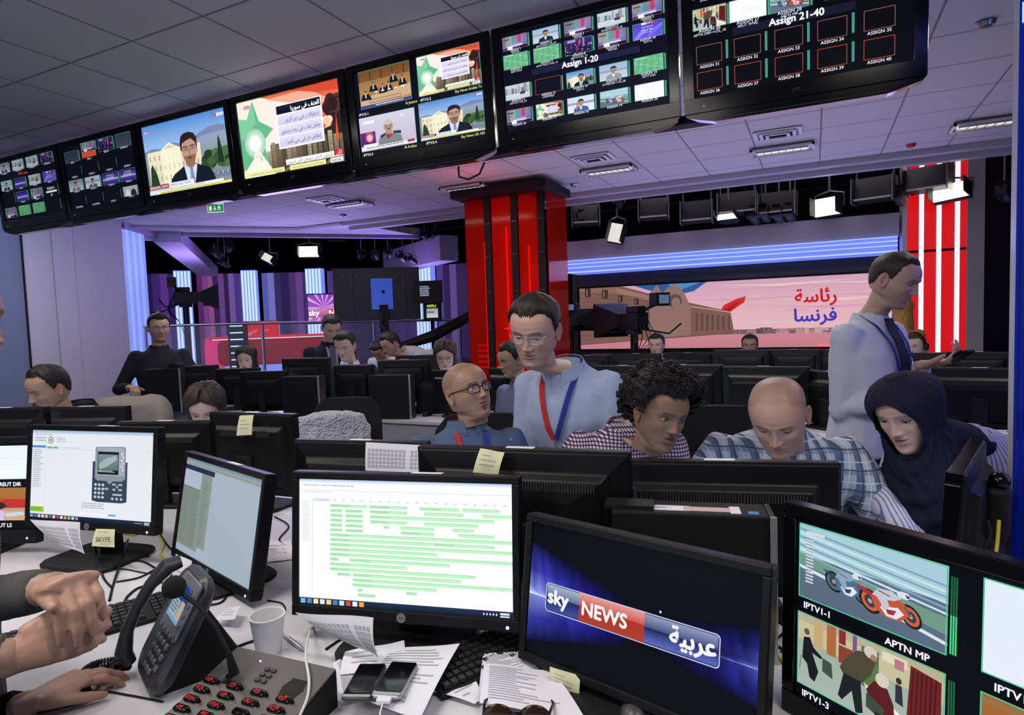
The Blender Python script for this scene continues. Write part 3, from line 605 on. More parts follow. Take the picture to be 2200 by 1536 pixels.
def scr_wall_b(c):
    c.fill('#0c0e1c'); g = .75
    tile(c, .01, .08, .22, .25, lambda t: t.fill('#30384c', '#3c465a'), 'SIN>1', g=g); tile(c, .27, .0, .48, .14, pic_bars, '', meter=True, g=.9); c.rect(.27, .14, .48, .23, '#d8502c'); c.text('SIN>2', .37, .27, .03, '#f0f0f0', 'c'); tile(c, .52, .0, .73, .2, pic_crowd, 'SIN>3', g=g); tile(c, .77, .0, .98, .2, lambda t: t.fill('#3a4458', '#4a5468'), 'KAMAL>1', g=g)
    for i, n in enumerate(['CARD>1', 'CARD>2', 'CARD>3', 'BLKBD>1']): c.text(n, .12+i*.255, .5, .03, '#e8e8f8', 'c')
    tile(c, .01, .53, .22, .71, lambda t: pic_man(t, suit='#6a7488', top='#6f7c98'), 'STRM>1', g=.85); tile(c, .26, .53, .48, .71, lambda t: pic_man(t, suit='#5a6888', top='#c0c8dc', bg='#e0e0ee'), 'STRM>2', g=g)
    tile(c, .52, .53, .74, .71, lambda t: pic_purple(t, 'STREAMBOX', 'DECODER 3'), 'STRM>3', g=.9); tile(c, .77, .53, .98, .71, lambda t: pic_purple(t, 'STREAMBOX', 'DECODER 4'), 'STRM>4', g=.9)
    for i in range(3):
        for v in (.33, .8): c.rect(.235+i*.255, v, .24+i*.255, v+.14, '#3f8a78')
        c.text('LIVEWIRE%d' % (i+1) if i < 2 else 'LIVEU 1', .12+i*.255, .98, .03, '#d8d8ea', 'c')
    tile(c, .78, .79, .98, .94, lambda t: (t.fill('#b8c0c8', '#9aa6b0'), t.poly([(.1, 1), (.2, .4), (.35, .25), (.45, .5), (.5, 1)], '#e6e8ee'), t.poly([(.5, 1), (.55, .5), (.7, .3), (.85, .5), (.9, 1)], '#2a2c34')), 'LIVEU 2', g=.9)
def pic_logo(c, k=1.0):   # glass lozenge logo, centred
    pass
def scr_sky(c):
    c.fill('#04050e')
    n = 40
    for i in range(n):       # blue flare band, sloping a little, fading to the middle of the screen
        u0, u1 = i/n, (i+1)/n
        def B(u): return max(0, 1-abs(u-0)/.50)**1.1*1.5+max(0, 1-abs(u-1)/.42)**1.5*1.1+.03
        for (va, vb, fa, fb) in [(-.42, -.20, 0, .55), (-.20, -.05, .55, 1.0), (-.05, -.012, 1.0, 1.2), (-.012, 0, 1.1, 1.9), (0, .012, 1.9, 1.0), (.012, .2, 1.0, .6), (.2, .40, .6, 0)]:
            def P(u, dv, f):
                sp = .45+.55*max(abs(u-.5)*2-.1, 0); vm = .545+.02*u; b = B(u)*f
                return (u, vm+dv*sp*(1 if u < .5 else .62), .10*b*b+.35*max(0, b-1.0)+.004, .11*b*b+.5*max(0, b-1.0)+.004, .85*b+.012)
            c.l += 0
            c._em([P(u0, va, fa), P(u1, va, fa), P(u1, vb, fb), P(u0, vb, fb)])
    c.l += 1
    # logo: rounded glass lozenge, left part grey-blue, red middle, grey-blue right
    U0, U1, V0, V1 = .09, .865, .43, .645
    rr = .03
    def rnd(u0, v0, u1, v1, r):
        a = c.asp(); ru = r/a; p = []
        for cu, cvv, a0 in [(u1-ru, v0+r, -90), (u1-ru, v1-r, 0), (u0+ru, v1-r, 90), (u0+ru, v0+r, 180)]:
            for q in range(6): t = math.radians(a0+90*q/5); p.append((cu+ru*math.cos(t), cvv+r*math.sin(t)))
        return p
    c.poly(rnd(U0, V0, U1, V1, rr), '#c8cfe8'); c.poly(rnd(U0+.004, V0+.007, U1-.004, V1-.007, rr*.8), '#262f66')
    c.rect(U0+.008, V0+.012, .265, V0+.1, '#a9b3cc', '#5d6a94'); c.rect(U0+.008, V0+.1, .265, V1-.015, '#1c2458', '#3f4f9c')
    c.rect(.565, V0+.012, U1-.008, V0+.1, '#8f9abc', '#3f4a80'); c.rect(.565, V0+.1, U1-.008, V1-.015, '#141b50', '#5a6ac0')
    c.rect(.265, V0+.006, .565, V0+.09, '#e89a94', '#c85a4c'); c.rect(.265, V0+.09, .565, V1-.006, '#b03224', '#a8402c')
    c.text('sky', .105, .575, .105, '#f4f6ff', 'l', bold=.045, wmax=.15)
    c.text('NEWS', .28, .585, .10, '#fff6f6', 'l', bold=.035, wmax=.27)
    c.text('عربية', .85, .578, .115, '#f4f6ff', 'r', bold=.04, wmax=.265)
    c.ell(.63, .4, .004, .009, '#f4f8ff')
def scr_iptv1(c, wide=True):
    c.fill('#05070f')
    g = '#4cc79a'
    def mt(u, v0, v1, lit):
        for k in range(3): c.rect(u+k*.006, v0, u+.004+k*.006, v1, '#1c6a44', lay=(k == 0))
        for k in range(3): c.rect(u+k*.006, v1-lit, u+.004+k*.006, v1, '#46d98a', lay=(k == 0))
    def tl(u0, v0, u1, v1, fn):
        t = c.sub(u0, v0, u1, v1); fn(t); c.l = max(c.l, t.l); c.frame(u0, v0, u1, v1, .006, g)
    tl(.01, .02, .44, .435, pic_bikes); mt(.447, .06, .42, .18)
    c.text('IPTV1-1', .03, .49, .036, '#f2f4ff', 'l', bold=.03); c.text('APTN MP', .40, .5, .036, '#f2f4ff', 'r', bold=.03)
    tl(.01, .52, .44, .93, pic_vote); mt(.447, .54, .92, .0)
    c.text('IPTV1-3', .03, .99, .036, '#f2f4ff', 'l', bold=.03)
    def wh(t): t.fill('#e4edfa', '#e8eefa'); t.scrib(.3, .33, .6, .37, 1, '#b4bdd8', 1); t.scrib(.35, .5, .9, .54, 1, '#c2c9dd', 2); t.scrib(.3, .6, .95, .64, 1, '#c2c9dd', 5)
    tl(.52, .02, .97, .44, wh); c.text('IPTV1-2', .55, .5, .036, '#f2f4ff', 'l', bold=.03)
    tl(.52, .525, .97, .95, pic_court)
def scr_reut(c):
    c.fill('#05060d')
    def wh(t): t.fill('#dfe9fa', '#e4ecfa'); t.scrib(.4, .35, .9, .38, 1, '#c0cadd', 3); t.scrib(.3, .55, .95, .58, 1, '#c0cadd', 4)
    t = c.sub(.5, .03, .97, .42); wh(t); c.l = t.l; t = c.sub(.5, .52, .97, .90); pic_court(t); c.l = max(c.l, t.l); t = c.sub(.02, .03, .48, .42); pic_street(t); t = c.sub(.02, .52, .48, .9); pic_man(t)
    c.l += 60
    c.text('REUT DIR', .78, .5, .045, '#f4f4ff', 'l', bold=.03); c.text('REUT LS', .74, .975, .045, '#f4f4ff', 'l', bold=.03)
def taskbar(c, n=10, v0=.945):
    c.rect(0, v0, 1, 1, '#20324e', '#0e1626'); r = random.Random(1)
    cols = ['#6fb4e8', '#3f86c8', '#e8dca0', '#d8e0e8', '#e8c88a', '#4f78b8', '#d8d8e4', '#c8484a', '#dfe6ea', '#e8a040', '#7ac0e0', '#d8d0b0', '#889cb8']
    for i in range(n): c.rect(.01+i*.032, v0+.008, .033+i*.032, .99, cols[i % len(cols)], lay=(i == 0))
    for i in range(5): c.rect(.87+i*.014, v0+.02, .876+i*.014, .98, '#cfd6e4', lay=False)
    c.rect(.945, v0+.012, .985, v0+.028, '#cfd6e4', lay=False); c.rect(.945, v0+.034, .985, .99, '#cfd6e4', lay=False)
def scr_sched(c):      # planning chart with green bars
    c.fill('#f2f6ff', '#f5f8ff'); c.rect(0, 0, 1, .03, '#9fb4d8', '#e8effa')
    c.scrib(.02, .045, .28, .06, 1, '#9aa2b8', 3, .95); c.rect(0, .085, 1, .09, '#cdd4e4'); c.scrib(.02, .1, .18, .11, 1, '#aab2c8', 4)
    c.rect(.065, .17, .068, .92, '#ccd3e2'); c.rect(0, .17, 1, .173, '#dde2ee'); c.scrib(.015, .18, .06, .5, 26, '#c3cadb', 5, .6); c.scrib(.07, .155, .16, .18, 2, '#9aa4bc', 6)
    for i in range(19): c.rect(.17+i*.044, .16, .185+i*.044, .167, '#b8c0d2', lay=(i == 0)); c.rect(.165+i*.044, .19, .1665+i*.044, .93, '#e2e8f4', lay=False)
    G, D = '#9fdba4', '#c4ecca'
    v = .195; h = .0335
    rows = [[(.155, .335), (.345, .525), (.585, .765), (.78, .945)], [(.155, .215), (.23, .315), (.35, .525), (.605, .785), (.87, 1)], [(.155, .215), (.23, .315), (.35, .92)], [(.155, .215), (.23, .315), (.35, .525), (.605, .85)], [(.155, .215), (.23, .315), (.415, .44), (.495, .65), (.735, .83)], [(.155, .215), (.23, .315), (.495, .65), (.76, .92)], [(.155, 1)], [(.155, .64), (.645, .92)], [(.155, 1)], [(.155, .665)], [(.155, 1)], [(.155, .195), (.25, .72)], [(.155, .525)], [(.155, .835)], [(.155, .25), (.265, .77)][1:]+[(.19, .255)], [(.265, 1)], [(.265, .66)], [(.29, .315), (.52, .57)], [(.29, .375)]]
    for k, r in enumerate(rows):
        vv = v+k*.0385
        for a, b in r:
            c.rect(a, vv, b, vv+h*.8, D, '#b3e4b8', lay=(a == r[0][0])); c.rect(a, vv+.002, b, vv+.008, '#8fcf98', lay=False); c.rect(b-.0015, vv, b, vv+h*.8, '#5a9a80', lay=False)
    for k, r in enumerate(rows):
        for a, b in r[:3]: c.scrib(a+.004, v+k*.0385+.010, a+min(.1, b-a), v+k*.0385+.02, 1, '#7cb98a', k, .9)
    taskbar(c, 10)
def scr_web(c):       # page with a grey radio handset
    c.fill('#e6ebf2', '#e9edf3'); c.rect(0, 0, 1, .035, '#9db8d6', '#c6d5e6'); c.scrib(.02, .045, .2, .06, 1, '#8a94a4', 1); c.scrib(.02, .08, .12, .14, 2, '#a4acb8', 2)
    c.rect(0, .175, .12, .2, '#4f8ac4'); c.rect(.12, .12, .122, .94, '#ced5de'); c.scrib(.012, .22, .1, .66, 20, '#aab2be', 3, .6)
    c.ell(.16, .11, .024, .04, '#5a6c6a'); c.ell(.16, .11, .019, .032, '#dfe6e6'); c.ell(.16, .11, .008, .014, '#5a6c6a'); c.scrib(.21, .08, .3, .14, 3, '#aeb6c0', 8)
    c.rect(.13, .185, .18, .205, '#5fb87c'); c.rect(.185, .185, .225, .205, '#5fb87c'); c.scrib(.24, .19, .42, .2, 1, '#9aa4b0', 5); c.rect(.0, .21, 1, .213, '#c3cad4')
    c.rect(0, .87, .12, .93, '#9ccc3c'); c.scrib(.03, .88, .1, .92, 2, '#4c8a30', 6); c.ell(.02, .9, .012, .02, '#5ab0a0')
    # device
    c.poly([(.52, .33), (.80, .33), (.80, .76), (.76, .775), (.56, .775), (.52, .76)], '#3a4358')
    c.poly([(.545, .17), (.77, .16), (.785, .18), (.785, .51), (.76, .54), (.69, .54), (.66, .58), (.635, .54), (.56, .54), (.54, .51), (.54, .19)], '#8d95a1')
    c.poly([(.555, .18), (.76, .175), (.775, .2), (.775, .48), (.555, .48)], '#a6adb7')
    c.rect(.56, .22, .73, .47, '#1b222a'); c.rect(.565, .25, .725, .42, '#7f9298', '#5f7a74'); c.poly([(.57, .36), (.62, .3), (.7, .26), (.72, .3), (.64, .38), (.58, .42)], '#a4b4b6'); c.scrib(.565, .425, .7, .45, 2, '#dfe6ea', 7)
    for j in range(6): c.ell(.755+.012*(j % 2), .24+j*.035, .007, .011, '#e6eaf0', 8)
    for j in range(4):
        for i in range(3): c.ell(.55+i*.03, .585+j*.045, .011, .016, '#c6cbd4', 10)
    for (a, b, w) in [(.64, .625, .018), (.70, .575, .018), (.75, .575, .018), (.70, .63, .014), (.75, .63, .018)]: c.ell(a, b, w, .013, '#a8aeb9', 10)
    c.ell(.725, .6, .01, .016, '#6cb8c8'); c.rect(.69, .675, .765, .695, '#b4bac4'); [c.ell(.69+i*.035, .73, .01, .015, '#c6cbd4', 8) for i in range(3)]
    c.scrib(.44, .79, .65, .86, 3, '#a8b0ba', 9); c.rect(.43, .9, .72, .92, '#f6f8fb'); c.rect(.66, .9, .72, .92, '#5fb0d0')
    taskbar(c, 13, .95)
def scr_tall(c):
    c.fill('#b9c6d6', '#b2c2d4'); c.rect(0, 0, 1, .045, '#6a8a98', '#a8bac4'); c.rect(0, .045, 1, .075, '#9fb0a8'); c.rect(0, .075, .42, .125, '#27364e')
    c.rect(0, .125, .25, .30, '#c3cbe0'); c.rect(0, .3, .3, .325, '#6f9a84'); c.rect(0, .325, .32, .93, '#8f9a94', '#8c9892'); c.rect(.25, .125, .4, .93, '#98a49c'); c.rect(.3, .88, .46, .97, '#b9c6d6')
    c.scrib(.01, .34, .13, .9, 30, '#7b8782', 3, .6); c.scrib(.15, .34, .26, .9, 30, '#7e8a85', 4, .6); c.scrib(.28, .2, .38, .86, 34, '#828e89', 5, .6); c.scrib(.1, .055, .9, .065, 1, '#808e90', 6)
def scr_france(c):     # the studio's long wall
    c.fill('#d8a8b4', '#e0b8c0'); c.rect(0, 0, 1, .35, '#d0a0b8', '#dcaebb'); c.rect(0, .35, 1, .78, '#dcaebb', '#e6b6bc')
    r = random.Random(8)
    for i in range(14): y = .05+r.random()*.55; x = r.random()*.7+.25; c.poly([(x, y), (x+.2, y+.02), (x+.4, y), (x+.2, y+.05)], ['#e3bcc8', '#d49cb4', '#ecc8c4'][i % 3])
    c.rect(.3, .73, 1, .82, '#8c6a72', '#bd8a90')
    for i in range(60): x = .34+r.random()*.66; h = .02+r.random()*.07; c.rect(x, .79-h, x+.02, .8, ['#5f4c58', '#8e7078', '#c49aa0', '#72585e'][i % 4], lay=(i == 0))
    c.rect(0, .80, 1, 1, '#c98490', '#c07c8a')
    # blue cloth and bright red feather
    c.poly([(.19, 0), (.42, 0), (.38, .13), (.33, .17), (.26, .12)], '#2f5a94'); c.poly([(.3, .0), (.4, .0), (.33, .12)], '#4f8ac0')
    c.poly([(.455, .49), (.47, .36), (.51, .27), (.535, .24), (.53, .33), (.49, .46)], '#d22a2c'); c.poly([(.455, .49), (.48, .4), (.52, .3), (.49, .46)], '#a81c22')
    # facade in perspective
    B = '#7c5a52'
    c.poly([(0, -.05), (.15, .0), (.27, .18), (.49, .46), (.5, .78), (.25, .86), (0, .93)], B)
    c.poly([(0, .0), (.13, .02), (.13, .1), (0, .06)], '#8a675c')
    c.poly([(.13, .02), (.24, .17), (.24, .24), (.13, .1)], '#9a7668')
    c.poly([(.24, .14), (.265, .0), (.28, .14), (.3, .05), (.325, .0), (.35, .14), (.37, .36), (.37, .8), (.24, .84)], '#8f6f66')
    c.ell(.322, .27, .022, .11, '#5f4a46'); c.ell(.325, .3, .014, .09, '#8b716a')
    for j in range(12): c.line(0, .08+j*.07, .24, .2+j*.052, .006, '#553c36', lay=(j == 0))
    for i, (x, y, w, h) in enumerate([(.02, .0, .02, .14), (.08, .04, .02, .14), (.135, .14, .016, .11), (.19, .2, .014, .1), (.075, .36, .028, .26), (.145, .4, .02, .2), (.195, .42, .016, .17), (.015, .34, .02, .28)]): c.rect(x, y, x+w, y+h, '#3a2e30'); c.rect(x+w*.25, y+.02, x+w*.45, y+h-.02, '#8f7068')
    for i in range(7): c.rect(.385+i*.016, .46+i*.012, .392+i*.016, .74-i*.002, '#5f4640', lay=(i == 0))
    c.line(.37, .36, .49, .47, .012, '#d3a494'); c.line(0, .93, .5, .78, .01, '#5e4a4a')
    # lettering
    c.text('رئاسة', .78, .36, .18, '#c8242a', 'r', bold=.03, wmax=.17); c.text('Liberté - Egalité - Fraternité', .68, .475, .02, '#b08a90', 'c', wmax=.16)
    c.text('فرنسا', .78, .63, .18, '#4438b0', 'r', bold=.03, wmax=.17)
    c.rect(.85, .93, 1, 1, '#e24a54'); c.poly([(.72, 1), (.74, .95), (.86, .93), (.9, 1)], '#f07a82'); c.rect(.94, .3, .943, .6, '#b98a90')
def scr_skyn(c):
    c.fill('#8a3fb8', '#b86ad0'); [c.poly([(.5, .45), (.5+.9*math.cos(a), .45+1.2*math.sin(a)), (.5+.9*math.cos(a+.16), .45+1.2*math.sin(a+.16))], '#dca8ea') for a in [k*.5 for k in range(13)]]
    c.rect(0, .5, 1, .8, '#c88ab8', '#a04870'); c.rect(.62, .5, 1, .8, '#d8404a'); c.text('sky', .02, .74, .2, '#ffffff', 'l', bold=.04, wmax=.55); c.text('N', .66, .74, .2, '#ffffff', 'l', bold=.04)
SCREEN = attr_mat('display_picture', True, 1.0)
SCREEN_HI = attr_mat('bright_display_picture', True, 1.15)
SCREEN_LO = attr_mat('dim_display_picture', True, .8)
# ------------------------------------------------------------------ the room
def grid_mat(name, base, line, cell, ox, oy, w=.022):
    m = bpy.data.materials.new(name); t = nt(m); b = t.nodes['Principled BSDF']; N = t.nodes.new; L = t.links.new
    tc = N('ShaderNodeTexCoord'); sp = N('ShaderNodeSeparateXYZ'); L(tc.outputs['Object'], sp.inputs[0]); out = []
    for ax, off in (('X', ox), ('Y', oy)):
        a = N('ShaderNodeMath'); a.operation = 'SUBTRACT'; L(sp.outputs[ax], a.inputs[0]); a.inputs[1].default_value = off
        p = N('ShaderNodeMath'); p.operation = 'PINGPONG'; L(a.outputs[0], p.inputs[0]); p.inputs[1].default_value = cell/2
        q = N('ShaderNodeMath'); q.operation = 'LESS_THAN'; L(p.outputs[0], q.inputs[0]); q.inputs[1].default_value = w/2; out.append(q)
    mx = N('ShaderNodeMath'); mx.operation = 'MAXIMUM'; L(out[0].outputs[0], mx.inputs[0]); L(out[1].outputs[0], mx.inputs[1])
    c = N('ShaderNodeMix'); c.data_type = 'RGBA'; c.inputs['A'].default_value = (*base, 1); c.inputs['B'].default_value = (*line, 1); L(mx.outputs[0], c.inputs['Factor']); L(c.outputs['Result'], b.inputs['Base Color'])
    n = N('ShaderNodeTexNoise'); n.inputs['Scale'].default_value = 120; L(tc.outputs['Object'], n.inputs['Vector']); bp = N('ShaderNodeBump'); bp.inputs['Strength'].default_value = .15; bp.inputs['Distance'].default_value = .002
    L(n.outputs['Fac'], bp.inputs['Height']); L(bp.outputs['Normal'], b.inputs['Normal']); b.inputs['Roughness'].default_value = .85
    return m
CEILM = grid_mat('ceiling_tiles', (.62, .61, .63), (.24, .23, .25), .602, -2.95, 2.42, .015)
FLOORM = mat('dark_carpet', (.03, .032, .045), .9, bump=.4, bscale=300, vary=.2)
WALLM = mat('pale_wall_panel', (.50, .49, .52), .6, vary=.03, bscale=2)
DARKW = mat('black_studio_drape', (.006, .006, .008), .9)
PURPW = mat('violet_paint', (.42, .36, .55), .6)
struct('floor', MB().box((-3, 5, -.05), (26, 26, .1)), FLOORM)
mb = MB()   # office ceiling with the opening towards the left studio cut off obliquely
mb.prism([(0, 0)], 0, 0) if False else None
poly = [(-11, -4), (4.0, -4), (4.0, 8.28), (-6.9, 8.28), (-6.9, 10.2), (-10.15, 7.0), (-11, 7.0)]
mb.add([(x, y, CEIL) for x, y in poly]+[(x, y, CEIL+.12) for x, y in poly], [tuple(range(7)), tuple(range(13, 6, -1))]+[(i, (i+1) % 7, 7+(i+1) % 7, 7+i) for i in range(7)])
struct('ceiling', mb, CEILM)
# lilac edge beam of the opening
TRIMM = mat('lilac_trim', (.46, .44, .52), .5)
struct('trim_1', MB().box((-1.45, 8.2, CEIL-.03), (11.0, .18, .06)).box((-1.45, 8.33, CEIL-.01), (11.0, .1, .22)), TRIMM, bevel=.004)
struct('trim_2', MB().tube([(-6.95, 8.1, CEIL-.02), (-7.9, 8.1, CEIL-.02), (-9.9, 6.2, CEIL-.02)], .03, 4), TRIMM)
struct('trim_3', MB().loft([[(-10.15, 7.0, CEIL-.06), (-10.15, 7.1, CEIL-.06), (-10.15, 7.1, CEIL+.15), (-10.15, 7.0, CEIL+.15)], [(-6.9, 10.2, CEIL-.06), (-6.9, 10.3, CEIL-.06), (-6.9, 10.3, CEIL+.15), (-6.9, 10.2, CEIL+.15)]]), PURPW)
# left wall: panels with joints, and its glowing end
L0, L1 = at(-120, 700, 7.2), at(276, 700, 9.6)
d = (L1-L0); d.z = 0; n = Vector((d.y, -d.x, 0)).normalized()
def wallseg(a, b, th=.05, off=0.0):
    p = L0+d*a+n*off; q = L0+d*b+n*off; m_ = MB()
    k = -n*th
    ring = lambda P: [(P.x, P.y, 0), (P.x+k.x, P.y+k.y, 0), (P.x+k.x, P.y+k.y, CEIL), (P.x, P.y, CEIL)]
    return m_.loft([ring(p), ring(q)])
for i, (a, b) in enumerate([(.385, .545), (.550, .665), (.670, 1.0)]):
    struct(['wall_left', 'wall_left_panel', 'wall_left_corner'][i], wallseg(a, b, .3, .02 if i == 1 else 0), WALLM)
GLASSM = mat('clear_glass', (.75, .82, .95), .03, trans=1, ior=1.2, alpha=.35)
struct('window_1', wallseg(-.1, .378, .012), mat('lit_blue_glazing', (.35, .42, .55), .15, spec=.6, trans=.5))
struct('trim_4', wallseg(.378, .385, .06, .02), BLACKM)
GLOWB = emis('pale_blue_light_wall', (.22, .30, .95), .9)
p1 = L1; p2 = Vector((*(at(323, 700, 10.3)).xy, 0))
m_ = MB()
for k in range(7):
    a = p1.lerp(Vector((p2.x, p2.y, p1.z)), k/7); b = p1.lerp(Vector((p2.x, p2.y, p1.z)), (k+1)/7)
    m_.quad((a.x, a.y, 0), (b.x, b.y, 0), (b.x, b.y, CEIL-.1), (a.x, a.y, CEIL-.1), k % 2)
LW2 = emis('pale_blue_light_wall_strip', (.28, .38, 1.0), 1.0)
struct('wall_left_jamb', m_, [GLOWB, LW2], fix=False)
# big black surrounds of the studios
struct('wall_back', MB().box((-4, 20.5, 2.5), (34, .1, 5.2)).box((5.2, 9.8, 2.5), (.1, 12, 5.2)).box((3.2, 10.6, 2.5), (2.6, .1, 5.0)), DARKW)
struct('ceiling_studio', MB().box((-3, 14.3, 4.6), (30, 12.2, .1)), DARKW)
struct('wall_left_studio', MB().box((-17, 13.5, 2.5), (.1, 14, 5.2)).box((-14.0, 6.9, 2.5), (6, .1, 5.2)), DARKW)
# right set: dark surround, lilac fascia, blue light bands, video wall
struct('wall_right_set', MB().box((-1.0, 9.75, 1.45), (5.1, .2, 2.35)), mat('charcoal_panel', (.035, .034, .036), .35), bevel=.01)
FASC = mat('lilac_fascia', (.50, .46, .60), .6)
struct('trim_5', MB().box((-1.24, 9.35, 2.515), (4.37, .5, .29)), FASC, bevel=.01)
t = thing('light_fascia', 'long band of blue light strips above the pink video wall', 'light', (-1.24, 9.08, 2.18))
MB().box((0, .25, .09), (4.33, .5, .19)).build('housing', mat('blue_lit_acrylic', (.05, .1, .6), .3, emit=(.16, .22, .85), es=1.0), t)
for z, h in ((.005, .018), (.075, .012), (.13, .012), (.182, .01)):
    MB().box((0, -.006, z), (4.33, .012, h)).build('light_strip', emis('pale_blue_tube', (.45, .6, 1.0), 1.1), t)
t = thing('video_wall', 'long pink video wall with palace facade and arabic lettering', 'screen', (-1.05, 9.58, .95))
MB().box((0, .04, .52), (4.78, .08, 1.02)).build('panel', PANELOFF, t)
c = Cv(4.70, .97); scr_france(c); c.mesh('picture', t, Tm(0, -.012, .52), SCREEN)
struct('trim_6', MB().box((-.8, 9.1, .55), (4.6, .4, .75)), mat('dark_grey_riser', (.03, .03, .035), .5))
# red light pillar on the right
RED = emis('red_lit_acrylic', (.62, .003, .006), 1.0)
t = thing('light_pillar', 'tall red pillar with three white light tubes at right', 'pillar', (1.33, 9.3, 0))
MB().box((0, 0, 1.95), (.62, .2, 3.9)).build('red_panel', RED, t)
for k in (-.145, .035, .22): MB().cyl((k, -.11, .3), (k, -.11, 3.88), .026, n=12).build('light_tube', emis('white_blue_tube', (.75, .82, 1.0), 1.15), t, smooth=True)
MB().box((0, -.105, 2.17), (.62, .012, .03)).build('cross_bar', BLACKM, t)
MB().box((-.335, -.1, 1.95), (.045, .3, 3.9)).build('edge_trim', mat('white_trim', (.7, .7, .75), .4), t)
MB().box((.4, 0, 1.95), (.17, .25, 3.9)).build('side_panel', mat('grey_lilac_panel', (.42, .40, .44), .6), t)
t = thing('blue_light_wall', 'bright blue glowing panel beyond the right glass', 'light', (2.55, 9.2, 0))
m_ = MB(); 
for k in range(6): m_.box((-.35+k*.14, 0, 1.6), (.14, .05, 1.25), k % 3)
m_.build('panel', [emis('blue_glow_%d' % k, cc, 1) for k, cc in enumerate([(.08, .25, .95), (.12, .16, .95), (.22, .3, 1.0)])], t)
# red column
RG = mat('red_acrylic_sheet', (.85, .03, .012), .08, trans=.75, ior=1.1, spec=.5)
RB = mat('red_column_core', (.30, .006, .004), .4, emit=(.32, .008, .004), es=.55)
t = thing('red_column', 'square column clad in glowing red acrylic with black uprights', 'column', (-3.44, 7.25, 0), math.radians(0)); t.scale = (.86, .86, 1)
cx0, cx1 = -.62, .62
MB().box((0, .1, 1.55), (.62, .5, 3.1)).build('core', RB, t)
for a, b in ((-.64, -.33), (-.21, .1), (.22, .52)):
    MB().box(((a+b)/2, -.28, 1.55), (b-a, .012, 3.08)).build('front_sheet', RG, t)
MB().box((.655, .1, 1.55), (.012, .74, 3.08)).build('side_sheet', RG, t)
MB().box((-.655, .1, 1.55), (.012, .74, 3.08)).build('side_sheet', RG, t)
for x in (-.27, .16, .57): 
    u = MB().box((x, -.29, 1.55), (.10, .05, 3.1)).build('upright', BLACKM, t)
    b_ = MB(); 
    for z in (.6, 1.0, 1.4, 1.85, 2.3, 2.7):
        for s_ in (-.02, .02): b_.cyl((x+s_, -.315, z), (x+s_, -.322, z), .005, n=8)
    b_.build('bolts', SILVER, u)
for x, z0, z1 in ((-.38, .9, 2.5), (-.02, .9, 2.65), (.33, .8, 2.4)):
    MB().cyl((x, -.2, z0), (x, -.2, z1), .014, n=8).build('neon_tube', emis('red_neon', (1.0, .03, .05), 1.6), t)
MB().box((0, -.05, 3.07), (1.5, .95, .1)).build('capital', BLACKM, t, bevel=.004)
m_ = MB()
for k in range(5): m_.box((0, -.2, .9+k*.07), (1.1, .02, .02))
m_.build('light_bars', emis('red_bar_glow', (.9, .02, .02), .8), t)
# glass panel, right foreground
BG = mat('blue_tinted_glass', (.03, .07, .62), .05, trans=.8, ior=1.05, spec=.5)
a = at(2181, 650, 1.62); b = at(2330, 650, 1.75)
dd = (b-a); dd.z = 0
ring = lambda P: [(P.x, P.y, 0), (P.x+.012*dd.normalized().y, P.y-.012*dd.normalized().x, 0), (P.x+.012*dd.normalized().y, P.y-.012*dd.normalized().x, CEIL), (P.x, P.y, CEIL)]
o = MB().loft([ring(a), ring(b)]).build('glass_screen', BG); tag(o, 'tall blue tinted glass screen at the right edge of the newsroom', 'glass screen')
a2 = at(2196, 650, 1.66)
t = MB().box((a2.x, a2.y+.05, CEIL/2), (.02, .05, CEIL)).build('glass_post', mat('pale_metal_post', (.5, .52, .6), .4), None); tag(t, 'pale metal post behind the blue glass screen', 'post')
# ceiling fittings (positions read on the ceiling plane)
def ceil_at(px, py): return atz(px, py, CEIL)
def fixture(x, y, lab, lit=1.0):
    t = thing('ceiling_light', lab, 'ceiling light', (x, y, CEIL-.03), 0, None)
    MB().box((0, 0, .012), (.60, .30, .012)).box((0, .14, -.0), (.6, .02, .03)).box((0, -.14, 0), (.6, .02, .03)).box((.29, 0, 0), (.02, .3, .03)).box((-.29, 0, 0), (.02, .3, .03)).build('frame', mat('white_reflector', (.6, .6, .62), .3), t)
    m_ = MB(); [m_.box((-.24+k*.069, 0, -.008), (.006, .12, .02)) for k in range(8)]; m_.box((0, .06, -.008), (.5, .005, .02)).box((0, -.06, -.008), (.5, .005, .02)); m_.build('louvre', STEEL, t)
    MB().box((0, 0, -.002), (.50, .11, .006)).build('tube', emis('lamp_tube_%d' % int(lit*10), (1.0, .95, .86), .95*lit), t)
    return t
for i, (px, py, lab) in enumerate([(1680, 316, 'recessed ceiling light below the square vent right of the red column'), (1308, 361, 'recessed ceiling light beyond the second vent, above the red column'), (1000, 399, 'recessed ceiling light just over the red column top'), (752, 436, 'recessed ceiling light near the green exit sign'), (2128, 258, 'recessed ceiling light at the far right of the ceiling')]):
    p = ceil_at(px, py); fixture(p.x, p.y, lab)
def vent(x, y, lab):
    t = thing('ceiling_vent', lab, 'vent', (x, y, CEIL-.012))
    m_ = MB()
    for k, (s_, z) in enumerate([(.30, 0), (.22, -.01), (.14, -.02)]):
        w = .03
        for (ax, ay, sx, sy) in [(0, s_/2*1, s_*1.3, w), (0, -s_/2, s_*1.3, w), (s_*.65, 0, w, s_), (-s_*.65, 0, w, s_)]: m_.box((ax, ay, z), (sx, sy, .012))
    m_.build('louvres', mat('white_reflector', (.6, .6, .62), .3), t); MB().box((0, 0, .005), (.3, .24, .006)).build('duct', BLACKM, t)
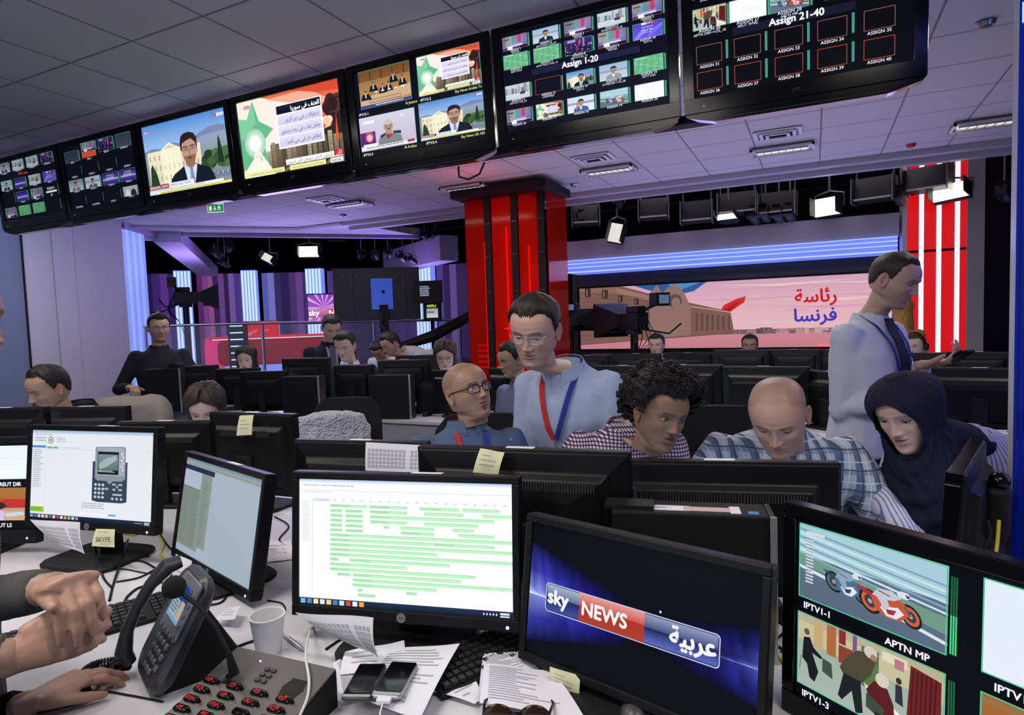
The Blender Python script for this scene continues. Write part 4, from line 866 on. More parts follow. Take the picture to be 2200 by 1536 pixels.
for px, py, lab in [(1671, 285, 'square ceiling vent at right, above the lit recessed light'), (1275, 338, 'square ceiling vent over the middle of the room'), (700, 427, 'square ceiling vent on the left, beside the exit sign')]:
    p = ceil_at(px, py); vent(p.x, p.y, lab)
for i, (px, py, lab) in enumerate([(1233, 395, 'small round ceiling speaker above the red column'), (2117, 46, 'small round chrome downlight near the right TV'), (737, 461, 'small round ceiling fitting before the left studio')]):
    p = ceil_at(px, py); t = thing('downlight', lab, 'downlight', (p.x, p.y, CEIL-.01))
    MB().cyl((0, 0, 0), (0, 0, -.02), .055, .045, n=24).build('ring', STEEL, t, smooth=True); MB().sphere((0, 0, -.016), (.035, .035, .012)).build('lens', GREYP, t, smooth=True)
p = ceil_at(1957, 310); o = MB().cyl((p.x, p.y, CEIL), (p.x, p.y, CEIL-.03), .05, .035, n=20).build('smoke_detector', mat('red_plastic', (.6, .03, .02), .5), None, smooth=True); tag(o, 'small red round detector on the ceiling before the red pillar', 'detector')
# exit sign
p = at(464, 447, 7.6); t = thing('exit_sign', 'small green exit sign hanging under the ceiling', 'sign', (p.x, p.y, p.z-.06), math.radians(25))
MB().box((0, 0, .06), (.21, .02, .12)).build('sign_box', WHITEP, t); MB().cyl((0, 0, .12), (0, 0, CEIL-p.z+.05), .006).build('hanger', STEEL, t)
c = Cv(.20, .11); c.fill('#cfe8dc'); c.rect(.03, .12, .97, .9, '#0f8a5c'); c.rect(.1, .3, .27, .78, '#e6fff4'); c.poly([(.42, .3), (.48, .3), (.48, .55), (.55, .55), (.45, .8), (.35, .55), (.42, .55)], '#e6fff4')
c.ell(.74, .25, .03, .07, '#e6fff4'); c.poly([(.66, .32), (.76, .34), (.74, .56), (.84, .68), (.82, .76), (.7, .62), (.62, .8), (.58, .76), (.67, .56)], '#e6fff4'); c.line(.62, .45, .86, .5, .07, '#e6fff4')
c.mesh('picture', t, Tm(0, -.012, .06), SCREEN_LO)
# ------------------------------------------------------------------ hanging TV row
def make_tv(x, y, z, tilt, scr, lab, m=SCREEN, led=(.2, 1, .3)):
    t = thing('hanging_television', lab, 'television', (x, y, z-.35), 0, 'televisions in the hanging row')
    M = Tm(0, 0, .35) @ Rx(tilt)
    b = MB()
    # bezel frame around the screen, deep rounded shell behind
    for (cx, cz, w, h) in [(0, .285, 1.035, .046), (-.491, 0, .053, .53), (.491, 0, .053, .53), (0, -.298, 1.035, .075)]: b.box((cx, -.004, cz), (w, .03, h), 0, M)
    b.build('bezel', GLOSS, t, bevel=.003)
    MB().loft([[(sx*w, yy, zc+sz*h) for sx, sz in ((-1, -1), (1, -1), (1, 1), (-1, 1))] for w, h, zc, yy in ((.515, .31, -.01, .012), (.50, .30, -.01, .06), (.36, .2, -.02, .11))], 0, M).build('back_shell', BLACKM, t)
    # speaker lip below: shallow faceted pod
    p = [(-.517, -.333), (.517, -.333), (.50, -.352), (.40, -.378), (.37, -.385), (-.37, -.385), (-.40, -.378), (-.50, -.352)]
    MB().prism(p, -.012, .06, 0, M).build('speaker_pod', GLOSS, t)
    m_ = MB()
    for k in range(60): m_.box((-.36+k*.0122, -.0135, -.372), (.007, .004, .006), 0, M)
    m_.build('speaker_grille', mat('dim_grille', (.05, .05, .055), .5), t)
    c = Cv(.93, .523); scr(c); c.mesh('picture', t, M @ Tm(0, -.006, 0), m)
    MB().box((0, .002, 0), (.94, .01, .53), 0, M).build('screen_panel', PANELOFF, t)
    c = Cv(.12, .03); c.l = 1; c.text('JVC', .5, .8, .6, (.10, .10, .11), 'c', bold=.02); c.mesh('maker_mark', t, M @ Tm(0, -.02, -.30), mat_mark)
    MB().sphere((-.42, -.021, -.305), (.003, .002, .003), 8, 6, 0, M).build('power_light', emis('green_led', led, .8), t)
    m_ = MB().box((0, .17, .02), (.42, .03, .3), 0, M); m_.cyl((0, .2, .02), (0, .2, CEIL-z+.02), .03, n=12)
    m_.build('ceiling_bracket', BLACKM, t)
    return t
mat_mark = attr_mat('printed_marks', False, rough=.6)
TVX = lambda k: -.0722+1.05326*(k-6)
labs = ['leftmost hanging TV with sixteen small pictures and red heading', 'hanging TV of mostly empty dark tiles, second from the left', 'hanging TV showing a newsreader in dark suit before a palace', 'hanging TV showing green star, smoke and arabic headline panel', 'hanging TV split into four news channels', 'hanging TV filled with twenty numbered feeds headed Assign 1-20', 'rightmost hanging TV with empty red outlined tiles, headed Assign 21-40']
for k, (fn, m) in enumerate([(scr_wall_a, SCREEN_LO), (scr_wall_b, SCREEN_LO), (pic_anchor, SCREEN_HI), (pic_map, SCREEN_HI), (scr_iptv, SCREEN_HI), (scr_assign20, SCREEN_HI), (scr_assign40, SCREEN_HI)]):
    make_tv(TVX(k), 3.293, 2.834, .0812, fn, labs[k], m)
# rail carrying the row
t = thing('mounting_rail', 'long black rail under and behind the row of hanging TVs', 'rail', (-3.2, 3.42, 2.50))
MB().box((0, 0, .0), (7.0, .1, .045)).build('rail', BLACKM, t, bevel=.006)
m_ = MB()
for k in range(7): m_.box((TVX(k)+3.2, .04, .3), (.06, .04, .6))
m_.build('bracket', BLACKM, t)
o = MB().tube([(-1.95, 3.36, 2.44), (-1.93, 3.33, 2.37), (-1.86, 3.32, 2.345), (-1.79, 3.33, 2.37), (-1.77, 3.36, 2.44)], .006, 8).build('loose_cable', BLACKM, None, smooth=True); tag(o, 'short black cable loop drooping below the hanging TV row', 'cable')
# ------------------------------------------------------------------ desks
DZ = .74
def slab(name, pts, z0, z1, m, parent=None, **k):
    n = len(pts); mb = MB().loft([[(x, y, z0) for x, y in pts], [(x, y, z1) for x, y in pts]])
    return mb.build(name, m, parent, **k)
def desk(pts, lab, z=DZ, panel=None, legs=()):
    cx = sum(p[0] for p in pts)/len(pts); cy = sum(p[1] for p in pts)/len(pts)
    t = thing('desk', lab, 'desk', (cx, cy, 0)); P = [(x-cx, y-cy) for x, y in pts]
    slab('desktop', P, z-.028, z, DESKW, t, bevel=.004)
    for k, (i, j, h) in enumerate(panel or []):
        a, b = Vector((*P[i], 0)), Vector((*P[j], 0)); nn = Vector((-(b-a).y, (b-a).x, 0)).normalized()*.03
        c0 = Vector((0, 0, 0)); a = a+(c0-a).normalized()*.04; b = b+(c0-b).normalized()*.04
        MB().loft([[(p.x, p.y, z-.03-h), (p.x+nn.x, p.y+nn.y, z-.03-h), (p.x+nn.x, p.y+nn.y, z-.03), (p.x, p.y, z-.03)] for p in (a, b)]).build('modesty_panel', mat('light_grey_panel', (.36, .365, .40), .5), t)
    for x, y in legs:
        MB().box((x-cx, y-cy, (z-.03)/2), (.06, .06, z-.03)).build('leg', SILVER, t)
    return t
desk([(-3.3, .95), (-2.2, .72), (-1.0, .62), (-.2, .78), (.55, 1.15), (1.3, 1.25), (1.5, 2.06), (.4, 2.0), (-.9, 1.98), (-2.2, 2.10), (-3.6, 2.6)], 'big white curved desk in the foreground carrying phone and monitors', panel=[(8, 9, .5)], legs=[(-3.2, 1.1), (1.25, 1.4), (-3.3, 2.35), (1.2, 2.1)])
pl = atz(262, 873, DZ); pm = atz(905, 905, DZ); pr = atz(1190, 918, DZ)
desk([tuple(pl.xy), tuple(pm.xy), (pr.x, pr.y), (pr.x+.1, pr.y+1.55), (pm.x-.2, pm.y+1.6), (pl.x-.3, pl.y+1.5)], 'long white desk of the middle row, left block under many monitors', panel=[(0, 1, .55), (1, 2, .55)], legs=[(pl.x+.2, pl.y+.2), (pr.x-.1, pr.y+1.2)])
a = atz(1290, 922, DZ); b = atz(1520, 938, DZ); c_ = atz(2195, 955, DZ)
desk([tuple(a.xy), tuple(b.xy), tuple(c_.xy), (c_.x+.1, c_.y+1.45), (b.x, b.y+1.55), (a.x, a.y+1.55)], 'white desk of the middle row, right block behind the curly haired man', panel=[(0, 1, .55), (1, 2, .55)], legs=[(a.x+.1, a.y+.2), (c_.x, c_.y+1.2)])
desk([(-2.7, 6.2), (1.9, 6.2), (1.9, 7.3), (-2.7, 7.3)], 'rear desk row below the pink video wall', panel=[(0, 1, .5)], legs=[(-2.6, 7.2), (1.8, 7.2)])
# ------------------------------------------------------------------ monitors
GLOWP = emis('lit_screen_blank', (.50, .62, .95), 1.1)
def make_monitor(W, H, zc, tilt, lab, name='computer_monitor', cat='monitor', scr=None, m=SCREEN, rear=False, group=None, sticker=True, neck=True, bez=.018, chin=.028, led=(.15, .15, 1), logo='hp', shell=BLACK, vent='wide'):
    # W,H = visible screen; zc = height of the screen centre above the desk; root at desk level
    t = thing(name, lab, cat, (0, 0, 0), 0, group)
    M = Tm(0, 0, zc) @ Rx(-tilt)
    b = MB(); D = .034
    b.box((0, .0, H/2+bez/2), (W+2*bez, D, bez), 0, M); b.box((0, 0, -H/2-chin/2), (W+2*bez, D, chin), 0, M)
    for s_ in (-1, 1): b.box((s_*(W/2+bez/2), 0, 0), (bez, D, H), 0, M)
    b.build('bezel', shell, t, bevel=.003)
    HH = H+bez+chin; c0 = (bez-chin)/2
    ring = lambda w, h, y, dz=0: [(sx*w/2, y, c0+dz+sz*h/2) for sx, sz in ((-1, -1), (1, -1), (1, 1), (-1, 1))]
    MB().loft([ring(W+2*bez-.004, HH-.004, D/2-.012), ring(W+2*bez-.01, HH-.01, D/2+.006), ring(W*.86, HH*.74, D/2+.012, -.01), ring(W*.80, HH*.66, D/2+.032, -.012), ring(W*.5, HH*.4, D/2+.038, -.02)], 0, M).build('back_shell', BLACK, t, bevel=.004)
    if rear:
        v = MB(); n = 56 if vent == 'wide' else 30; ww = W*(.74 if vent == 'wide' else .6)
        for k in range(n): v.box((-ww/2+ww*k/(n-1), D/2+.030, c0+HH*.29-.012), (ww/n*.45, .010, .020), 0, M)
        v.box((0, D/2+.027, c0+HH*.275-.022), (ww, .012, .003), 0, M)
        v.build('vent_grille', mat('worn_grille', (.045, .045, .042), .45), t)
    if scr:
        c = Cv(W, H); scr(c); c.mesh('picture', t, M @ Tm(0, -D/2+.006, 0), m)
        MB().box((0, -D/2+.012, 0), (W+.004, .008, H+.004), 0, M).build('screen_panel', PANELOFF, t)
    else:
        MB().quad((-W/2, -D/2+.006, -H/2), (W/2, -D/2+.006, -H/2), (W/2, -D/2+.006, H/2), (-W/2, -D/2+.006, H/2), 0, M).build('screen_panel', GLOWP, t)
    if scr and logo == 'hp':
        l = MB(); l.cyl((0, -D/2, -H/2-chin/2), (0, -D/2-.0012, -H/2-chin/2), .011, n=24, M=M); l.build('round_badge', mat('dull_silver', (.25, .26, .28), .4, metal=.5), t)
        c = Cv(.02, .02); c.l = 1; c.text('hp', .5, .68, .42, (.03, .03, .04), 'c', bold=.02, shear=.25); c.mesh('maker_mark', t, M @ Tm(0, -D/2-.0013, -H/2-chin/2), mat_mark)
    if scr and logo: MB().sphere((W/2-.012, -D/2-.0005, -H/2-chin*.62), (.004, .002, .004), 10, 6, 0, M).build('power_light', emis('blue_violet_led', (.35, .3, 1.0), 3.0), t)
    if sticker:
        for sx in ((0,) if rear else (.06,)):
            MB().box((sx, 0, H/2+bez+.001), (.075, .02, .001), 0, M).build('name_sticker', WHITEP, t)
    if neck:
        MB().box((0, .05, zc*.5), (.075 if W > .4 else .06, .03, zc*1.0-.01), 0).build('stand_neck', BLACKM, t, bevel=.004)
        MB().rbox((0, .0, .008), (.30 if W > .4 else .2, .24 if scr else .19, .014), .06, axis='z').build('stand_base', BLACKM, t, smooth=True)
    return t
def put(t, x, y, yaw, z=DZ): t.location = (x, y, z); t.rotation_euler = (0, 0, yaw); return t
R_ = math.radians
def scaled(x, y, z, s): return x*s, y*s, 1.5+(z-1.62)*s
def placefit(t, x, y, yaw): return put(t, x, y, yaw)
x, y, z = scaled(-2.094, 1.196, 1.162, 1.04); M1 = make_monitor(.53, .299, z-DZ, .116, 'lit monitor showing a grey radio handset, at left above the sticky note', scr=scr_web, m=SCREEN, sticker=True); put(M1, x, y, .16)
x, y, z = scaled(-1.57, 1.239, 1.073, 1.04); M2 = make_monitor(.53, .299, z-DZ, .188, 'lit monitor turned sharply left with mostly blank pale page', scr=scr_tall, m=SCREEN_LO); put(M2, x, y, -.282)
x, y, z = scaled(-.837, 1.132, 1.121, 1.04); M3 = make_monitor(.53, .299, z-DZ, .10, 'brightest monitor in the centre showing a chart of green bars', scr=scr_sched, m=SCREEN_HI); put(M3, x, y, .227)
x, y, z = scaled(-.333, 1.202, 1.015, .955); M4 = make_monitor(.487, .274, z-DZ, .157, 'monitor with large red and blue news channel logo', scr=scr_sky, m=SCREEN, sticker=False, logo='', bez=.017, chin=.02); put(M4, x, y, -.251)
# TV with four feeds at the right edge (pose from its upper-left tile)
W5, H5 = .58, .33
M5 = make_monitor(W5, H5, .21, .03, 'glossy black TV at lower right showing motorbikes and a polling room', name='television', cat='television', scr=scr_iptv1, m=SCREEN, sticker=False, logo='', bez=.026, chin=.045, shell=GLOSS)
yaw5 = -.60; q = at(1724, 1162, 1.16); ux = Vector((math.cos(yaw5), math.sin(yaw5), 0)); top_c = q+ux*(W5/2-.01*W5); put(M5, top_c.x, top_c.y, yaw5)
M5z = q.z
# multiviewer at the left edge behind M1
M0 = make_monitor(.53, .299, .235, .1, 'dark TV at the left edge with captions REUT LS under its pictures', name='television', cat='television', scr=scr_reut, m=SCREEN_HI, sticker=False, bez=.022, chin=.05, logo='x')
q = at(-75, 1075, 2.22); put(M0, q.x, q.y, R_(22))
# rear views on the facing side of the foreground desk
def rear(pxc, ytop, Zc, W, H, yaw, lab, **k):
    p = at(pxc, ytop, Zc); bz = k.get('bez', .018); z = p.z-DZ-H/2-bz
    t = make_monitor(W, H, max(z, H/2+.04), 0, lab, rear=True, **k); return put(t, p.x, p.y, R_(180+yaw))
RB7 = rear(1545, 988, 1.60, .53, .30, 14, 'black monitor seen from behind, directly in front of the man in plaid shirt')
RB6 = rear(1118, 962, 1.61, .53, .31, 9, 'black monitor seen from behind with yellow note folded over its top edge')
RB5 = rear(775, 945, 2.02, .44, .30, 10, 'black monitor seen from behind with printed keyboard sheet over its right end')
RB4 = rear(543, 886, 2.65, .42, .30, 4, 'black monitor seen from behind with yellow note at its top left', vent='n')
RB3 = rear(356, 904, 2.75, .42, .27, 18, 'low black monitor seen from behind, between the handset screen and the yellow note monitor')
RB2 = rear(186, 873, 3.0, .40, .27, 20, 'black monitor seen from behind in front of the seated man at far left')
RB1 = rear(8, 876, 2.95, .40, .27, 22, 'black monitor seen from behind, cut by the left edge of the photo')
# glossy monitor seen edge-on at right
p = at(2078, 1015, 1.50); E1 = make_monitor(.42, .235, .225, .05, 'thick glossy monitor seen edge-on in front of the woman in headscarf', scr=None, sticker=False, shell=GLOSS, bez=.03, chin=.05, logo='')
put(E1, p.x+.02, p.y+.16, R_(-106))
MB().box((.0, .075, .13), (.08, .045, .13), 0, Tm(0, 0, .10)).build('wall_bracket', BLACKM, E1, bevel=.01)
MB().sphere((0, .075, .225), (.03, .024, .024), 20, 12, 0, Tm(0, 0, .085)).build('bracket_cap', GLOSS, E1, smooth=True)
# middle row, left block
row = [(352, 782, 6.1, .36, .29, 28, 'black monitor from behind in front of the standing man in dark shirt'), (424, 785, 6.0, .36, .29, 28, 'black monitor from behind, second in the middle row beside the silver edged box'),
 (512, 791, 5.9, .40, .30, 20, 'black monitor from behind below the dark haired woman'), (567, 797, 5.4, .40, .30, 18, 'black monitor from behind overlapping its neighbour, below and right of the dark haired woman'),
 (658, 769, 5.5, .42, .33, 15, 'tall black monitor from behind left of the man with red lanyard'), (760, 783, 5.1, .31, .30, 12, 'narrow black monitor from behind in front of the man with red lanyard'),
 (868, 772, 5.3, .44, .32, 12, 'black monitor from behind, left of the woman in glasses'), (893, 763, 6.4, .40, .30, 12, 'black monitor from behind under the man in grey hoodie'),
 (975, 795, 5.0, .40, .30, -6, 'black monitor from behind between the bald man in glasses and the woman in glasses'), (1076, 790, 4.7, .20, .29, -20, 'narrow black monitor from behind right of the bald man in glasses')]
for r in row: rear(*r, vent='n', group='monitors of the middle desk row')
row = [(1338, 785, 4.55, .42, .29, 0, 'black monitor from behind between leaning man and curly hair'), (1462, 783, 4.35, .53, .31, -3, 'wide black monitor from behind above the curly haired man'), (1640, 787, 4.2, .53, .31, -4, 'wide black monitor from behind above the shaved head'), (1786, 798, 3.95, .46, .30, -42, 'black monitor turned aside behind the standing man in white shirt'), (2105, 790, 3.55, .50, .30, -8, 'wide black monitor from behind, right of the headscarf')]
for r in row: rear(*r, group='monitors of the middle desk row')
row = [(1262, 763, 6.7, .42, .29, 4, 'far black monitor from behind, nearest the red column'), (1366, 765, 6.6, .50, .30, 3, 'far black monitor from behind just under the man in pale blue'), (1478, 763, 6.6, .48, .29, -12, 'far glossy monitor from behind, left of the man with moustache'), (1592, 757, 6.5, .52, .31, -2, 'far black monitor from behind below the man with moustache and glasses'), (1706, 752, 6.3, .46, .31, -6, 'far bluish black monitor from behind left of the standing man'), (1785, 756, 6.2, .40, .3, -6, 'far black monitor from behind, half hidden by the standing man'), (2003, 758, 5.6, .30, .28, -6, 'far black monitor from behind under the headset man'), (2103, 757, 5.4, .42, .29, -10, 'far black monitor from behind at the right, by the blue glow')]
for r in row: rear(*r, vent='n', group='far monitors below the video wall')
# small upright computers
def pc(x, y, z, yaw, lab, w=.335, h=.30, d=.10, stickers=False, group=None):
    t = thing('desktop_computer', lab, 'computer', (x, y, z), yaw, group)
    MB().box((0, 0, h/2), (w, d, h)).build('case', BLACKM, t, bevel=.004)
    MB().box((w/2+.006, 0, h/2), (.012, d+.002, h+.002)).build('front_bezel', mat('dark_gloss_plastic', (.02, .02, .022), .3), t, bevel=.002)
    MB().box((w/2+.006, -d/2-.003, h/2), (.014, .006, h+.004)).build('silver_edge', SILVER, t, bevel=.001)
    if stickers:
        MB().box((-.06, -.01, h+.0005), (.125, .035, .001)).build('barcode_label', WHITEP, t); MB().box((.04, -.012, h+.0008), (.1, .03, .001)).build('licence_label', mat('pink_label', (.62, .42, .42), .6), t)
        MB().box((.10, -.01, h+.0006), (.022, .05, .001)).build('name_sticker', WHITEP, t); MB().box((.137, -.025, h+.0006), (.022, .02, .001)).build('blue_badge', mat('blue_badge_print', (.06, .2, .6), .5), t)
        MB().box((-.13, 0, h+.004), (.11, .06, .008)).build('rear_vent', BLACKM, t)
        c = Cv(.12, .03); c.l = 1; c.scrib(.05, .2, .7, .8, 3, (.2, .2, .22), 4); c.mesh('label_print', t, Tm(-.06, -.01, h+.0012) @ Rx(-PI/2), mat_mark)
    return t
q = at(1478, 1090, 1.42); pc(q.x, q.y, DZ, R_(12), 'upright black computer with silver edge and barcode labels behind the logo monitor', h=q.z-DZ, stickers=True)
for (px, py, Zc, yaw, lab) in [(352, 792, 5.9, 25, 'small black computer with silver edge at the left end of the middle desk'), (650, 808, 5.2, 12, 'small black computer behind the tall monitor in the middle row'), (840, 805, 5.0, 14, 'small black computer with bright silver edge beside the red lanyard man'), (1330, 812, 4.4, 0, 'small black computer with white strip behind the leaning man'), (1630, 822, 4.1, 0, 'small black computer behind the shaved head')]:
    q = at(px, py, Zc); pc(q.x, q.y, DZ, R_(yaw), lab, h=max(.2, q.z-DZ), group='upright computers on the middle desks')
# ------------------------------------------------------------------ left studio behind the opening
def cols_wall(name, pxs, ytop, ybot, Zs, lab, colfn):
    pass
STZ = .62
struct('floor_stage', MB().loft([[(x, y, z) for x, y in ((-17, 7.6), (-10.4, 7.6), (-6.8, 10.9), (-6.2, 20), (-17, 20))] for z in (.0, STZ)]), mat('violet_gloss_floor', (.06, .04, .11), .2))
# curtain of backlit strips, concave
strips = [(318, '#2c1c4a', 1), (332, '#4a2c78', 1), (350, '#6a3d98', 1), (366, '#3a2560', 1), (380, '#5a3a86', 1), (392, '#c9dcff', 0), (428, '#6a2c66', 1), (440, '#8a4c96', 1), (452, '#a85c98', 1), (462, '#43295f', 1), (474, '#7a4d9c', 1), (486, '#3a2654', 1), (496, '#8464b4', 1), (508, '#57408c', 1), (522, '#7a62b8', 1), (536, '#cfe2ff', 0), (568, '#6a6ac0', 1), (580, '#8a8ad8', 1), (594, '#3f3470', 1), (608, '#33285a', 1), (626, '#5a3c7c', 1), (640, '#7a4c98', 1), (655, '#48306a', 1), (674, '#c4d4ff', 0), (708, '#5a3f88', 1), (730, '#3c2c60', 1), (760, '#30264e', 1), (800, '#3c2c60', 1), (860, '#4a3470', 1), (908, '#c4d4ff', 0), (942, '#5a468c', 1), (956, '#37285a', 1), (970, '#6c5a9c', 1), (984, '#3a2c5c', 1), (1010, '#2a2046', 1)]
t = thing('backlit_curtain', 'tall curved backdrop of violet strips in the left studio', 'backdrop', (0, 0, 0))
base = MB(); pts = []
for i, (px, colr, k) in enumerate(strips[:-1]):
    px2 = strips[i+1][0]; Za = 15.2+1.0*math.sin((px-318)/700*PI); Zb = 15.2+1.0*math.sin((px2-318)/700*PI)
    a = at(px, 700, Za); b = at(px2, 700, Zb)
    if k:
        m_ = MB(); m_.quad((a.x, a.y, STZ), (b.x, b.y, STZ), (b.x, b.y, 2.9), (a.x, a.y, 2.9))
        dr = lin(colr)
        m = mat('strip_'+colr[1:], tuple(v*.5 for v in dr), .5, emit=dr, es=.55)
        o = m_.build('strip', m, t, fix=False)
        if 430 < px < 500:     # magenta foot lights
            m2 = MB(); m2.quad((a.x+.02, a.y-.06, STZ), (b.x+.02, b.y-.06, STZ), (b.x+.02, b.y-.06, 1.15), (a.x+.02, a.y-.06, 1.15)); m2.build('red_lit_foot', emis('crimson_glow_%d' % (px % 2), [(.55, .03, .16), (.4, .03, .22)][px % 2], 1), t, fix=False)
    else:
        mid = (a+b)/2; w = (b-a).length
        m_ = MB().box((0, 0, 1.8), (w, .3, 2.5)); ang = math.atan2(b.y-a.y, b.x-a.x)
        cset = thing('light_column', 'white-blue lit column in the left studio backdrop, at %s' % {392: 'its far left behind the camera', 536: 'its middle left', 674: 'its middle, above the small screen', 908: 'its right, behind the prompter'}[px], 'light column', (mid.x, mid.y-.15, STZ), ang, 'lit columns of the left studio')
        MB().box((0, 0, 1.12+.05), (w, .25, 2.34)).build('core', mat('blue_column', (.1, .1, .4), .4, emit=(.20, .28, .95), es=.9), cset)
        for q_ in range(5): MB().box((-w/2+w*(q_+.5)/5, -.14, 1.17), (w*.11, .02, 2.3)).build('light_tube', emis('cold_tube', (.55, .75, 1.0), 1.15), cset)
# beams converging over the studio
def beam(n_, p, q, h, w, m):
    d_ = (q-p); nn = Vector((-d_.y, d_.x, 0)).normalized()*w
    mb = MB().loft([[(P.x, P.y, P.z), (P.x+nn.x, P.y+nn.y, P.z), (P.x+nn.x, P.y+nn.y, P.z+h), (P.x, P.y, P.z+h)] for P in (p, q)])
    struct(n_, mb, m)
BM = mat('lilac_beam', (.45, .38, .62), .5)
beam('trim_7', at(330, 520, 10.6), at(428, 594, 15.0), .22, -.42, BM)
beam('trim_8', at(985, 560, 12.6), at(858, 588, 15.3), .5, .4, BM)
area('beam_wash', at(420, 640, 12), at(400, 560, 12), 1.0, 1.0, 25, (.5, .4, 1.0))
area('beam_wash', at(900, 640, 13), at(920, 540, 13), 1.0, 1.0, 18, (.5, .4, 1.0))
struct('trim_9', MB().loft([[(x, y, z) for x, y in ((at(275, 600, 9.65).x, at(275, 600, 9.65).y), (at(320, 600, 10.3).x, at(320, 600, 10.3).y), (-10.2, 7.4), (-10.7, 7.0))] for z in (CEIL-.10, CEIL+.1)]), PURPW)
# glass balustrade
t = thing('glass_balustrade', 'long glass balustrade with steel rail before the left studio', 'balustrade', (0, 0, 0))
ra = [at(308, 701, 10.0), at(560, 694, 10.6), at(800, 690, 10.9), at(985, 687, 10.9)]
zr = sum(p.z for p in ra)/4
MB().tube(ra, .022, 10).build('rail', STEEL, t, smooth=True)
GL = mat('thin_clear_pane', (.85, .88, 1.0), .03, alpha=.12, spec=.6)
for i in range(3):
    a, b = ra[i], ra[i+1]; m_ = MB().quad((a.x, a.y, STZ), (b.x, b.y, STZ), (b.x, b.y, b.z-.02), (a.x, a.y, a.z-.02)); m_.build('pane', GL, t, fix=False)
for i in range(4): MB().box((ra[i].x, ra[i].y+.03, (STZ+ra[i].z)/2), (.035, .035, ra[i].z-STZ)).build('post', STEEL, t)
MB().loft([[(ra[0].x, ra[0].y, z), (ra[3].x, ra[3].y, z), (ra[3].x, ra[3].y+.1, z), (ra[0].x, ra[0].y+.1, z)] for z in (0, STZ+.02)]).build('plinth', mat('dusk_violet_fascia', (.10, .09, .16), .5), t)
# red presenter desk and its light ladder
p = at(598, 745, 12.4); t = thing('presenter_desk', 'glossy red presenter desk in the left studio', 'desk', (p.x, p.y, STZ), math.radians(38))
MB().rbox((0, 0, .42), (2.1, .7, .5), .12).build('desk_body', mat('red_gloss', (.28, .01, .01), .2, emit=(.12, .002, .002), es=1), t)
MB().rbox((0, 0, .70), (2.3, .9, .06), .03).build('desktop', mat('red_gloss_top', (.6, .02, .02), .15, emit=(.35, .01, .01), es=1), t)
MB().box((0, -.46, .68), (2.2, .02, .015)).build('light_edge', emis('cold_tube', (.55, .75, 1.0), 1.15), t)
MB().box((0, 0, .09), (1.9, .5, .16)).build('lit_plinth', mat('blue_column', (.1, .1, .4), .4), t)
p = at(560, 722, 12.9); t = thing('red_sofa_back', 'bright red padded panel behind the presenter desk', 'panel', (p.x, p.y, STZ+.45), math.radians(38))
MB().rbox((0, 0, .35), (.75, .15, .45), .08).build('pad', mat('red_gloss_top', (.6, .02, .02), .15), t, smooth=True)
p = at(512, 740, 11.6); t = thing('light_ladder', 'dark stand with a ladder of short white light bars', 'light', (p.x, p.y, STZ), math.radians(38))
MB().box((0, .03, .45), (.34, .05, 1.1)).build('back_plate', BLACKM, t)
for k in range(7): MB().box((-.02, -.01, .18+k*.125), (.22, .02, .022)).build('light_bar', emis('cold_tube', (.55, .75, 1.0), 1.15), t)
p = at(470, 752, 12.6); t = thing('magenta_panel', 'crimson glowing box left of the light ladder', 'light', (p.x, p.y, STZ), math.radians(38))
MB().box((0, 0, .35), (.45, .2, .7)).build('lit_face', emis('crimson_glow_0', (.55, .03, .16), 1), t)
# small studio screen
p = at(696, 663, 12.0); t = thing('studio_screen', 'small screen with the letters sky N above the glass rail', 'screen', (p.x, p.y, p.z-.3), math.radians(42))
MB().box((0, .03, .3), (.62, .05, .58)).build('frame', BLACKM, t); c = Cv(.58, .54); scr_skyn(c); c.mesh('picture', t, Tm(0, -.001, .3), SCREEN); MB().cyl((0, .05, -.9), (0, .05, .1), .03).build('pole', BLACKM, t)
# back of the large floor TV
p = at(810, 632, 9.8); t = thing('floor_television', 'large television seen from behind on a stand above the glass rail', 'television', (p.x, p.y, STZ), math.radians(34))
zc = p.z-STZ
MB().box((0, 0, zc), (1.33, .06, .82)).build('back_shell', mat('blue_black_shell', (.018, .018, .035), .45), t, bevel=.01)
m_ = MB(); m_.box((-.38, -.04, zc), (.03, .02, .7)); m_.box((.42, -.04, zc), (.03, .02, .7)); m_.box((0, -.04, zc+.22), (.8, .015, .02))
for k in range(6): m_.cyl((-.5+k*.2, -.035, zc+.28), (-.5+k*.2, -.045, zc+.28), .03, n=16)
m_.build('mount_frame', mat('dark_mount_metal', (.03, .03, .04), .4), t)
MB().box((.08, -.05, zc+.0), (.33, .02, .48)).build('blue_reflection', mat('blue_reflection_glow', (.06, .12, .45), .15, bump=.8, bscale=9, emit=(.02, .05, .3), es=1), t)  # blue reflection on the shell, made as a faintly glowing patch
MB().cyl((.1, -.062, zc+.03), (.1, -.066, zc+.03), .028, n=16).build('hole', BLACKM, t)
MB().box((.1, -.06, zc-.62), (.13, .08, .9)).build('stand', BLACKM, t); MB().box((.1, 0, .03), (.9, .6, .06)).build('foot', BLACKM, t)
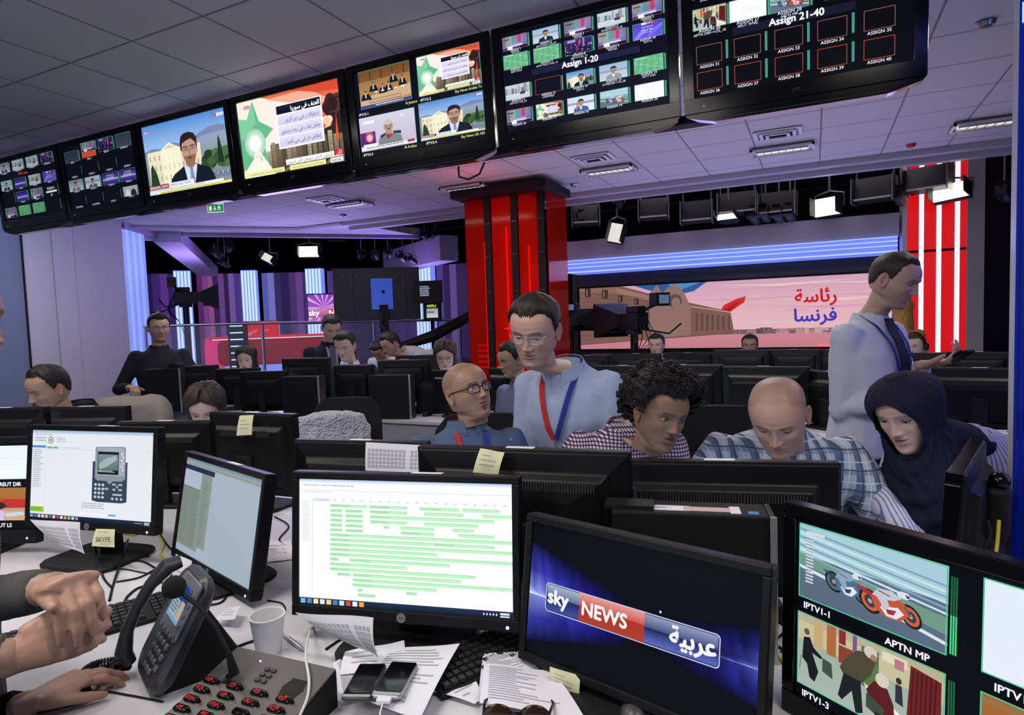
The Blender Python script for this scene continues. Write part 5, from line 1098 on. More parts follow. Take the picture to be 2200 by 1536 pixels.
# broadcast camera builder
def studio_camera(p, z0, yaw, s, lab, digits=True, head=True):
    t = thing('studio_camera', lab, 'camera', (p.x, p.y, z0), yaw); t.scale = (s, s, s); z = (p.z-z0)/s
    MB().box((0, 0, z), (.22, .45, .26)).box((0, .05, z+.18), (.16, .3, .1)).build('camera_body', BLACK, t, bevel=.01)
    MB().loft([[(sx*w, y, z+.02+sz*h) for sx, sz in ((-1, -1), (1, -1), (1, 1), (-1, 1))] for w, h, y in ((.1, .09, -.22), (.12, .11, -.3), (.32, .26, -.62), (.33, .27, -.64))], cap=False).build('teleprompter_hood', BLACKM, t)
    MB().box((0, -.5, z-.16), (.42, .3, .03)).build('teleprompter_tray', BLACKM, t)
    m_ = MB().box((-.3, .25, z+.32), (.26, .18, .2)); m_.tube([(-.1, .1, z+.15), (-.2, .18, z+.22), (-.28, .22, z+.25)], .025); m_.build('viewfinder', BLACK, t, bevel=.008)
    MB().box((-.31, .345, z+.32), (.18, .005, .13)).build('viewfinder_screen', emis('viewfinder_glow', (.15, .28, .5), .5), t)
    MB().cyl((0, 0, z-.2), (0, 0, z-.12), .13, n=20).build('pan_head', BLACKM, t); MB().cyl((0, 0, .12), (0, 0, z-.2), .07, .06, n=20).build('pedestal', BLACK, t, smooth=True)
    m_ = MB(); [m_.tube([(0, 0, .2), (.38*math.cos(a), .38*math.sin(a), .08)], .03, 8) for a in (0, 2.1, 4.2)]; [m_.sphere((.38*math.cos(a), .38*math.sin(a), .07), .07, 12, 8) for a in (0, 2.1, 4.2)]; m_.build('base', BLACKM, t)
    MB().tube([(.05, .1, z-.12), (.3, .45, z-.28), (.42, .62, z-.3)], .014, 8).build('pan_handle', BLACKM, t); MB().tube([(-.05, .1, z-.12), (-.35, .4, z-.2), (-.5, .5, z-.05)], .014, 8).build('pan_handle', BLACKM, t)
    m_ = MB()
    for k in range(5): m_.tube([(.1-.04*k, .2, z+.1), (.2-.1*k, .35, z-.2-.03*k), (.05, .15, z-.5), (.06, .05, z-.8)], .007, 6)
    m_.build('cable_loom', BLACKM, t)
    return t
studio_camera(at(398, 640, 10.9), STZ, R_(145), .8, 'black studio camera with prompter hood at the left of the studio')
studio_camera(at(1362, 690, 7.7), 0, R_(-130), .8, 'black studio camera on pedestal in front of the pink video wall')
studio_camera(at(1222, 690, 8.9), 0, R_(165), .6, 'black studio camera beside the left end of the pink video wall')
# prompter monitor with green digits, jib arm
p = at(926, 652, 9.6); t = thing('prompter_stand', 'prompter monitor with green timecode digits by the red column', 'monitor', (p.x, p.y, STZ), R_(20)); z = p.z-STZ
MB().loft([[(sx*w, y, z+.17+sz*h) for sx, sz in ((-1, -1), (1, -1), (1, 1), (-1, 1))] for w, h, y in ((.14, .12, .2), (.22, .17, -.15))]).build('hood', BLACKM, t)
MB().box((.02, -.02, z-.12), (.26, .1, .3)).build('monitor_body', BLACK, t)
c = Cv(.22, .28); c.rect(.15, .35, .95, .85, '#8fa0b0', '#c8ccd0'); c.rect(.2, .5, .7, .6, '#9a5a60'); c.text('0475:1', .2, .28, .14, '#c8f030', 'l', bold=.04, wmax=.7); c.mesh('picture', t, Tm(.02, -.075, z-.12), SCREEN); MB().cyl((0, .05, 0), (0, .05, z), .03).build('pole', BLACKM, t)
c = Cv(.2, .2); c.scrib(.1, .1, .9, .9, 6, '#c0d0f0', 4); c.mesh('reflected_text', t, Tm(-.05, -.155, z+.18), SCREEN_LO)
t = thing('jib_arm', 'long black camera crane arm crossing behind the woman in glasses', 'camera crane', at(935, 712, 9.3)); o_ = t.location
MB().tube([Vector(at(858, 745, 9.0))-o_, Vector(at(930, 722, 9.2))-o_, Vector(at(1015, 676, 9.6))-o_], [.06, .085, .075], 10).build('boom', BLACKM, t)
MB().tube([Vector(at(858, 745, 9.0))-o_, Vector((at(858, 745, 9.0).x, at(858, 745, 9.0).y, 0))-o_], .05, 10).build('mast', BLACKM, t)
MB().tube([Vector(at(860, 740, 9.0))-o_, Vector(at(820, 700, 9.1))-o_, Vector(at(822, 672, 9.1))-o_], .04, 8).build('camera_mount', BLACKM, t)
# ------------------------------------------------------------------ studio lamps
PIPEZ = 4.0
SOFTW = emis('soft_lamp_face', (1.0, .96, .85), 3.0)
def zY(px, Y): return Y/(.8977+.4363*(px-1100)/FPX)
def softlight(px, py, Z, wpx, hpx, yaw, roll, lab, lit=1, tilt=.35):
    p = at(px, py, Z); w = wpx/FPX*Z; h = hpx/FPX*Z
    t = thing('studio_light', lab, 'studio light', (p.x, p.y, p.z), yaw, None)
    M = Ry(roll) @ Rx(-tilt+.0)
    MB().loft([[(sx*w/2*k, y, sz*h/2*k) for sx, sz in ((-1, -1), (1, -1), (1, 1), (-1, 1))] for k, y in ((1.06, -.01), (1.06, .08), (.7, .18))], 0, M).build('housing', BLACKM, t)
    MB().box((0, -.014, 0), (w, .006, h), 0, M).build('lamp_face', SOFTW if lit else mat('warm_grey_diffuser', (.5, .48, .44), .5, emit=(.75, .73, .66), es=.9), t)
    MB().tube([(-w*.56, .05, 0), (-w*.56, .05, h*.7), (0, .05, h*.9), (w*.56, .05, h*.7), (w*.56, .05, 0)], .012, 6).cyl((0, .05, h*.9), (0, .05, PIPEZ-p.z), .015, n=8).build('yoke', mat('dull_steel', (.2, .2, .2), .4, metal=.8), t)
    for s_ in (-.5, .5): MB().box((w*s_, -.1, 0), (.008, .2, h), 0, M).build('barn_door', BLACKM, t)
    return t
def par(px, py, Z, yaw, lab, s=1.0, lit=.5, tilt=.4):
    p = at(px, py, Z); t = thing('spotlight', lab, 'spotlight', (p.x, p.y, p.z), yaw, 'small spotlights on the studio grid'); t.scale = (s, s, s)
    M = Rx(-tilt)
    MB().loft([[(r*math.cos(a), y, r*math.sin(a)) for a in [2*PI*k/16 for k in range(16)]] for r, y in ((.085, -.16), (.085, .04), (.06, .12), (.03, .16))], 0, M).build('can', mat('scuffed_black_metal', (.05, .05, .055), .3, metal=.6), t, smooth=True)
    MB().cyl((0, -.155, 0), (0, -.157, 0), .05, n=16, M=M).build('lens', emis('spot_lens_%d' % int(lit*10), (1.0, .9, .7), lit*2.2) if lit > .1 else GREYP, t)
    m_ = MB(); [m_.box((sx*.1, -.2, sz*.1), (.12 if sz else .01, .07, .01 if sz else .12), 0, M) for sx, sz in ((0, 1), (0, -1), (1, 0), (-1, 0))]; m_.build('barn_doors', BLACKM, t)
    MB().tube([(-.1, 0, 0), (-.1, 0, .15), (.1, 0, .15), (.1, 0, 0)], .01, 6).cyl((0, 0, .15), (0, 0, (PIPEZ-p.z)/s), .014, n=6).build('yoke', mat('dull_steel', (.2, .2, .2), .4, metal=.8), t)
    return t
def cyc(px, py, Z, wpx, yaw, lab, lit=0):   # long dark flood with a pale lower lip
    p = at(px, py, Z); w = wpx/FPX*Z; t = thing('flood_light', lab, 'studio light', (p.x, p.y, p.z), yaw, None)
    MB().loft([[(sx*w/2, y, z) for y, z in ((-.16, -.1), (.1, -.13), (.12, .12), (-.05, .16))] for sx in (-1, 1)]).build('housing', BLACK, t)
    MB().box((0, -.165, -.105), (w, .02, .02)).build('front_lip', mat('pale_lip', (.5, .48, .42), .4), t)
    for s_ in (-1, 1): MB().box((s_*(w/2+.02), -.05, 0), (.015, .3, .3)).build('end_plate', mat('dull_steel', (.2, .2, .2), .4, metal=.8), t)
    MB().tube([(-w/2, .0, .1), (-w/2, 0, .3), (w/2, 0, .3), (w/2, 0, .1)], .012, 6).cyl((0, 0, .3), (0, 0, PIPEZ-p.z), .015, n=6).build('yoke', mat('dull_steel', (.2, .2, .2), .4, metal=.8), t)
    return t
softlight(664, 541, 12.5, 42, 23, R_(35), 0, 'bright soft box light in the left studio', tilt=.2)
softlight(722, 503, 12.3, 40, 18, R_(35), 0, 'wide lamp with barn doors close under the ceiling edge', tilt=.5, lit=0)
softlight(578, 556, 12.8, 30, 16, R_(20), .5, 'small tilted soft light left of the bright soft box', lit=0)
for px, py, y, l, s_, lab in [(470, 546, 30, .8, 1.0, 'clustered spotlight at far left with warm lens'), (492, 533, 60, 1.0, .8, 'clustered spotlight at far left, upper right one with bright lens'), (484, 566, 10, .6, .8, 'clustered spotlight at far left, lowest'), (776, 549, 60, .7, .7, 'spotlight left of the ring of lamps above the large floor TV'), (806, 551, 20, 1.0, .8, 'bright spotlight above the large floor TV'), (834, 548, 40, .8, .8, 'warm spotlight above the right half of the floor TV'), (866, 556, 10, .9, .8, 'spotlight above the right end of the floor TV'), (888, 560, -10, .4, .7, 'dim spotlight at the right end of the lamp cluster'), (912, 509, 20, .9, .7, 'small bright spotlight under the ceiling edge left of the column'), (935, 508, 40, .9, .7, 'second small bright spotlight under the ceiling edge left of the column')]:
    par(px, py, 12.6, R_(y), lab, s_, l)
softlight(1325, 501, zY(1325, 8.75), 32, 40, R_(5), .25, 'tilted square lamp hanging over the pink video wall', tilt=.1, lit=0)
softlight(1779, 444, zY(1779, 8.75), 52, 38, R_(-20), -.03, 'brightest square studio lamp right of centre', tilt=.05)
softlight(1563, 466, zY(1563, 8.6), 42, 12, R_(-10), 0, 'narrow bright lamp peeking under a dark flood', tilt=.3)
softlight(2043, 412, zY(2043, 8.7), 66, 34, R_(-25), -.08, 'bright lamp in front of the red pillar', tilt=.2)
for px, py, w, y, lab in [(1258, 465, 52, 20, 'dark flood light nearest the red column'), (1405, 452, 56, 10, 'dark flood light right of the tilted square lamp'), (1498, 458, 58, 4, 'dark flood light in the middle of the grid'), (1585, 440, 70, 0, 'large dark flood light above the narrow bright lamp'), (1672, 440, 66, -6, 'dark flood light left of the brightest lamp'), (1880, 410, 70, -16, 'dark flood light right of the brightest lamp'), (1995, 388, 76, -22, 'dark flood light across the top of the red pillar')]:
    cyc(px, py, zY(px, 8.72), w, R_(y), lab)
for px, py, y, l, lab in [(1243, 475, 40, .8, 'small spotlight by the red column with warm lens'), (1330, 436, 10, .1, 'metal spotlight at the top of the hanging pole'), (1622, 468, -15, .05, 'first silver can in the row of four'), (1645, 464, -15, .05, 'second silver can in the row of four'), (1674, 466, -15, .05, 'third silver can in the row of four'), (1698, 463, -15, .05, 'fourth silver can in the row of four'), (1935, 428, -20, .1, 'silver spotlight beside the red pillar edge'), (2158, 421, -30, 1.0, 'round bright spotlight at far right')]:
    par(px, py, zY(px, 8.72), R_(y), lab, .8, l)
t = thing('lighting_grid', 'black ceiling pipes carrying the studio lights', 'pipe grid', (-3, 11, PIPEZ))
m_ = MB()
for y in (-2.6, -1.6, 0, 1.5, 3.5): m_.cyl((-9, y, 0), (6, y, 0), .025, n=8)
for x in (-8, -5, -2, 1, 4): m_.cyl((x, -2.6, .05), (x, 6, .05), .025, n=8)
m_.build('pipes', mat('dim_pipe', (.04, .04, .04), .5), t)
# ------------------------------------------------------------------ people
def remeshed(mb, voxel, smooth=4, M=None):
    me = bpy.data.meshes.new('tmp'); me.from_pydata([tuple(v) for v in mb.v], [], mb.f)
    import bmesh
    bm = bmesh.new(); bm.from_mesh(me); bmesh.ops.recalc_face_normals(bm, faces=bm.faces); bm.to_mesh(me); bm.free()
    o = bpy.data.objects.new('tmp', me); C.objects.link(o)
    r = o.modifiers.new('r', 'REMESH'); r.mode = 'VOXEL'; r.voxel_size = voxel
    s = o.modifiers.new('s', 'SMOOTH'); s.factor = .5; s.iterations = smooth
    dg = bpy.context.evaluated_depsgraph_get(); ev = o.evaluated_get(dg); m2 = ev.to_mesh()
    vs = np.empty(len(m2.vertices)*3, dtype=np.float32); m2.vertices.foreach_get('co', vs); vs = vs.reshape(-1, 3)
    ns = np.empty(len(m2.vertices)*3, dtype=np.float32); m2.vertices.foreach_get('normal', ns); ns = ns.reshape(-1, 3)
    fs = [list(p.vertices) for p in m2.polygons]
    ev.to_mesh_clear(); bpy.data.objects.remove(o); bpy.data.meshes.remove(me)
    return vs, ns, fs
def sm(x, a, b):
    t = np.clip((x-a)/(b-a), 0, 1); return t*t*(3-2*t)
def prof(tab, z, s=.005):
    zs = np.array([t[0] for t in tab]); vs = np.array([t[1] for t in tab])
    g = np.linspace(-s*2, s*2, 9); w = np.exp(-(g/s)**2); w /= w.sum()
    return sum(wi*np.interp(z+gi, zs, vs) for gi, wi in zip(g, w))
NA = 88
_u = np.linspace(-1, 1, NA, endpoint=False)
ANG = PI*_u-.42*np.sin(PI*_u)            # 0 = face front
HZ = np.concatenate([np.linspace(-.025, 0, 8, endpoint=False), np.linspace(0, .145, 72, endpoint=False), np.linspace(.145, .2249, 26)])
def G(x, c, s): return np.exp(-((x-c)/s)**2)
def head_shape(jaw=1.0, wide=1.0, nose=1.0, fem=0, z=None, ang=None, feat=True):
    z = HZ if z is None else z; ang = ANG if ang is None else ang
    w = prof([(-.2, .054), (-.02, .056), (-.004, .052), (.005, .048*jaw), (.02, .054*jaw), (.04, .0615*jaw), (.065, .067), (.09, .071), (.12, .0745), (.15, .0765), (.17, .0745), (.19, .066), (.205, .053), (.216, .036), (.222, .02), (.225, .002)], z, .004)*wide
    fr = prof([(-.2, .03), (-.02, .036), (-.010, .048), (-.003, .066), (.006, .079), (.018, .083), (.03, .081), (.045, .083), (.06, .085), (.08, .086), (.1, .086), (.118, .087), (.135, .090), (.155, .089), (.175, .081), (.192, .067), (.206, .049), (.217, .03), (.225, .002)], z, .003)
    bk = prof([(-.2, .058), (-.02, .060), (.01, .062), (.03, .066), (.05, .074), (.08, .090), (.11, .100), (.14, .103), (.165, .098), (.185, .084), (.2, .066), (.212, .047), (.22, .026), (.225, .002)], z, .005)
    Z, A = np.meshgrid(z, ang, indexing='ij'); Wd = w[:, None]; F = fr[:, None]; B = bk[:, None]
    s, c = np.sin(A), np.cos(A)
    X = Wd*np.sign(s)*np.abs(s)**.9
    front = c > 0
    Y = np.where(front, -F*np.abs(c)**.82, B*np.abs(c)**.9)
    Z = Z.copy()
    low = (1-sm(Z, .0, .055))*sm(Z, -.03, -.004)
    Z = Z+low*(.35*np.clip(Y+.07, 0, .2))
    if feat:
        m = sm(-Y, .01, .05); ax = np.abs(X); D = np.zeros_like(X)
        zz = Z
        nr = np.interp(zz, [.066, .0745, .079, .084, .092, .105, .12, .132], [0, .004, .020, .0245, .019, .012, .006, 0])*nose
        nw = np.interp(zz, [.07, .08, .09, .12], [.0095, .0095, .0085, .008])
        D += nr*np.exp(-(X/nw)**2)
        D += .0105*nose*G(ax, .0125, .0055)*G(zz, .0795, .006)
        D -= .013*G(ax, .0315, .0155)*G(zz, .1165, .0105)
        D += (.0045-.002*fem)*G(ax, .026, .022)*G(zz, .1355, .007)
        D += .0045*G(ax, .047, .014)*G(zz, .092, .013)
        D -= .003*G(ax, .045, .012)*G(zz, .058, .014)
        lw = .0185
        D += .0065*np.exp(-(X/lw)**4)*G(zz, .0600, .0042)*(1+.15*fem)
        D += .0075*np.exp(-(X/(lw*.9))**4)*G(zz, .0490, .0045)*(1+.15*fem)
        D -= .0050*np.exp(-(X/(lw*1.1))**4)*G(zz, .0545, .0016)
        D -= .0035*np.exp(-(X/.016)**2)*G(zz, .039, .004)
        D += .0045*np.exp(-(X/.018)**2)*G(zz, .017, .012)
        D -= .002*G(ax, .024, .006)*G(zz, .07, .012)
        D -= .003*G(X, 0, .003)*G(zz, .068, .004)
        Y = Y-D*m
    return X, Y, Z
def grid_faces(nr, nc, wrap=True):
    fs = []
    for i in range(nr-1):
        for j in range(nc if wrap else nc-1):
            fs.append((i*nc+j, i*nc+(j+1) % nc, (i+1)*nc+(j+1) % nc, (i+1)*nc+j))
    return fs
SKINM = attr_mat('skin', False, rough=.48, spec=.45, sss=.12)
EYEM = attr_mat('eye', False, rough=.08, spec=.6)
HAIRC = {}
def hairmat(c):
    k = 'hair_%d_%d' % (int(c[0]*1000), int(c[2]*1000))
    if k in MATS: return MATS[k]
    m = bpy.data.materials.new(k); t = nt(m); b = t.nodes['Principled BSDF']; N = t.nodes.new; L = t.links.new
    tc = N('ShaderNodeTexCoord'); mp = N('ShaderNodeMapping'); mp.inputs['Scale'].default_value = (260, 260, 18); L(tc.outputs['Object'], mp.inputs[0])
    n = N('ShaderNodeTexNoise'); n.inputs['Scale'].default_value = 1; n.inputs['Detail'].default_value = 3; L(mp.outputs[0], n.inputs['Vector'])
    mx = N('ShaderNodeMix'); mx.data_type = 'RGBA'; mx.inputs['A'].default_value = (*[v*.5 for v in c], 1); mx.inputs['B'].default_value = (*[v*1.7 for v in c], 1)
    L(n.outputs['Fac'], mx.inputs['Factor']); L(mx.outputs['Result'], b.inputs['Base Color']); b.inputs['Roughness'].default_value = .5; b.inputs['Specular IOR Level'].default_value = .35
    bp = N('ShaderNodeBump'); bp.inputs['Strength'].default_value = .7; bp.inputs['Distance'].default_value = .003; L(n.outputs['Fac'], bp.inputs['Height']); L(bp.outputs['Normal'], b.inputs['Normal'])
    MATS[k] = m; return m
def fbm(p, s): return noise.fractal(Vector(p)*s, 1.0, 2.0, 3)
def tomesh(name, vs, fs, mats, parent, cols=None, smooth=True):
    me = bpy.data.meshes.new(name); me.from_pydata([tuple(map(float, v)) for v in vs], [], fs)
    for m in (mats if isinstance(mats, (list, tuple)) else [mats]): me.materials.append(m)
    if cols is not None:
        a = me.color_attributes.new('Col', 'FLOAT_COLOR', 'POINT'); a.data.foreach_set('color', np.asarray(cols, dtype=np.float32).ravel())
    if smooth: me.polygons.foreach_set('use_smooth', [True]*len(me.polygons))
    o = bpy.data.objects.new(name, me); C.objects.link(o); o.parent = parent; return o
def mtx(M, P):
    A = np.array(M); return P @ A[:3, :3].T+A[:3, 3]
# ---- patterned cloth
def cloth_node(name, kind, c1, c2, c3=None, s=60, rough=.8):
    if name in MATS: return MATS[name]
    m = bpy.data.materials.new(name); t = nt(m); b = t.nodes['Principled BSDF']; N = t.nodes.new; L = t.links.new
    tc = N('ShaderNodeTexCoord'); sp = N('ShaderNodeSeparateXYZ'); L(tc.outputs['Object'], sp.inputs[0])
    def math_(op, a, bb=None, v=None):
        q = N('ShaderNodeMath'); q.operation = op
        L(a, q.inputs[0])
        if bb is not None: L(bb, q.inputs[1])
        if v is not None: q.inputs[1].default_value = v
        return q.outputs[0]
    def stripe(src, freq, duty, ph=0):
        a = math_('MULTIPLY', src, v=freq); a = math_('ADD', a, v=ph); a = math_('FRACT', a); return math_('LESS_THAN', a, v=duty)
    hx = math_('ADD', sp.outputs['X'], bb=math_('MULTIPLY', sp.outputs['Y'], v=.75))
    def mix(f, a, bcol):
        x = N('ShaderNodeMix'); x.data_type = 'RGBA'; L(f, x.inputs['Factor'])
        (L(a, x.inputs['A']) if not isinstance(a, tuple) else setattr(x.inputs['A'], 'default_value', (*a, 1)))
        x.inputs['B'].default_value = (*bcol, 1); return x.outputs['Result']
    if kind == 'stripe': col = mix(stripe(hx, s, .32), c1, c2)
    elif kind == 'check':
        f = math_('MAXIMUM', stripe(hx, s, .42), bb=stripe(sp.outputs['Z'], s, .42)); col = mix(f, c1, c2)
        col = mix(math_('MULTIPLY', stripe(hx, s, .42), bb=stripe(sp.outputs['Z'], s, .42)), col, c3)
    elif kind == 'plaid':
        col = mix(stripe(hx, s, .42), c1, c2); 
        f2 = stripe(sp.outputs['Z'], s*.9, .30, .2); x = N('ShaderNodeMix'); x.data_type = 'RGBA'; q = math_('MULTIPLY', f2, v=.65); L(q, x.inputs['Factor']); L(col, x.inputs['A']); x.inputs['B'].default_value = (*c3, 1); col = x.outputs['Result']
        f3 = math_('MAXIMUM', stripe(hx, s, .06, .34), bb=stripe(sp.outputs['Z'], s*.9, .06, .6)); col = mix(math_('MULTIPLY', f3, v=.8), col, (.75, .78, .82))
        f4 = math_('MAXIMUM', stripe(hx, s, .05, .72), bb=stripe(sp.outputs['Z'], s*.9, .05, .0)); col = mix(math_('MULTIPLY', f4, v=.9), col, (.03, .045, .10))
    elif kind == 'motif':
        v = N('ShaderNodeTexVoronoi'); v.inputs['Scale'].default_value = s; v.inputs['Randomness'].default_value = .45; L(tc.outputs['Object'], v.inputs['Vector'])
        col = mix(math_('LESS_THAN', v.outputs['Distance'], v=.10), c1, c2)
        n = N('ShaderNodeTexNoise'); n.inputs['Scale'].default_value = 140; L(tc.outputs['Object'], n.inputs['Vector']); x = N('ShaderNodeMix'); x.data_type = 'RGBA'; x.blend_type = 'MULTIPLY'; x.inputs['Factor'].default_value = .35; L(col, x.inputs['A']); L(n.outputs['Color'], x.inputs['B']); col = x.outputs['Result']
    L(col, b.inputs['Base Color']); b.inputs['Roughness'].default_value = rough; b.inputs['Specular IOR Level'].default_value = .2
    n = N('ShaderNodeTexNoise'); n.inputs['Scale'].default_value = 14; n.inputs['Detail'].default_value = 3; L(tc.outputs['Object'], n.inputs['Vector']); bp = N('ShaderNodeBump'); bp.inputs['Strength'].default_value = .35; bp.inputs['Distance'].default_value = .01; L(n.outputs['Fac'], bp.inputs['Height']); L(bp.outputs['Normal'], b.inputs['Normal'])
    MATS[name] = m; return m
# ---- a hand: palm, four fingers and thumb grown together
def hand_mb(wrist, d, back, side, curls, s=1.0, thumb=(.6, .5), spread=.06):
    """d: along the palm; back: out of the back of the hand; side: towards the thumb"""
    d = Vector(d).normalized(); back = Vector(back); back = (back-d*back.dot(d)).normalized(); side = Vector(side); side = (side-d*side.dot(d)-back*side.dot(back)).normalized()
    w = Vector(wrist); mb = MB()
    def ring(c, a, b_): return [c+side*(a*math.cos(t)*(1.0))+back*(b_*math.sin(t)) for t in [2*PI*k/14 for k in range(14)]]
    mb.loft([ring(w+d*x*s+side*o*s, a*s, b_*s) for x, a, b_, o in ((-.03, .026, .021, 0), (0, .028, .020, 0), (.025, .036, .018, .002), (.06, .042, .016, .001), (.085, .042, .0135, 0), (.098, .039, .011, 0))])
    L_ = [(.028, .046, .027, .021), (.0095, .050, .031, .023), (-.0095, .047, .028, .022), (-.028, .038, .022, .019)]
    for k, (off, l1, l2, l3) in enumerate(L_):
        c1, c2, c3 = curls[k] if isinstance(curls, list) else curls
        p = w+d*(.086 if k in (1, 2) else .080)*s+side*off*s; ang = 0; dd = (d+side*off/.028*spread).normalized(); pts = [p-dd*.02*s, p]; 
        for l, cc in ((l1, c1), (l2, c2), (l3, c3)):
            ang += cc; dirn = dd*math.cos(ang)-back*math.sin(ang); pts.append((pts[-1]+pts[-1]+dirn*l*s)/2); pts.append(pts[-2]+dirn*l*s)
        r = [.0105, .0098, .0088, .0094, .0080, .0085, .0072, .0062]
        if k == 3: r = [x*.86 for x in r]
        r = [x*s for x in r][:len(pts)]
        mb.tube(pts, r, 10); mb.sphere(pts[-1], r[-1], 10, 6)
    a, b2 = thumb
    p0 = w+d*.018*s+side*.026*s; t1 = (d*math.cos(a)+side*math.sin(a)-back*.25).normalized(); t2 = (d*math.cos(a-b2*.6)+side*math.sin(a-b2*.6)-back*.35).normalized()
    p1 = p0+t1*.042*s; p2 = p1+t2*.033*s; p3 = p2+t2*.026*s
    mb.tube([p0-t1*.01*s, p0, p1, p2, p3], [.014*s, .0155*s, .0115*s, .0105*s, .0075*s], 12); mb.sphere(p3, .0075*s, 10, 6)
    return mb
FOLD_SEED = [0]
def garment(name, mb, m, parent, voxel=.010, fold=.007, fs=9, smooth=5):
    vs, ns, fs_ = remeshed(mb, voxel, smooth); FOLD_SEED[0] += 1; o = FOLD_SEED[0]*3.1
    if fold:
        d = np.array([noise.noise(Vector((v[0]*fs+o, v[1]*fs, v[2]*fs*.55)))+.6*(1-abs(noise.noise(Vector((v[0]*fs*1.7, v[1]*fs*1.7+o, v[2]*fs*.9))))*2) for v in vs])
        vs = vs+ns*(d*fold)[:, None]
    return tomesh(name, vs, fs_, m, parent)
def person(label, px, py, Z, s=1.0, hyaw=0, hpitch=0, hroll=0, byaw=0, lean=(0, 0), neck=(0, 0, 0), build=1.0, sit=False, skin=(.50, .32, .24), hair=None, haircol=(.015, .012, .011), top=None, topname='shirt', legs=None,
           armL=None, armR=None, sleeve='long', jaw=1, wide=1, nose=1, fem=0, stub=0, brow=1, gaze=(0, 0), lid=.35, lip=None, glasses=None, hands=None, shoulders=1.0, collar=True, colm=None, group=None, extra=None, mouth=0, hijab=None, lower=True, hairz=.176, scalp=0):
    """px,py,Z: where the middle of the head is; angles in degrees relative to facing the camera"""
    hc = at(px, py, Z); phi = math.degrees(.451839)-math.degrees(math.atan((px-1100)/FPX))
    byw = R_(phi+byaw); hyw = R_(phi+hyaw)
    Mh = Matrix.Translation(hc) @ Rz(hyw) @ Rx(R_(hpitch)) @ Ry(R_(hroll)) @ Matrix.Scale(s, 4) @ Tm(0, 0.0, -.113)
    Bz = Rz(byw); rgt = Bz @ Vector((1, 0, 0)); fwd = Bz @ Vector((0, -1, 0)); up = Vector((0, 0, 1))
    # neck base: below and behind the head
    jawc = Mh @ Vector((0, .02, -.02))
    Nk = jawc+Bz @ Vector((neck[0], neck[1], neck[2]))*s+Bz @ Vector((0, .018, -.040))*s
    ax = (up*-1+fwd*(-math.tan(R_(lean[0])))+rgt*math.tan(R_(lean[1]))).normalized()     # neck -> pelvis; lean forward pushes the pelvis back
    tl = .54*s; Pv = Nk+ax*tl
    ff = rgt.cross(ax*-1).normalized()*-1
    if ff.dot(fwd) < 0: ff = -ff
    foot_z = 0
    root = thing('person', label, 'person', (Pv.x, Pv.y, 0), 0, group)
    off = -Vector((Pv.x, Pv.y, 0)); To = Matrix.Translation(off)
    # ---------------- head grid
    X, Y, Zg = head_shape(jaw, wide, nose, fem)
    if mouth: Zg = np.where((Zg < .052) & (Y < -.03), Zg-mouth*.006*np.exp(-(X/.03)**2), Zg)
    P = np.stack([X, Y, Zg], -1); nR = P.shape[0]
    col = np.ones((nR, NA, 3))*np.array(skin)
    axx = np.abs(X); fr = sm(-Y, .01, .04)
    def paint(mask, c, k=1.0):
        nonlocal col
        mk = (np.clip(mask*k, 0, 1))[..., None]; col = col*(1-mk)+np.array(c)*mk
    lipc = lip or (skin[0]*.85, skin[1]*.55, skin[2]*.55)
    paint(np.exp(-(X/.020)**4)*G(Zg, .0600, .0042)*fr, lipc, 1.0); paint(np.exp(-(X/.018)**4)*G(Zg, .0488, .0048)*fr, lipc, 1.0)
    paint(np.exp(-(X/.020)**6)*G(Zg, .0545, .0017+.0015*mouth)*fr, (.03, .012, .01), .9)
    browc = tuple(h*1.2 for h in haircol)
    bz = .1355+.003*np.sin(np.clip((axx-.012)/.035, 0, 1)*PI)
    paint(sm(axx, .010, .015)*(1-sm(axx, .044, .052))*G(Zg, bz, .0036 if not fem else .0026)*fr, browc, .85*brow)
    paint(G(axx, .006, .0028)*G(Zg, .0735, .0022)*fr, (.05, .02, .015), .8)
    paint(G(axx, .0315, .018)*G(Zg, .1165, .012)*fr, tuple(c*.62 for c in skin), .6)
    paint(G(axx, .042, .016)*G(Zg, .085, .016)*fr, (skin[0]*1.05, skin[1]*.86, skin[2]*.82), .5); paint(G(X, 0, .013)*G(Zg, .083, .010)*fr, (skin[0]*1.05, skin[1]*.85, skin[2]*.8), .5)
    if stub:
        sb = (1-sm(Zg, .062, .095))*sm(Y*-1, -.03, .0)*(1-.75*G(X, 0, .019)*G(Zg, .0545, .008)); sb = np.maximum(sb, G(Zg, .068, .006)*np.exp(-(X/.022)**4)*fr)
        sb = sb*(1-sm(-Zg, .01, .03)); paint(sb, tuple(c*.25 for c in skin), .55*stub)
    if scalp:     # shaved hair shadow
        az = np.degrees(np.abs(np.arctan2(X, -Y)))
        hl = np.interp(az, [0, 35, 60, 85, 110, 180], [.196, .196, .172, .135, .075, .045]); paint(sm(Zg, hl-.004, hl+.008), tuple(c*.4 for c in skin), scalp)
    if label.startswith('person with goatee'): paint(np.exp(-(X/.010)**2)*G(Zg, .034, .007)*fr, (.012, .01, .01), 1.0)
    body = MB(); cols = []
    Pw = mtx(To @ Mh, P.reshape(-1, 3)); ring0 = Pw[:NA]
    nk = 7; base = Nk+off; neckr = []
    for k in range(nk):
        t = (k)/nk
        cr = np.array([list(base+rgt*(.066*s*math.sin(a)*(1.0))+ff*(.058*s*math.cos(a))) for a in ANG])
        neckr.append(cr*(1-t)+ring0*t)
    allv = np.concatenate(neckr+[Pw]); nrr = nR+nk
    body.add([Vector(v) for v in allv], grid_faces(nrr, NA)); top_i = (nrr-1)*NA
    body.f.append([top_i+j for j in range(NA)]); body.m.append(0)
    cols = [np.tile(np.array(skin), (NA*nk, 1)), col.reshape(-1, 3)]
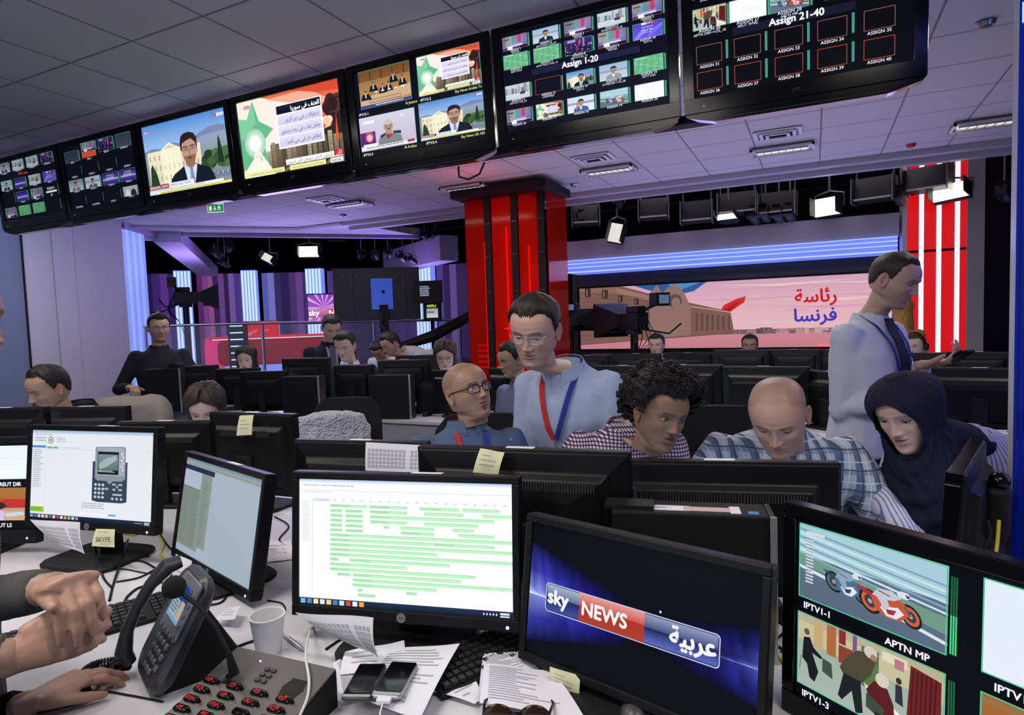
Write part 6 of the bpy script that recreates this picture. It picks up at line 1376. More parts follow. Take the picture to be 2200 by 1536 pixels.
    def addskin(vs, fs, c=None):
        body.add([Vector(v) for v in vs], fs); cols.append(np.tile(np.array(c or skin), (len(vs), 1)))
    def from_mb(m2, c=None): addskin(m2.v, m2.f, c)
    # ears
    if not hijab:
        for sx in (-1, 1):
            e = MB(); E_ = To @ Mh @ Tm(sx*.0745*wide, .012, .103) @ Rz(sx*-.35) @ Rx(-.15)
            rg = []
            for (rx_, rz_, o_) in ((.008, .018, -.006), (.0165, .031, .002), (.0175, .033, .006), (.0145, .029, .0085), (.010, .022, .006), (.003, .008, .003)):
                rg.append([E_ @ Vector((sx*o_, rx_*math.cos(a)*(1 if math.sin(a) > -.2 else .8), rz_*math.sin(a))) for a in [2*PI*k/18 for k in range(18)]])
            e.loft(rg); from_mb(e, (skin[0]*.95, skin[1]*.82, skin[2]*.78))
    # eyelids
    ey = -.0645
    eyeC = [Vector((sx*.0315, ey, .1165)) for sx in (-1, 1)]
    for cc in eyeC:
        for upper in (1, 0):
            l_ = MB(); rr = .0136; rg = []
            a0, a1 = ((1.35, lid*.95-.18) if upper else (-1.2, -.42))
            for i in range(7):
                el = a0+(a1-a0)*i/6
                rg.append([To @ Mh @ (cc+Vector((rr*math.sin(t)*math.cos(el*(.55+.45*math.cos(t)) if True else el), -rr*math.cos(t)*math.cos(el), rr*math.sin(el)*(.35+.65*math.cos(t))))) for t in np.linspace(-1.25, 1.25, 13)])
            l_.loft(rg, cap=False, closed=False); from_mb(l_, tuple(c*.82 for c in skin))
            if upper:
                lash = MB(); lash.tube([To @ Mh @ (cc+Vector((rr*1.02*math.sin(t), -rr*1.03*math.cos(t)*math.cos(a1), rr*1.02*math.sin(a1)*(.35+.65*math.cos(t))))) for t in np.linspace(-1.15, 1.15, 9)], .0008*(1+.6*fem), 5); from_mb(lash, (.012, .009, .008))
    # ---------------- trunk, arms, hands
    def ellr(c, a, b_, n=20): return [c+rgt*(a*math.sin(t))+ff*(b_*math.cos(t)) for t in [2*PI*k/n for k in range(n)]]
    B_ = build; S_ = shoulders
    TT = [(-.015, .062, .056, 0), (.012, .075, .064, 0), (.035, .115*S_, .078, -.004), (.06, .160*S_, .090, -.004), (.10, .186*S_, .104*B_, .0), (.16, .186*B_, .118*B_, .006), (.25, .176*B_, .122*B_, .008), (.34, .164*B_, .118*B_, .008), (.43, .162*B_, .114*B_, .006), (.52, .176*B_, .118*B_, 0), (.60, .178*B_, .118*B_, 0)]
    tors = lambda k, dx=0: [ellr(base+ax*(t*s)+ff*(o*s), (a*k+dx)*s, (b_*k+dx)*s) for t, a, b_, o in TT]
    tm = MB(); tm.loft(tors(.80)); from_mb(tm)
    arms = {}
    for side, sx in (('L', -1), ('R', 1)):
        A = armL if side == 'L' else armR
        Sh = base+ax*(.085*s)+rgt*(sx*.172*s*S_)
        if A is None: A = dict(e=(sx*.05, .02, -.27), w=(-sx*.06, .22, -.10))
        e_, w_ = A['e'], A['w']
        El = (Vector(A['E'])+off) if 'E' in A else Sh+(rgt*e_[0]+fwd*e_[1]+up*e_[2])*s
        Wr = (Vector(A['W'])+off) if 'W' in A else El+(rgt*w_[0]+fwd*w_[1]+up*w_[2])*s
        arms[side] = (Sh, El, Wr)
        am = MB(); am.tube([Sh, Sh.lerp(El, .5), El, El.lerp(Wr, .25), El.lerp(Wr, .7), Wr], [x*s for x in (.048, .044, .038, .040, .031, .026)], 12); from_mb(am)
        if A.get('hand', 1):
            d_ = Vector(A['d']) if 'd' in A else (Wr-El); bk_ = Vector(A['b']) if 'b' in A else up; sd = Vector(A['t']) if 't' in A else rgt*-sx
            h = hand_mb(Wr, d_, bk_, sd, A.get('curl', (.35, .5, .4)), s*(.92 if fem else 1), A.get('thumb', (.6, .5)))
            vs, ns, fs = remeshed(h, .0035, 3); addskin(vs, fs, (skin[0], skin[1]*.93, skin[2]*.9))
    bo = body.build('body', SKINM, root, fix=False)
    C_ = np.concatenate(cols); 
    a = bo.data.color_attributes.new('Col', 'FLOAT_COLOR', 'POINT'); a.data.foreach_set('color', np.concatenate([C_, np.ones((len(C_), 1))], 1).astype(np.float32).ravel())
    bo.data.polygons.foreach_set('use_smooth', [True]*len(bo.data.polygons))
    # eyes
    for cc in eyeC:
        e = MB(); gz = Rz(R_(gaze[0])) @ Rx(R_(gaze[1])); n1, n2 = 20, 16; vs = []; ec = []
        for i in range(n2+1):
            th = PI*i/n2
            for j in range(n1):
                q = Vector((math.sin(th)*math.cos(2*PI*j/n1), -math.cos(th), math.sin(th)*math.sin(2*PI*j/n1)))
                rr = .0125
                vs.append(To @ Mh @ (cc+(gz @ q)*rr)); ec.append((.006, .005, .005, 1) if th < .22 else ((.05, .025, .012, 1) if th < .5 else (.58, .55, .52, 1)))
        tomesh('eyeball', vs, grid_faces(n2+1, n1), EYEM, bo, ec)
    # ---------------- hair
    if hair in ('short', 'thin', 'quiff', 'curly'):
        X, Y, Zh = head_shape(jaw, wide, 0, 0, feat=False); az = np.degrees(np.abs(np.arctan2(X, -Y)))
        hz = hairz+.006
        hl = np.interp(az, [0, 30, 50, 66, 76, 88, 100, 112, 125, 180], [hz, hz+.004, hz+.002, hz-.022, .108, .100, .128, .128, .075, .035])
        hl = hl+.004*np.sin(az*.9)+.003*np.sin(az*2.3); mk = sm(Zh, hl-.003, hl+.022)
        th = np.interp(Zh, [.03, .08, .12, .16, .2, .225], [.003, .005, .007, .009, .014, .018])
        if hair == 'thin': th = th*.5
        if hair == 'quiff': th = th+.016*G(az, 0, 45)*sm(Zh, .17, .2)
        if hair == 'curly': th = np.interp(Zh, [.03, .08, .12, .16, .2, .225], [.012, .030, .040, .044, .044, .042])*np.interp(az, [0, 40, 80, 180], [.8, .9, 1, 1])
        P0 = np.stack([X, Y, Zh], -1); cen = np.array([0, 0.005, .115]); dirn = P0-cen; dirn /= np.linalg.norm(dirn, axis=-1, keepdims=True)
        fl = P0.reshape(-1, 3); sc = 38 if hair != 'curly' else 55
        nz = np.array([noise.noise(Vector((v[0]*sc, v[1]*sc, v[2]*sc*(.4 if hair != 'curly' else 1)))) for v in fl]).reshape(X.shape)
        if hair == 'curly': nz = np.array([.5+.9*noise.noise(Vector(v)*60)+.5*noise.noise(Vector(v)*120) for v in fl]).reshape(X.shape)
        P1 = P0+dirn*((th*mk*(1+(.35 if hair != 'curly' else .38)*nz)+.0012*mk-(1-mk)*.004)[..., None])
        idx = mk > .01; fs = [f for f in grid_faces(X.shape[0], NA) if all(idx.flat[i] for i in f)]; tp = (X.shape[0]-1)*NA; fs.append([tp+j for j in range(NA)])
        tomesh('hair', mtx(To @ Mh, P1.reshape(-1, 3)), fs, hairmat(haircol), root)
        if hair == 'curly':
            rnd = random.Random(5); m_ = MB(); fl1 = P1.reshape(-1, 3); cand = [i for i in range(len(fl1)) if mk.flat[i] > .7]
            for k in range(420):
                c0 = Vector(fl1[rnd.choice(cand)]); r_ = rnd.uniform(.004, .009); dr = (c0-Vector(cen)).normalized(); a1 = dr.cross(Vector((rnd.random(), rnd.random(), rnd.random()))).normalized(); b1 = dr.cross(a1)
                n_ = 9; m_.tube([c0+dr*(.010*q/n_*1.5)+a1*r_*math.cos(q*1.1)+b1*r_*math.sin(q*1.1) for q in range(n_)], .0026, 4)
            tomesh('curls', [To @ Mh @ v for v in m_.v], m_.f, hairmat(haircol), root)
    if hair in ('long', 'longside'):
        zs = np.concatenate([np.linspace(-.17, .10, 30), np.linspace(.105, .2245, 30)]); X, Y, Zh = head_shape(1, wide, 0, 0, z=np.maximum(zs, .10), feat=False); Zh = np.repeat(zs[:, None], NA, 1)
        az = np.degrees(np.arctan2(X, -Y)); aa = np.abs(az)
        low = sm(-zs, -.10, .17)[:, None]
        op = np.interp(zs, [-.17, -.05, .05, .10, .15, .178, .192], [38, 40, 50, 56, 50, 26, 0])[:, None]
        th = np.interp(zs, [-.17, 0, .1, .16, .2, .225], [.028, .022, .014, .016, .02, .02])[:, None]*np.ones_like(X)
        part = np.clip(1-.5*G(az, 12, 7)*sm(Zh, .15, .19), 0, 1)
        k = sm(aa-op, -4, 8); P0 = np.stack([X, Y, Zh], -1); dr = np.stack([X, Y, np.zeros_like(X)], -1); dr /= np.linalg.norm(dr, axis=-1, keepdims=True)+1e-9; dr = dr+np.stack([0*X, 0*X, sm(Zh, .15, .22)], -1)
        nz = np.array([noise.noise(Vector((a_*9, z_*14, 3)))+.5*noise.noise(Vector((a_*30, z_*10, 7))) for a_, z_ in zip(np.radians(az).ravel(), Zh.ravel())]).reshape(X.shape)
        P1 = P0+dr*((th*part*k*(1+.4*nz)+.001-(1-k)*.006)[..., None]); P1[..., 1] += low*.02
        idx = k > .02; fs = [f for f in grid_faces(X.shape[0], NA) if all(idx.flat[i] for i in f)]; tp = (X.shape[0]-1)*NA; fs.append([tp+j for j in range(NA)])
        o_ = tomesh('hair', mtx(To @ Mh, P1.reshape(-1, 3)), fs, hairmat(haircol), root); so = o_.modifiers.new('thickness', 'SOLIDIFY'); so.thickness = .006; so.offset = -1
    # ---------------- clothes
    top = top or fab('dark_cloth', (.02, .02, .025))
    g = MB(); g.loft(tors(1.0, .008))
    for side in ('L', 'R'):
        Sh, El, Wr = arms[side]; A = (armL if side == 'L' else armR) or {}
        st = A.get('sleeve', sleeve); g.sphere(Sh, (.066*s, .066*s, .066*s), 16, 10)
        if st == 'short':
            mid = Sh.lerp(El, .72); g.tube([Sh-(El-Sh)*.15, Sh, Sh.lerp(El, .4), mid], [x*s for x in (.06, .066, .066, .068)], 16)
        elif st == 'rolled': g.tube([Sh-(El-Sh)*.15, Sh, Sh.lerp(El, .5), El, El.lerp(Wr, .25)], [x*s for x in (.06, .064, .056, .052, .050)], 16)
        else: g.tube([Sh-(El-Sh)*.15, Sh, Sh.lerp(El, .5), El, El.lerp(Wr, .5), El.lerp(Wr, .93)], [x*s for x in (.06, .064, .056, .052, .044, .036)], 16); g.sphere(El, .052*s, 12, 8)
    go = garment(topname, g, top, root, voxel=.011, fold=.0055 if topname != 'suit_jacket' else .003)
    cm = colm or top
    if collar:
        cl = MB()
        def cp(a, dz, r): return base-ax*(dz*s)+rgt*((.062+r)*s*math.sin(a))+ff*((.056+r)*s*math.cos(a))
        for sx in (-1, 1):
            rings = []
            for k in range(12):
                a = sx*(.30+(PI-.30)*k/11); hgt = .016-.004*(k/11)
                dpz = .045 if k < 1 else .032-.004*(k/11)
                rings.append([cp(a, -.018, .010), cp(a, hgt*.7+.008, .006), cp(a, hgt+.010, .010), cp(a+(-sx*.10 if k == 0 else 0), hgt-dpz, .024 if k > 0 else .030), cp(a, -.012, .020)])
            cl.loft(rings, cap=True)
        cl.build('collar', cm, root, smooth=True, sharp=60)
    if legs is not None and lower:
        lg = MB(); Pb = Pv+off
        hips = [ellr(Pb+up*z_, a_*s*B_, b_*s*B_) for z_, a_, b_ in ((.06, .172, .118), (-.02, .18, .125), (-.10, .175, .12))]
        lg.loft(hips); ft = MB()
        for sx in (-1, 1):
            hp = Pb+rgt*(sx*.085*s)-up*.06
            if sit: kn = hp+fwd*.42*s+rgt*sx*.05-up*.02; an = Vector((kn.x, kn.y, .10))
            else: an = Vector((Pb.x, Pb.y, 0))+rgt*sx*.10+up*.09; kn = hp.lerp(an, .5)+fwd*.02
            lg.tube([hp+up*.05, hp, hp.lerp(kn, .5), kn, kn.lerp(an, .5), an], [x*s for x in (.08, .088, .078, .062, .055, .05)], 14)
            ft.loft([[an+fwd*y_+rgt*(w_*math.cos(t))+up*(-.05+h_*math.sin(t)) for t in [2*PI*k/12 for k in range(12)]] for y_, w_, h_ in ((-.07, .03, .03), (-.04, .04, .045), (.05, .046, .04), (.13, .046, .026), (.18, .03, .018))])
        garment('trousers', lg, legs, root, voxel=.016, fold=.004)
        ft.build('shoes', BLACKM, root, smooth=True)
    # ---------------- glasses
    if glasses:
        gm = {'black': GLOSS, 'metal': STEEL, 'thin': mat('dark_thin_metal', (.08, .08, .09), .3, metal=.8)}[glasses]; r_ = {'black': .0020, 'metal': .0009, 'thin': .0010}[glasses]
        m_ = MB(); lw_, lh_ = (.0245, .0145) if glasses == 'black' else (.024, .013); yy = -.091
        for sx in (-1, 1):
            pts = [Vector((sx*.0325+lw_*math.copysign(abs(math.cos(t))**.5, math.cos(t)), yy+.010*(abs(math.cos(t))*(1 if math.cos(t)*sx > 0 else 0)), .114+lh_*math.copysign(abs(math.sin(t))**.55, math.sin(t)))) for t in [2*PI*k/28 for k in range(29)]]
            m_.tube(pts, [(r_, r_)]*29, 6, 0, To @ Mh)
            m_.tube([Vector((sx*.057, yy+.010, .12)), Vector((sx*.068, -.05, .121)), Vector((sx*.078, .0, .118)), Vector((sx*.079, .018, .108))], r_*1.1, 6, 0, To @ Mh)
        m_.tube([Vector((-.009, yy, .117)), Vector((0, yy-.003, .12)), Vector((.009, yy, .117))], r_, 6, 0, To @ Mh)
        gl = tomesh('glasses', m_.v, m_.f, gm, root)
        m_ = MB()
        for sx in (-1, 1): m_.add([To @ Mh @ Vector((sx*.0325+.023*x_, yy+.001+(.008 if x_*sx > 0 else 0), .114+.0135*z_)) for x_, z_ in ((-1, -1), (1, -1), (1, 1), (-1, 1))], [(0, 1, 2, 3)])
        m_.build('lens', mat('clear_lens', (.9, .92, 1), .05, alpha=.10, spec=.8), gl, fix=False)
    ctx = dict(hyw=hyw, root=root, Mh=To @ Mh, base=base, rgt=rgt, ff=ff, ax=ax, s=s, off=off, arms=arms, up=up, fwd=fwd, go=go, body=bo, tors=TT, B=B_)
    if hijab: make_hijab(ctx, hijab)
    if extra: extra(ctx)
    return root
def chestpt(c, t, x, out=.0):
    """a point on the front of the chest: t metres below the neck base, x to the side"""
    TT = c['tors']; a = np.interp(t, [r[0] for r in TT], [r[1] for r in TT])+.008; b_ = np.interp(t, [r[0] for r in TT], [r[2] for r in TT])+.008; o = np.interp(t, [r[0] for r in TT], [r[3] for r in TT])
    yy = b_*math.sqrt(max(0, 1-(x/a)**2))+o+out
    return c['base']+c['ax']*(t*c['s'])+c['rgt']*(x*c['s'])+c['ff']*(yy*c['s'])
def ribbon(pts, w, side, th=.0015, out=None):
    mb = MB(); rings = []
    for i, p in enumerate(pts):
        p = Vector(p); d = (Vector(pts[min(i+1, len(pts)-1)])-Vector(pts[max(i-1, 0)])).normalized(); o = Vector(out); a = d.cross(o).normalized()*w/2; o = a.cross(d).normalized()*th
        rings.append([p-a-o, p+a-o, p+a+o, p-a+o])
    return mb.loft(rings)
def lanyard(c, colL, colR, t0=.33, badge=True, w=.016, gap=.055):
    back = [c['base']-c['ax']*(.012)*c['s']+c['rgt']*(.068*c['s']*math.sin(a))+c['ff']*(.062*c['s']*math.cos(a)) for a in (PI, PI*.82, PI*.65, PI*.5)]
    for sx, m in ((-1, colL), (1, colR)):
        bk = [b_ if sx > 0 else b_-c['rgt']*2*((b_-c['base']).dot(c['rgt'])) for b_ in back]
        pts = bk+[chestpt(c, .03+(t0-.03)*k/10, sx*(gap*(1-k/10)**.8+.004), .012) for k in range(11)]
        ribbon(pts, w*c['s'], None, out=c['ff']).build('lanyard', m, c['root'])
    if badge:
        p = chestpt(c, t0+.09, 0, .02); q = chestpt(c, t0, 0, .014)
        MB().tube([q, p], .004*c['s'], 6).build('lanyard_clip', SILVER, c['root'])
        m_ = MB(); u = c['ax']; r = c['rgt']; f = c['ff']; a = .028*c['s']; h = .045*c['s']
        m_.loft([[p+r*x_+u*(y_)+f*.002 for x_, y_ in ((-a, 0), (a, 0), (a, 2*h), (-a, 2*h))], [p+r*x_+u*(y_)-f*.002 for x_, y_ in ((-a, 0), (a, 0), (a, 2*h), (-a, 2*h))]]).build('badge', mat('dark_badge', (.04, .05, .08), .4), c['root'])
        MB().loft([[p+r*x_+u*(y_)+f*e for x_, y_ in ((-a*.8, .004), (a*.8, .004), (a*.8, h*.25), (-a*.8, h*.25))] for e in (.003, .002)]).build('badge_strip', WHITEP, c['root'])
def make_hijab(c, m):
    zs = np.concatenate([np.linspace(-.33, .0, 34), np.linspace(.005, .232, 40)]); n = NA
    X0, Y0, Z0 = head_shape(1, 1, 0, 0, z=np.clip(zs, .06, .2245), feat=False); Z0 = np.repeat(zs[:, None], n, 1)
    Ag = np.repeat(ANG[None, :], len(zs), 0)
    grow = np.interp(zs, [.06, .2, .232], [.020, .024, .016])[:, None]
    wl = np.interp(zs, [-.33, -.25, -.18, -.10, -.05, 0, .06], [.06, .12, .15, .128, .105, .09, .083])[:, None]; fl = np.interp(zs, [-.33, -.25, -.18, -.10, -.05, 0, .06], [.155, .16, .145, .12, .105, .098, .098])[:, None]; bl = np.interp(zs, [-.33, -.2, -.10, 0, .06], [.08, .13, .135, .115, .098])[:, None]
    k = sm(zs, .02, .09)[:, None]
    XL = wl*np.sin(Ag); YL = np.where(np.cos(Ag) > 0, -fl, bl)*np.abs(np.cos(Ag))
    nr = np.sqrt(X0**2+Y0**2)+1e-6
    XU = X0*(1+grow/nr); YU = Y0*(1+grow/nr)+.004
    X = XL*(1-k)+XU*k; Y = YL*(1-k)+YU*k
    # folds: drapes round the chest, fine creases over the head
    az = np.arctan2(X, -Y); fold = (1-k)*(.007*np.sin(Z0*80-az*az*9)+.004*np.sin(Z0*120-az*az*14+az*3))+.0025*np.sin(az*16+Z0*60)
    rr = np.sqrt(X**2+Y**2)+1e-6; X = X*(1+fold/rr); Y = Y*(1+fold/rr)
    e0 = ((X/.067)**2+((Z0-.088)/.095)**2); snap = (e0 < 1) & (e0 > .62) & (Y < 0); kk = np.where(snap, 1/np.sqrt(np.maximum(e0, .01)), 1); X = X*kk; Z0 = .088+(Z0-.088)*kk
    face = (e0 < .8) & (Y < -.0)
    vs = np.stack([X, Y, Z0], -1); 
    # bring cloth edge to the face
    e = ((X/.067)**2+((Z0-.088)/.095)**2); near = (np.exp(-((e-1)/.25)**2)*(Y < 0))[..., None]; vs[..., 1:2] += near*.006
    low = sm(-zs, .02, .16)[:, None, None]*0.0
    head = mtx(c['Mh'], vs.reshape(-1, 3))
    # lower rows follow the body rather than the head
    jp = c['Mh'] @ Vector((0, -.005, -.01)); M2 = Matrix.Translation(jp) @ Rz(c['hyw']) @ Rx(.10)
    shift = np.array(list((c['base']-jp).xy)+[0])*.55
    body = mtx(M2, vs.reshape(-1, 3)*c['s'])+shift*np.clip(-vs.reshape(-1, 3)[:, 2:3]/.3, 0, 1)
    wgt = np.repeat(sm(-zs, .01, .10)[:, None], n, 1).reshape(-1, 1); V = head*(1-wgt)+body*wgt
    idx = ~face; fs = [f for f in grid_faces(len(zs), n) if all(idx.flat[i] for i in f)]; tp = (len(zs)-1)*n; fs.append([tp+j for j in range(n)])
    j0 = c['Mh'] @ Vector((0, .01, .03)); wr = MB(); rg = []
    for k in range(9):
        u = k/8; cp_ = j0.lerp(c['base']+c['ax']*.01, u); a_ = (.076+.006*u)*c['s']; b_ = (.080-.006*u)*c['s']
        rg.append([cp_+c['rgt']*(a_*math.sin(t)*(1+.03*math.sin(5*t+k)))+c['ff']*(b_*math.cos(t)) for t in [2*PI*q/28 for q in range(28)]])
    wr.loft(rg).build('scarf_wrap', m, c['root'], smooth=True)
    o = tomesh('headscarf', V, fs, m, c['root']); so = o.modifiers.new('thickness', 'SOLIDIFY'); so.thickness = .004; so.offset = -1
    sb = o.modifiers.new('soften', 'SMOOTH'); sb.iterations = 3; sb.factor = .5
def office_chair(x, y, yaw, lab, cover=None, z=.46, group='office chairs'):
    t = thing('office_chair', lab, 'chair', (x, y, 0), yaw, group)
    MB().rbox((0, 0, z), (.50, .48, .08), .08, axis='z').build('seat', BLACKM, t, smooth=True)
    rg = []
    for k in range(9):
        u = k/8; zz = z+.12+.50*u; w = .23*(1-.12*u-.25*max(0, u-.85)/.15); yy = .25+.05*u-.03*math.sin(u*PI)
        rg.append([(w*math.cos(a), yy+.035*math.cos(a)**2*-1+.025*math.sin(a), zz) for a in [2*PI*j/20 for j in range(20)]])
    MB().loft(rg).build('backrest', fab('black_chair_mesh', (.012, .012, .014)), t, smooth=True)
    MB().tube([(0, .26, z+.2), (0, .3, z), (0, .12, z-.06)], [(.03, .012)]*3, 8).build('back_support', BLACKM, t)
    MB().cyl((0, 0, .1), (0, 0, z-.04), .03, n=16).build('column', BLACKM, t)
    m_ = MB()
    for k in range(5):
        a = 2*PI*k/5; m_.tube([(0, 0, .11), (.3*math.cos(a), .3*math.sin(a), .07)], [.03, .018], 8); m_.sphere((.3*math.cos(a), .3*math.sin(a), .03), .03, 10, 8)
    m_.build('wheel_base', BLACKM, t, smooth=True)
    for sx in (-1, 1): MB().tube([(sx*.27, .12, z), (sx*.28, .1, z+.2), (sx*.28, -.12, z+.21)], .018, 8).build('armrest', BLACKM, t, smooth=True)
    return t
# ------------------------------------------------------------------ the people in the room
SK1 = (.52, .33, .25); SK2 = (.36, .215, .14); SK3 = (.22, .125, .08)
BLUESH = fab('pale_blue_shirt', (.38, .45, .62), vary=.05); WHITESH = fab('white_shirt', (.58, .60, .72), vary=.04)
REDL = fab('red_ribbon', (.55, .03, .02)); NAVYL = fab('navy_ribbon', (.03, .04, .25)); TROU = fab('dark_trousers', (.015, .015, .02))
def lan_red_navy(c): lanyard(c, REDL, NAVYL, .21, w=.018)
def navy_tie(c):
    lanyard(c, NAVYL, NAVYL, .40, badge=False, gap=.07)
    m_ = MB(); pts = [chestpt(c, .0+.36*k/8, .0, .012) for k in range(9)]; ribbon(pts, .06*c['s'], None, .003, out=c['ff']).build('tie', fab('dark_navy_tie', (.015, .02, .06)), c['root'])
# the man leaning in, pale blue shirt
person('person in pale blue shirt, glasses and red-blue lanyard, leaning over the seated bald man', 1150, 708, 2.26, 1.07, hyaw=-22, hpitch=22, hroll=4, byaw=-30, lean=(24, -6), neck=(.055, .05, .015), shoulders=.88, build=1.0, skin=SK1, hair='short', haircol=(.022, .017, .014), top=BLUESH, legs=TROU, sleeve='long', lid=.2, glasses='metal', stub=.35, extra=lan_red_navy, gaze=(-5, 20),
       armL=dict(e=(-.02, .03, -.28), w=(.10, .10, -.24)), armR=dict(e=(.09, -.02, -.28), w=(.02, .14, -.22)))
# bald man with black glasses looking up
def anchor_extra(c):
    lanyard(c, REDL, NAVYL, .34, badge=False, gap=.05)
person('person with goatee and black glasses, shaved head, blue denim shirt, looking up', 1003, 840, 2.18, .90, hyaw=38, hpitch=-12, hroll=-6, byaw=14, lean=(-4, 0), neck=(-.02, .0, .035), sit=True, skin=SK2, hair=None, scalp=.35, haircol=(.012, .01, .01), top=cloth_node('denim_motif_shirt', 'motif', (.085, .13, .23), (.42, .47, .55), s=26), legs=fab('jeans', (.03, .04, .08)), lid=.62, glasses='black', stub=.5, extra=anchor_extra, gaze=(20, -12), shoulders=1.03,
       armL=dict(e=(-.10, .02, -.27), w=(.14, .16, -.06)), armR=dict(e=(.10, .04, -.27), w=(-.10, .2, -.04)))
# curly haired man
person('person with dark curly hair and small checked shirt, leaning to the right', 1418, 886, 1.98, .96, hyaw=34, hpitch=14, hroll=10, byaw=6, lean=(22, -6), neck=(-.055, .09, .085), shoulders=.92, sit=True, skin=SK3, hair='curly', haircol=(.012, .009, .008), top=cloth_node('checked_shirt', 'check', (.60, .58, .62), (.13, .06, .12), (.03, .02, .05), s=82), legs=TROU, lid=.3, stub=.35, mouth=1, gaze=(10, 15),
       armL=dict(e=(-.12, .06, -.25), w=(.12, .22, .0)), armR=dict(e=(.05, .08, -.27), w=(-.05, .2, .0)))
# shaved head man in plaid
person('person with shaved head in blue and white plaid short-sleeved shirt, looking down', 1672, 890, 1.90, 1.04, hyaw=-8, hpitch=33, hroll=-2, byaw=6, lean=(26, 2), neck=(.0, .08, .05), sit=True, build=1.12, shoulders=1.08, skin=(.46, .275, .20), hair=None, scalp=.45, haircol=(.02, .014, .01), top=cloth_node('plaid_shirt', 'plaid', (.50, .54, .62), (.12, .17, .27), (.16, .22, .34), s=17), legs=TROU, sleeve='short', lid=.02, stub=.45, gaze=(0, 30),
       armL=dict(e=(-.16, .12, -.22), w=(.04, .20, -.04)), armR=dict(e=(.16, .02, -.24), w=(-.02, .16, -.14), hand=1))
# woman with headscarf, bending forward
def hij_extra(c):
    MB().tube([c['base']+c['ax']*.49+c['rgt']*(.172*math.sin(a))+c['ff']*(.125*math.cos(a)) for a in np.linspace(-2.4, 2.4, 20)], [(.004, .016)]*20, 8).build('belt', mat('brown_leather', (.14, .06, .03), .5), c['root'])
WH = at(1985, 1193, 1.86); WE = at(1905, 1085, 1.98)
person('person in dark navy headscarf and white pin-striped shirt, bending over the desk', 1948, 880, 1.92, 1.0, hyaw=-26, hpitch=24, hroll=-6, byaw=-14, lean=(42, 4), neck=(.085, .085, .045), skin=(.54, .36, .29), fem=1, haircol=(.02, .015, .012), brow=.8, top=cloth_node('pinstripe_shirt', 'stripe', (.62, .62, .74), (.22, .21, .36), s=75), legs=fab('navy_trousers', (.012, .015, .05)), lid=.25, lip=(.42, .13, .12), hijab=fab('navy_headscarf', (.012, .011, .028), vary=.2), extra=hij_extra, gaze=(-5, 18), jaw=.9, shoulders=1.02, collar=False, mouth=.8,
       armL=dict(e=(-.06, .10, -.26), w=(0, 0, 0), E=WE, W=WH, d=(.03, -.06, -.04), b=(0, -.3, 1), t=(1, 0, 0), curl=(.5, .6, .4)), armR=dict(e=(.14, .0, -.24), w=(-.16, .16, -.16)))
# standing man in white shirt, side view
PH = at(2010, 785, 2.55)
person('person in white shirt and dark tie standing sideways, looking down at a phone', 1922, 600, 2.62, .98, hyaw=72, hpitch=24, hroll=0, byaw=62, lean=(2, 0), neck=(0, .01, -.01), build=1.10, skin=(.50, .32, .25), hair='thin', hairz=.182, haircol=(.022, .016, .012), top=WHITESH, legs=TROU, lid=.1, stub=.5, extra=navy_tie, gaze=(0, 25),
       armL=dict(e=(.0, -.02, -.31), w=(.02, .22, .06), curl=(.7, .8, .5)), armR=dict(e=(.05, .06, -.28), w=(0, 0, 0), W=PH+Vector((-.04, .02, 0)), d=(.10, -.03, .02), b=(0, 0, -1), t=(0, -1, .2), curl=(.6, .7, .5), thumb=(.9, .7)))
o = MB().box((0, 0, 0), (.062, .012, .12), 0, Matrix.Translation(PH+Vector((.07, -.02, .035))) @ Rz(.5) @ Rx(1.1)).build('smartphone', GLOSS, None, bevel=.004); tag(o, 'dark phone held by the standing man in white shirt', 'phone')
# standing bearded man far left
person('person in dark open-necked shirt and glasses standing at far left, hands raised', 341, 704, 6.1, 1.14, hyaw=10, hpitch=6, byaw=4, lean=(0, 0), skin=SK1, hair='quiff', haircol=(.015, .012, .01), top=fab('charcoal_shirt', (.022, .022, .032)), legs=TROU, stub=1, glasses='thin', armL=dict(e=(-.14, -.02, -.25), w=(.07, .22, .02), curl=(.9, .9, .6)), armR=dict(e=(.12, .0, -.25), w=(-.24, .14, .06), curl=(.9, .9, .6)))
# seated woman with dark hair
person('person with long dark hair and red lips seated in the middle row at left', 530, 772, 6.2, 1.05, hyaw=-20, hpitch=8, byaw=-10, sit=True, skin=(.56, .38, .31), fem=1, lip=(.5, .05, .06), hair='long', haircol=(.02, .012, .01), top=fab('white_blouse', (.5, .5, .55)), legs=TROU)
# standing man in dark suit
def suit_tie(c):
    m_ = MB(); r_ = [[chestpt(c, .02+.30*k/8, sx*(.028+.022*(1-k/8)), .006) for sx in (-1, 1)]+[chestpt(c, .02+.30*k/8, sx*(.028+.022*(1-k/8)), .001) for sx in (1, -1)] for k in range(9)]
    MB().loft(r_).build('shirt_front', c['sf'] if 'sf' in c else fab('lilac_shirt', (.30, .27, .48)), c['root'])
    ribbon([chestpt(c, .01+.34*k/8, 0, .011) for k in range(9)], .045*c['s'], None, .003, out=c['ff']).build('tie', fab('grey_tie', (.09, .09, .15)), c['root'])
person('person in dark suit and grey tie standing behind the man with red lanyard', 712, 704, 6.3, 1.12, hyaw=14, hpitch=30, byaw=14, lean=(4, 0), skin=(.42, .27, .21), hair='short', haircol=(.015, .012, .011), top=fab('black_suit', (.012, .012, .018)), topname='suit_jacket', legs=TROU, lid=.05, stub=.4, extra=suit_tie)
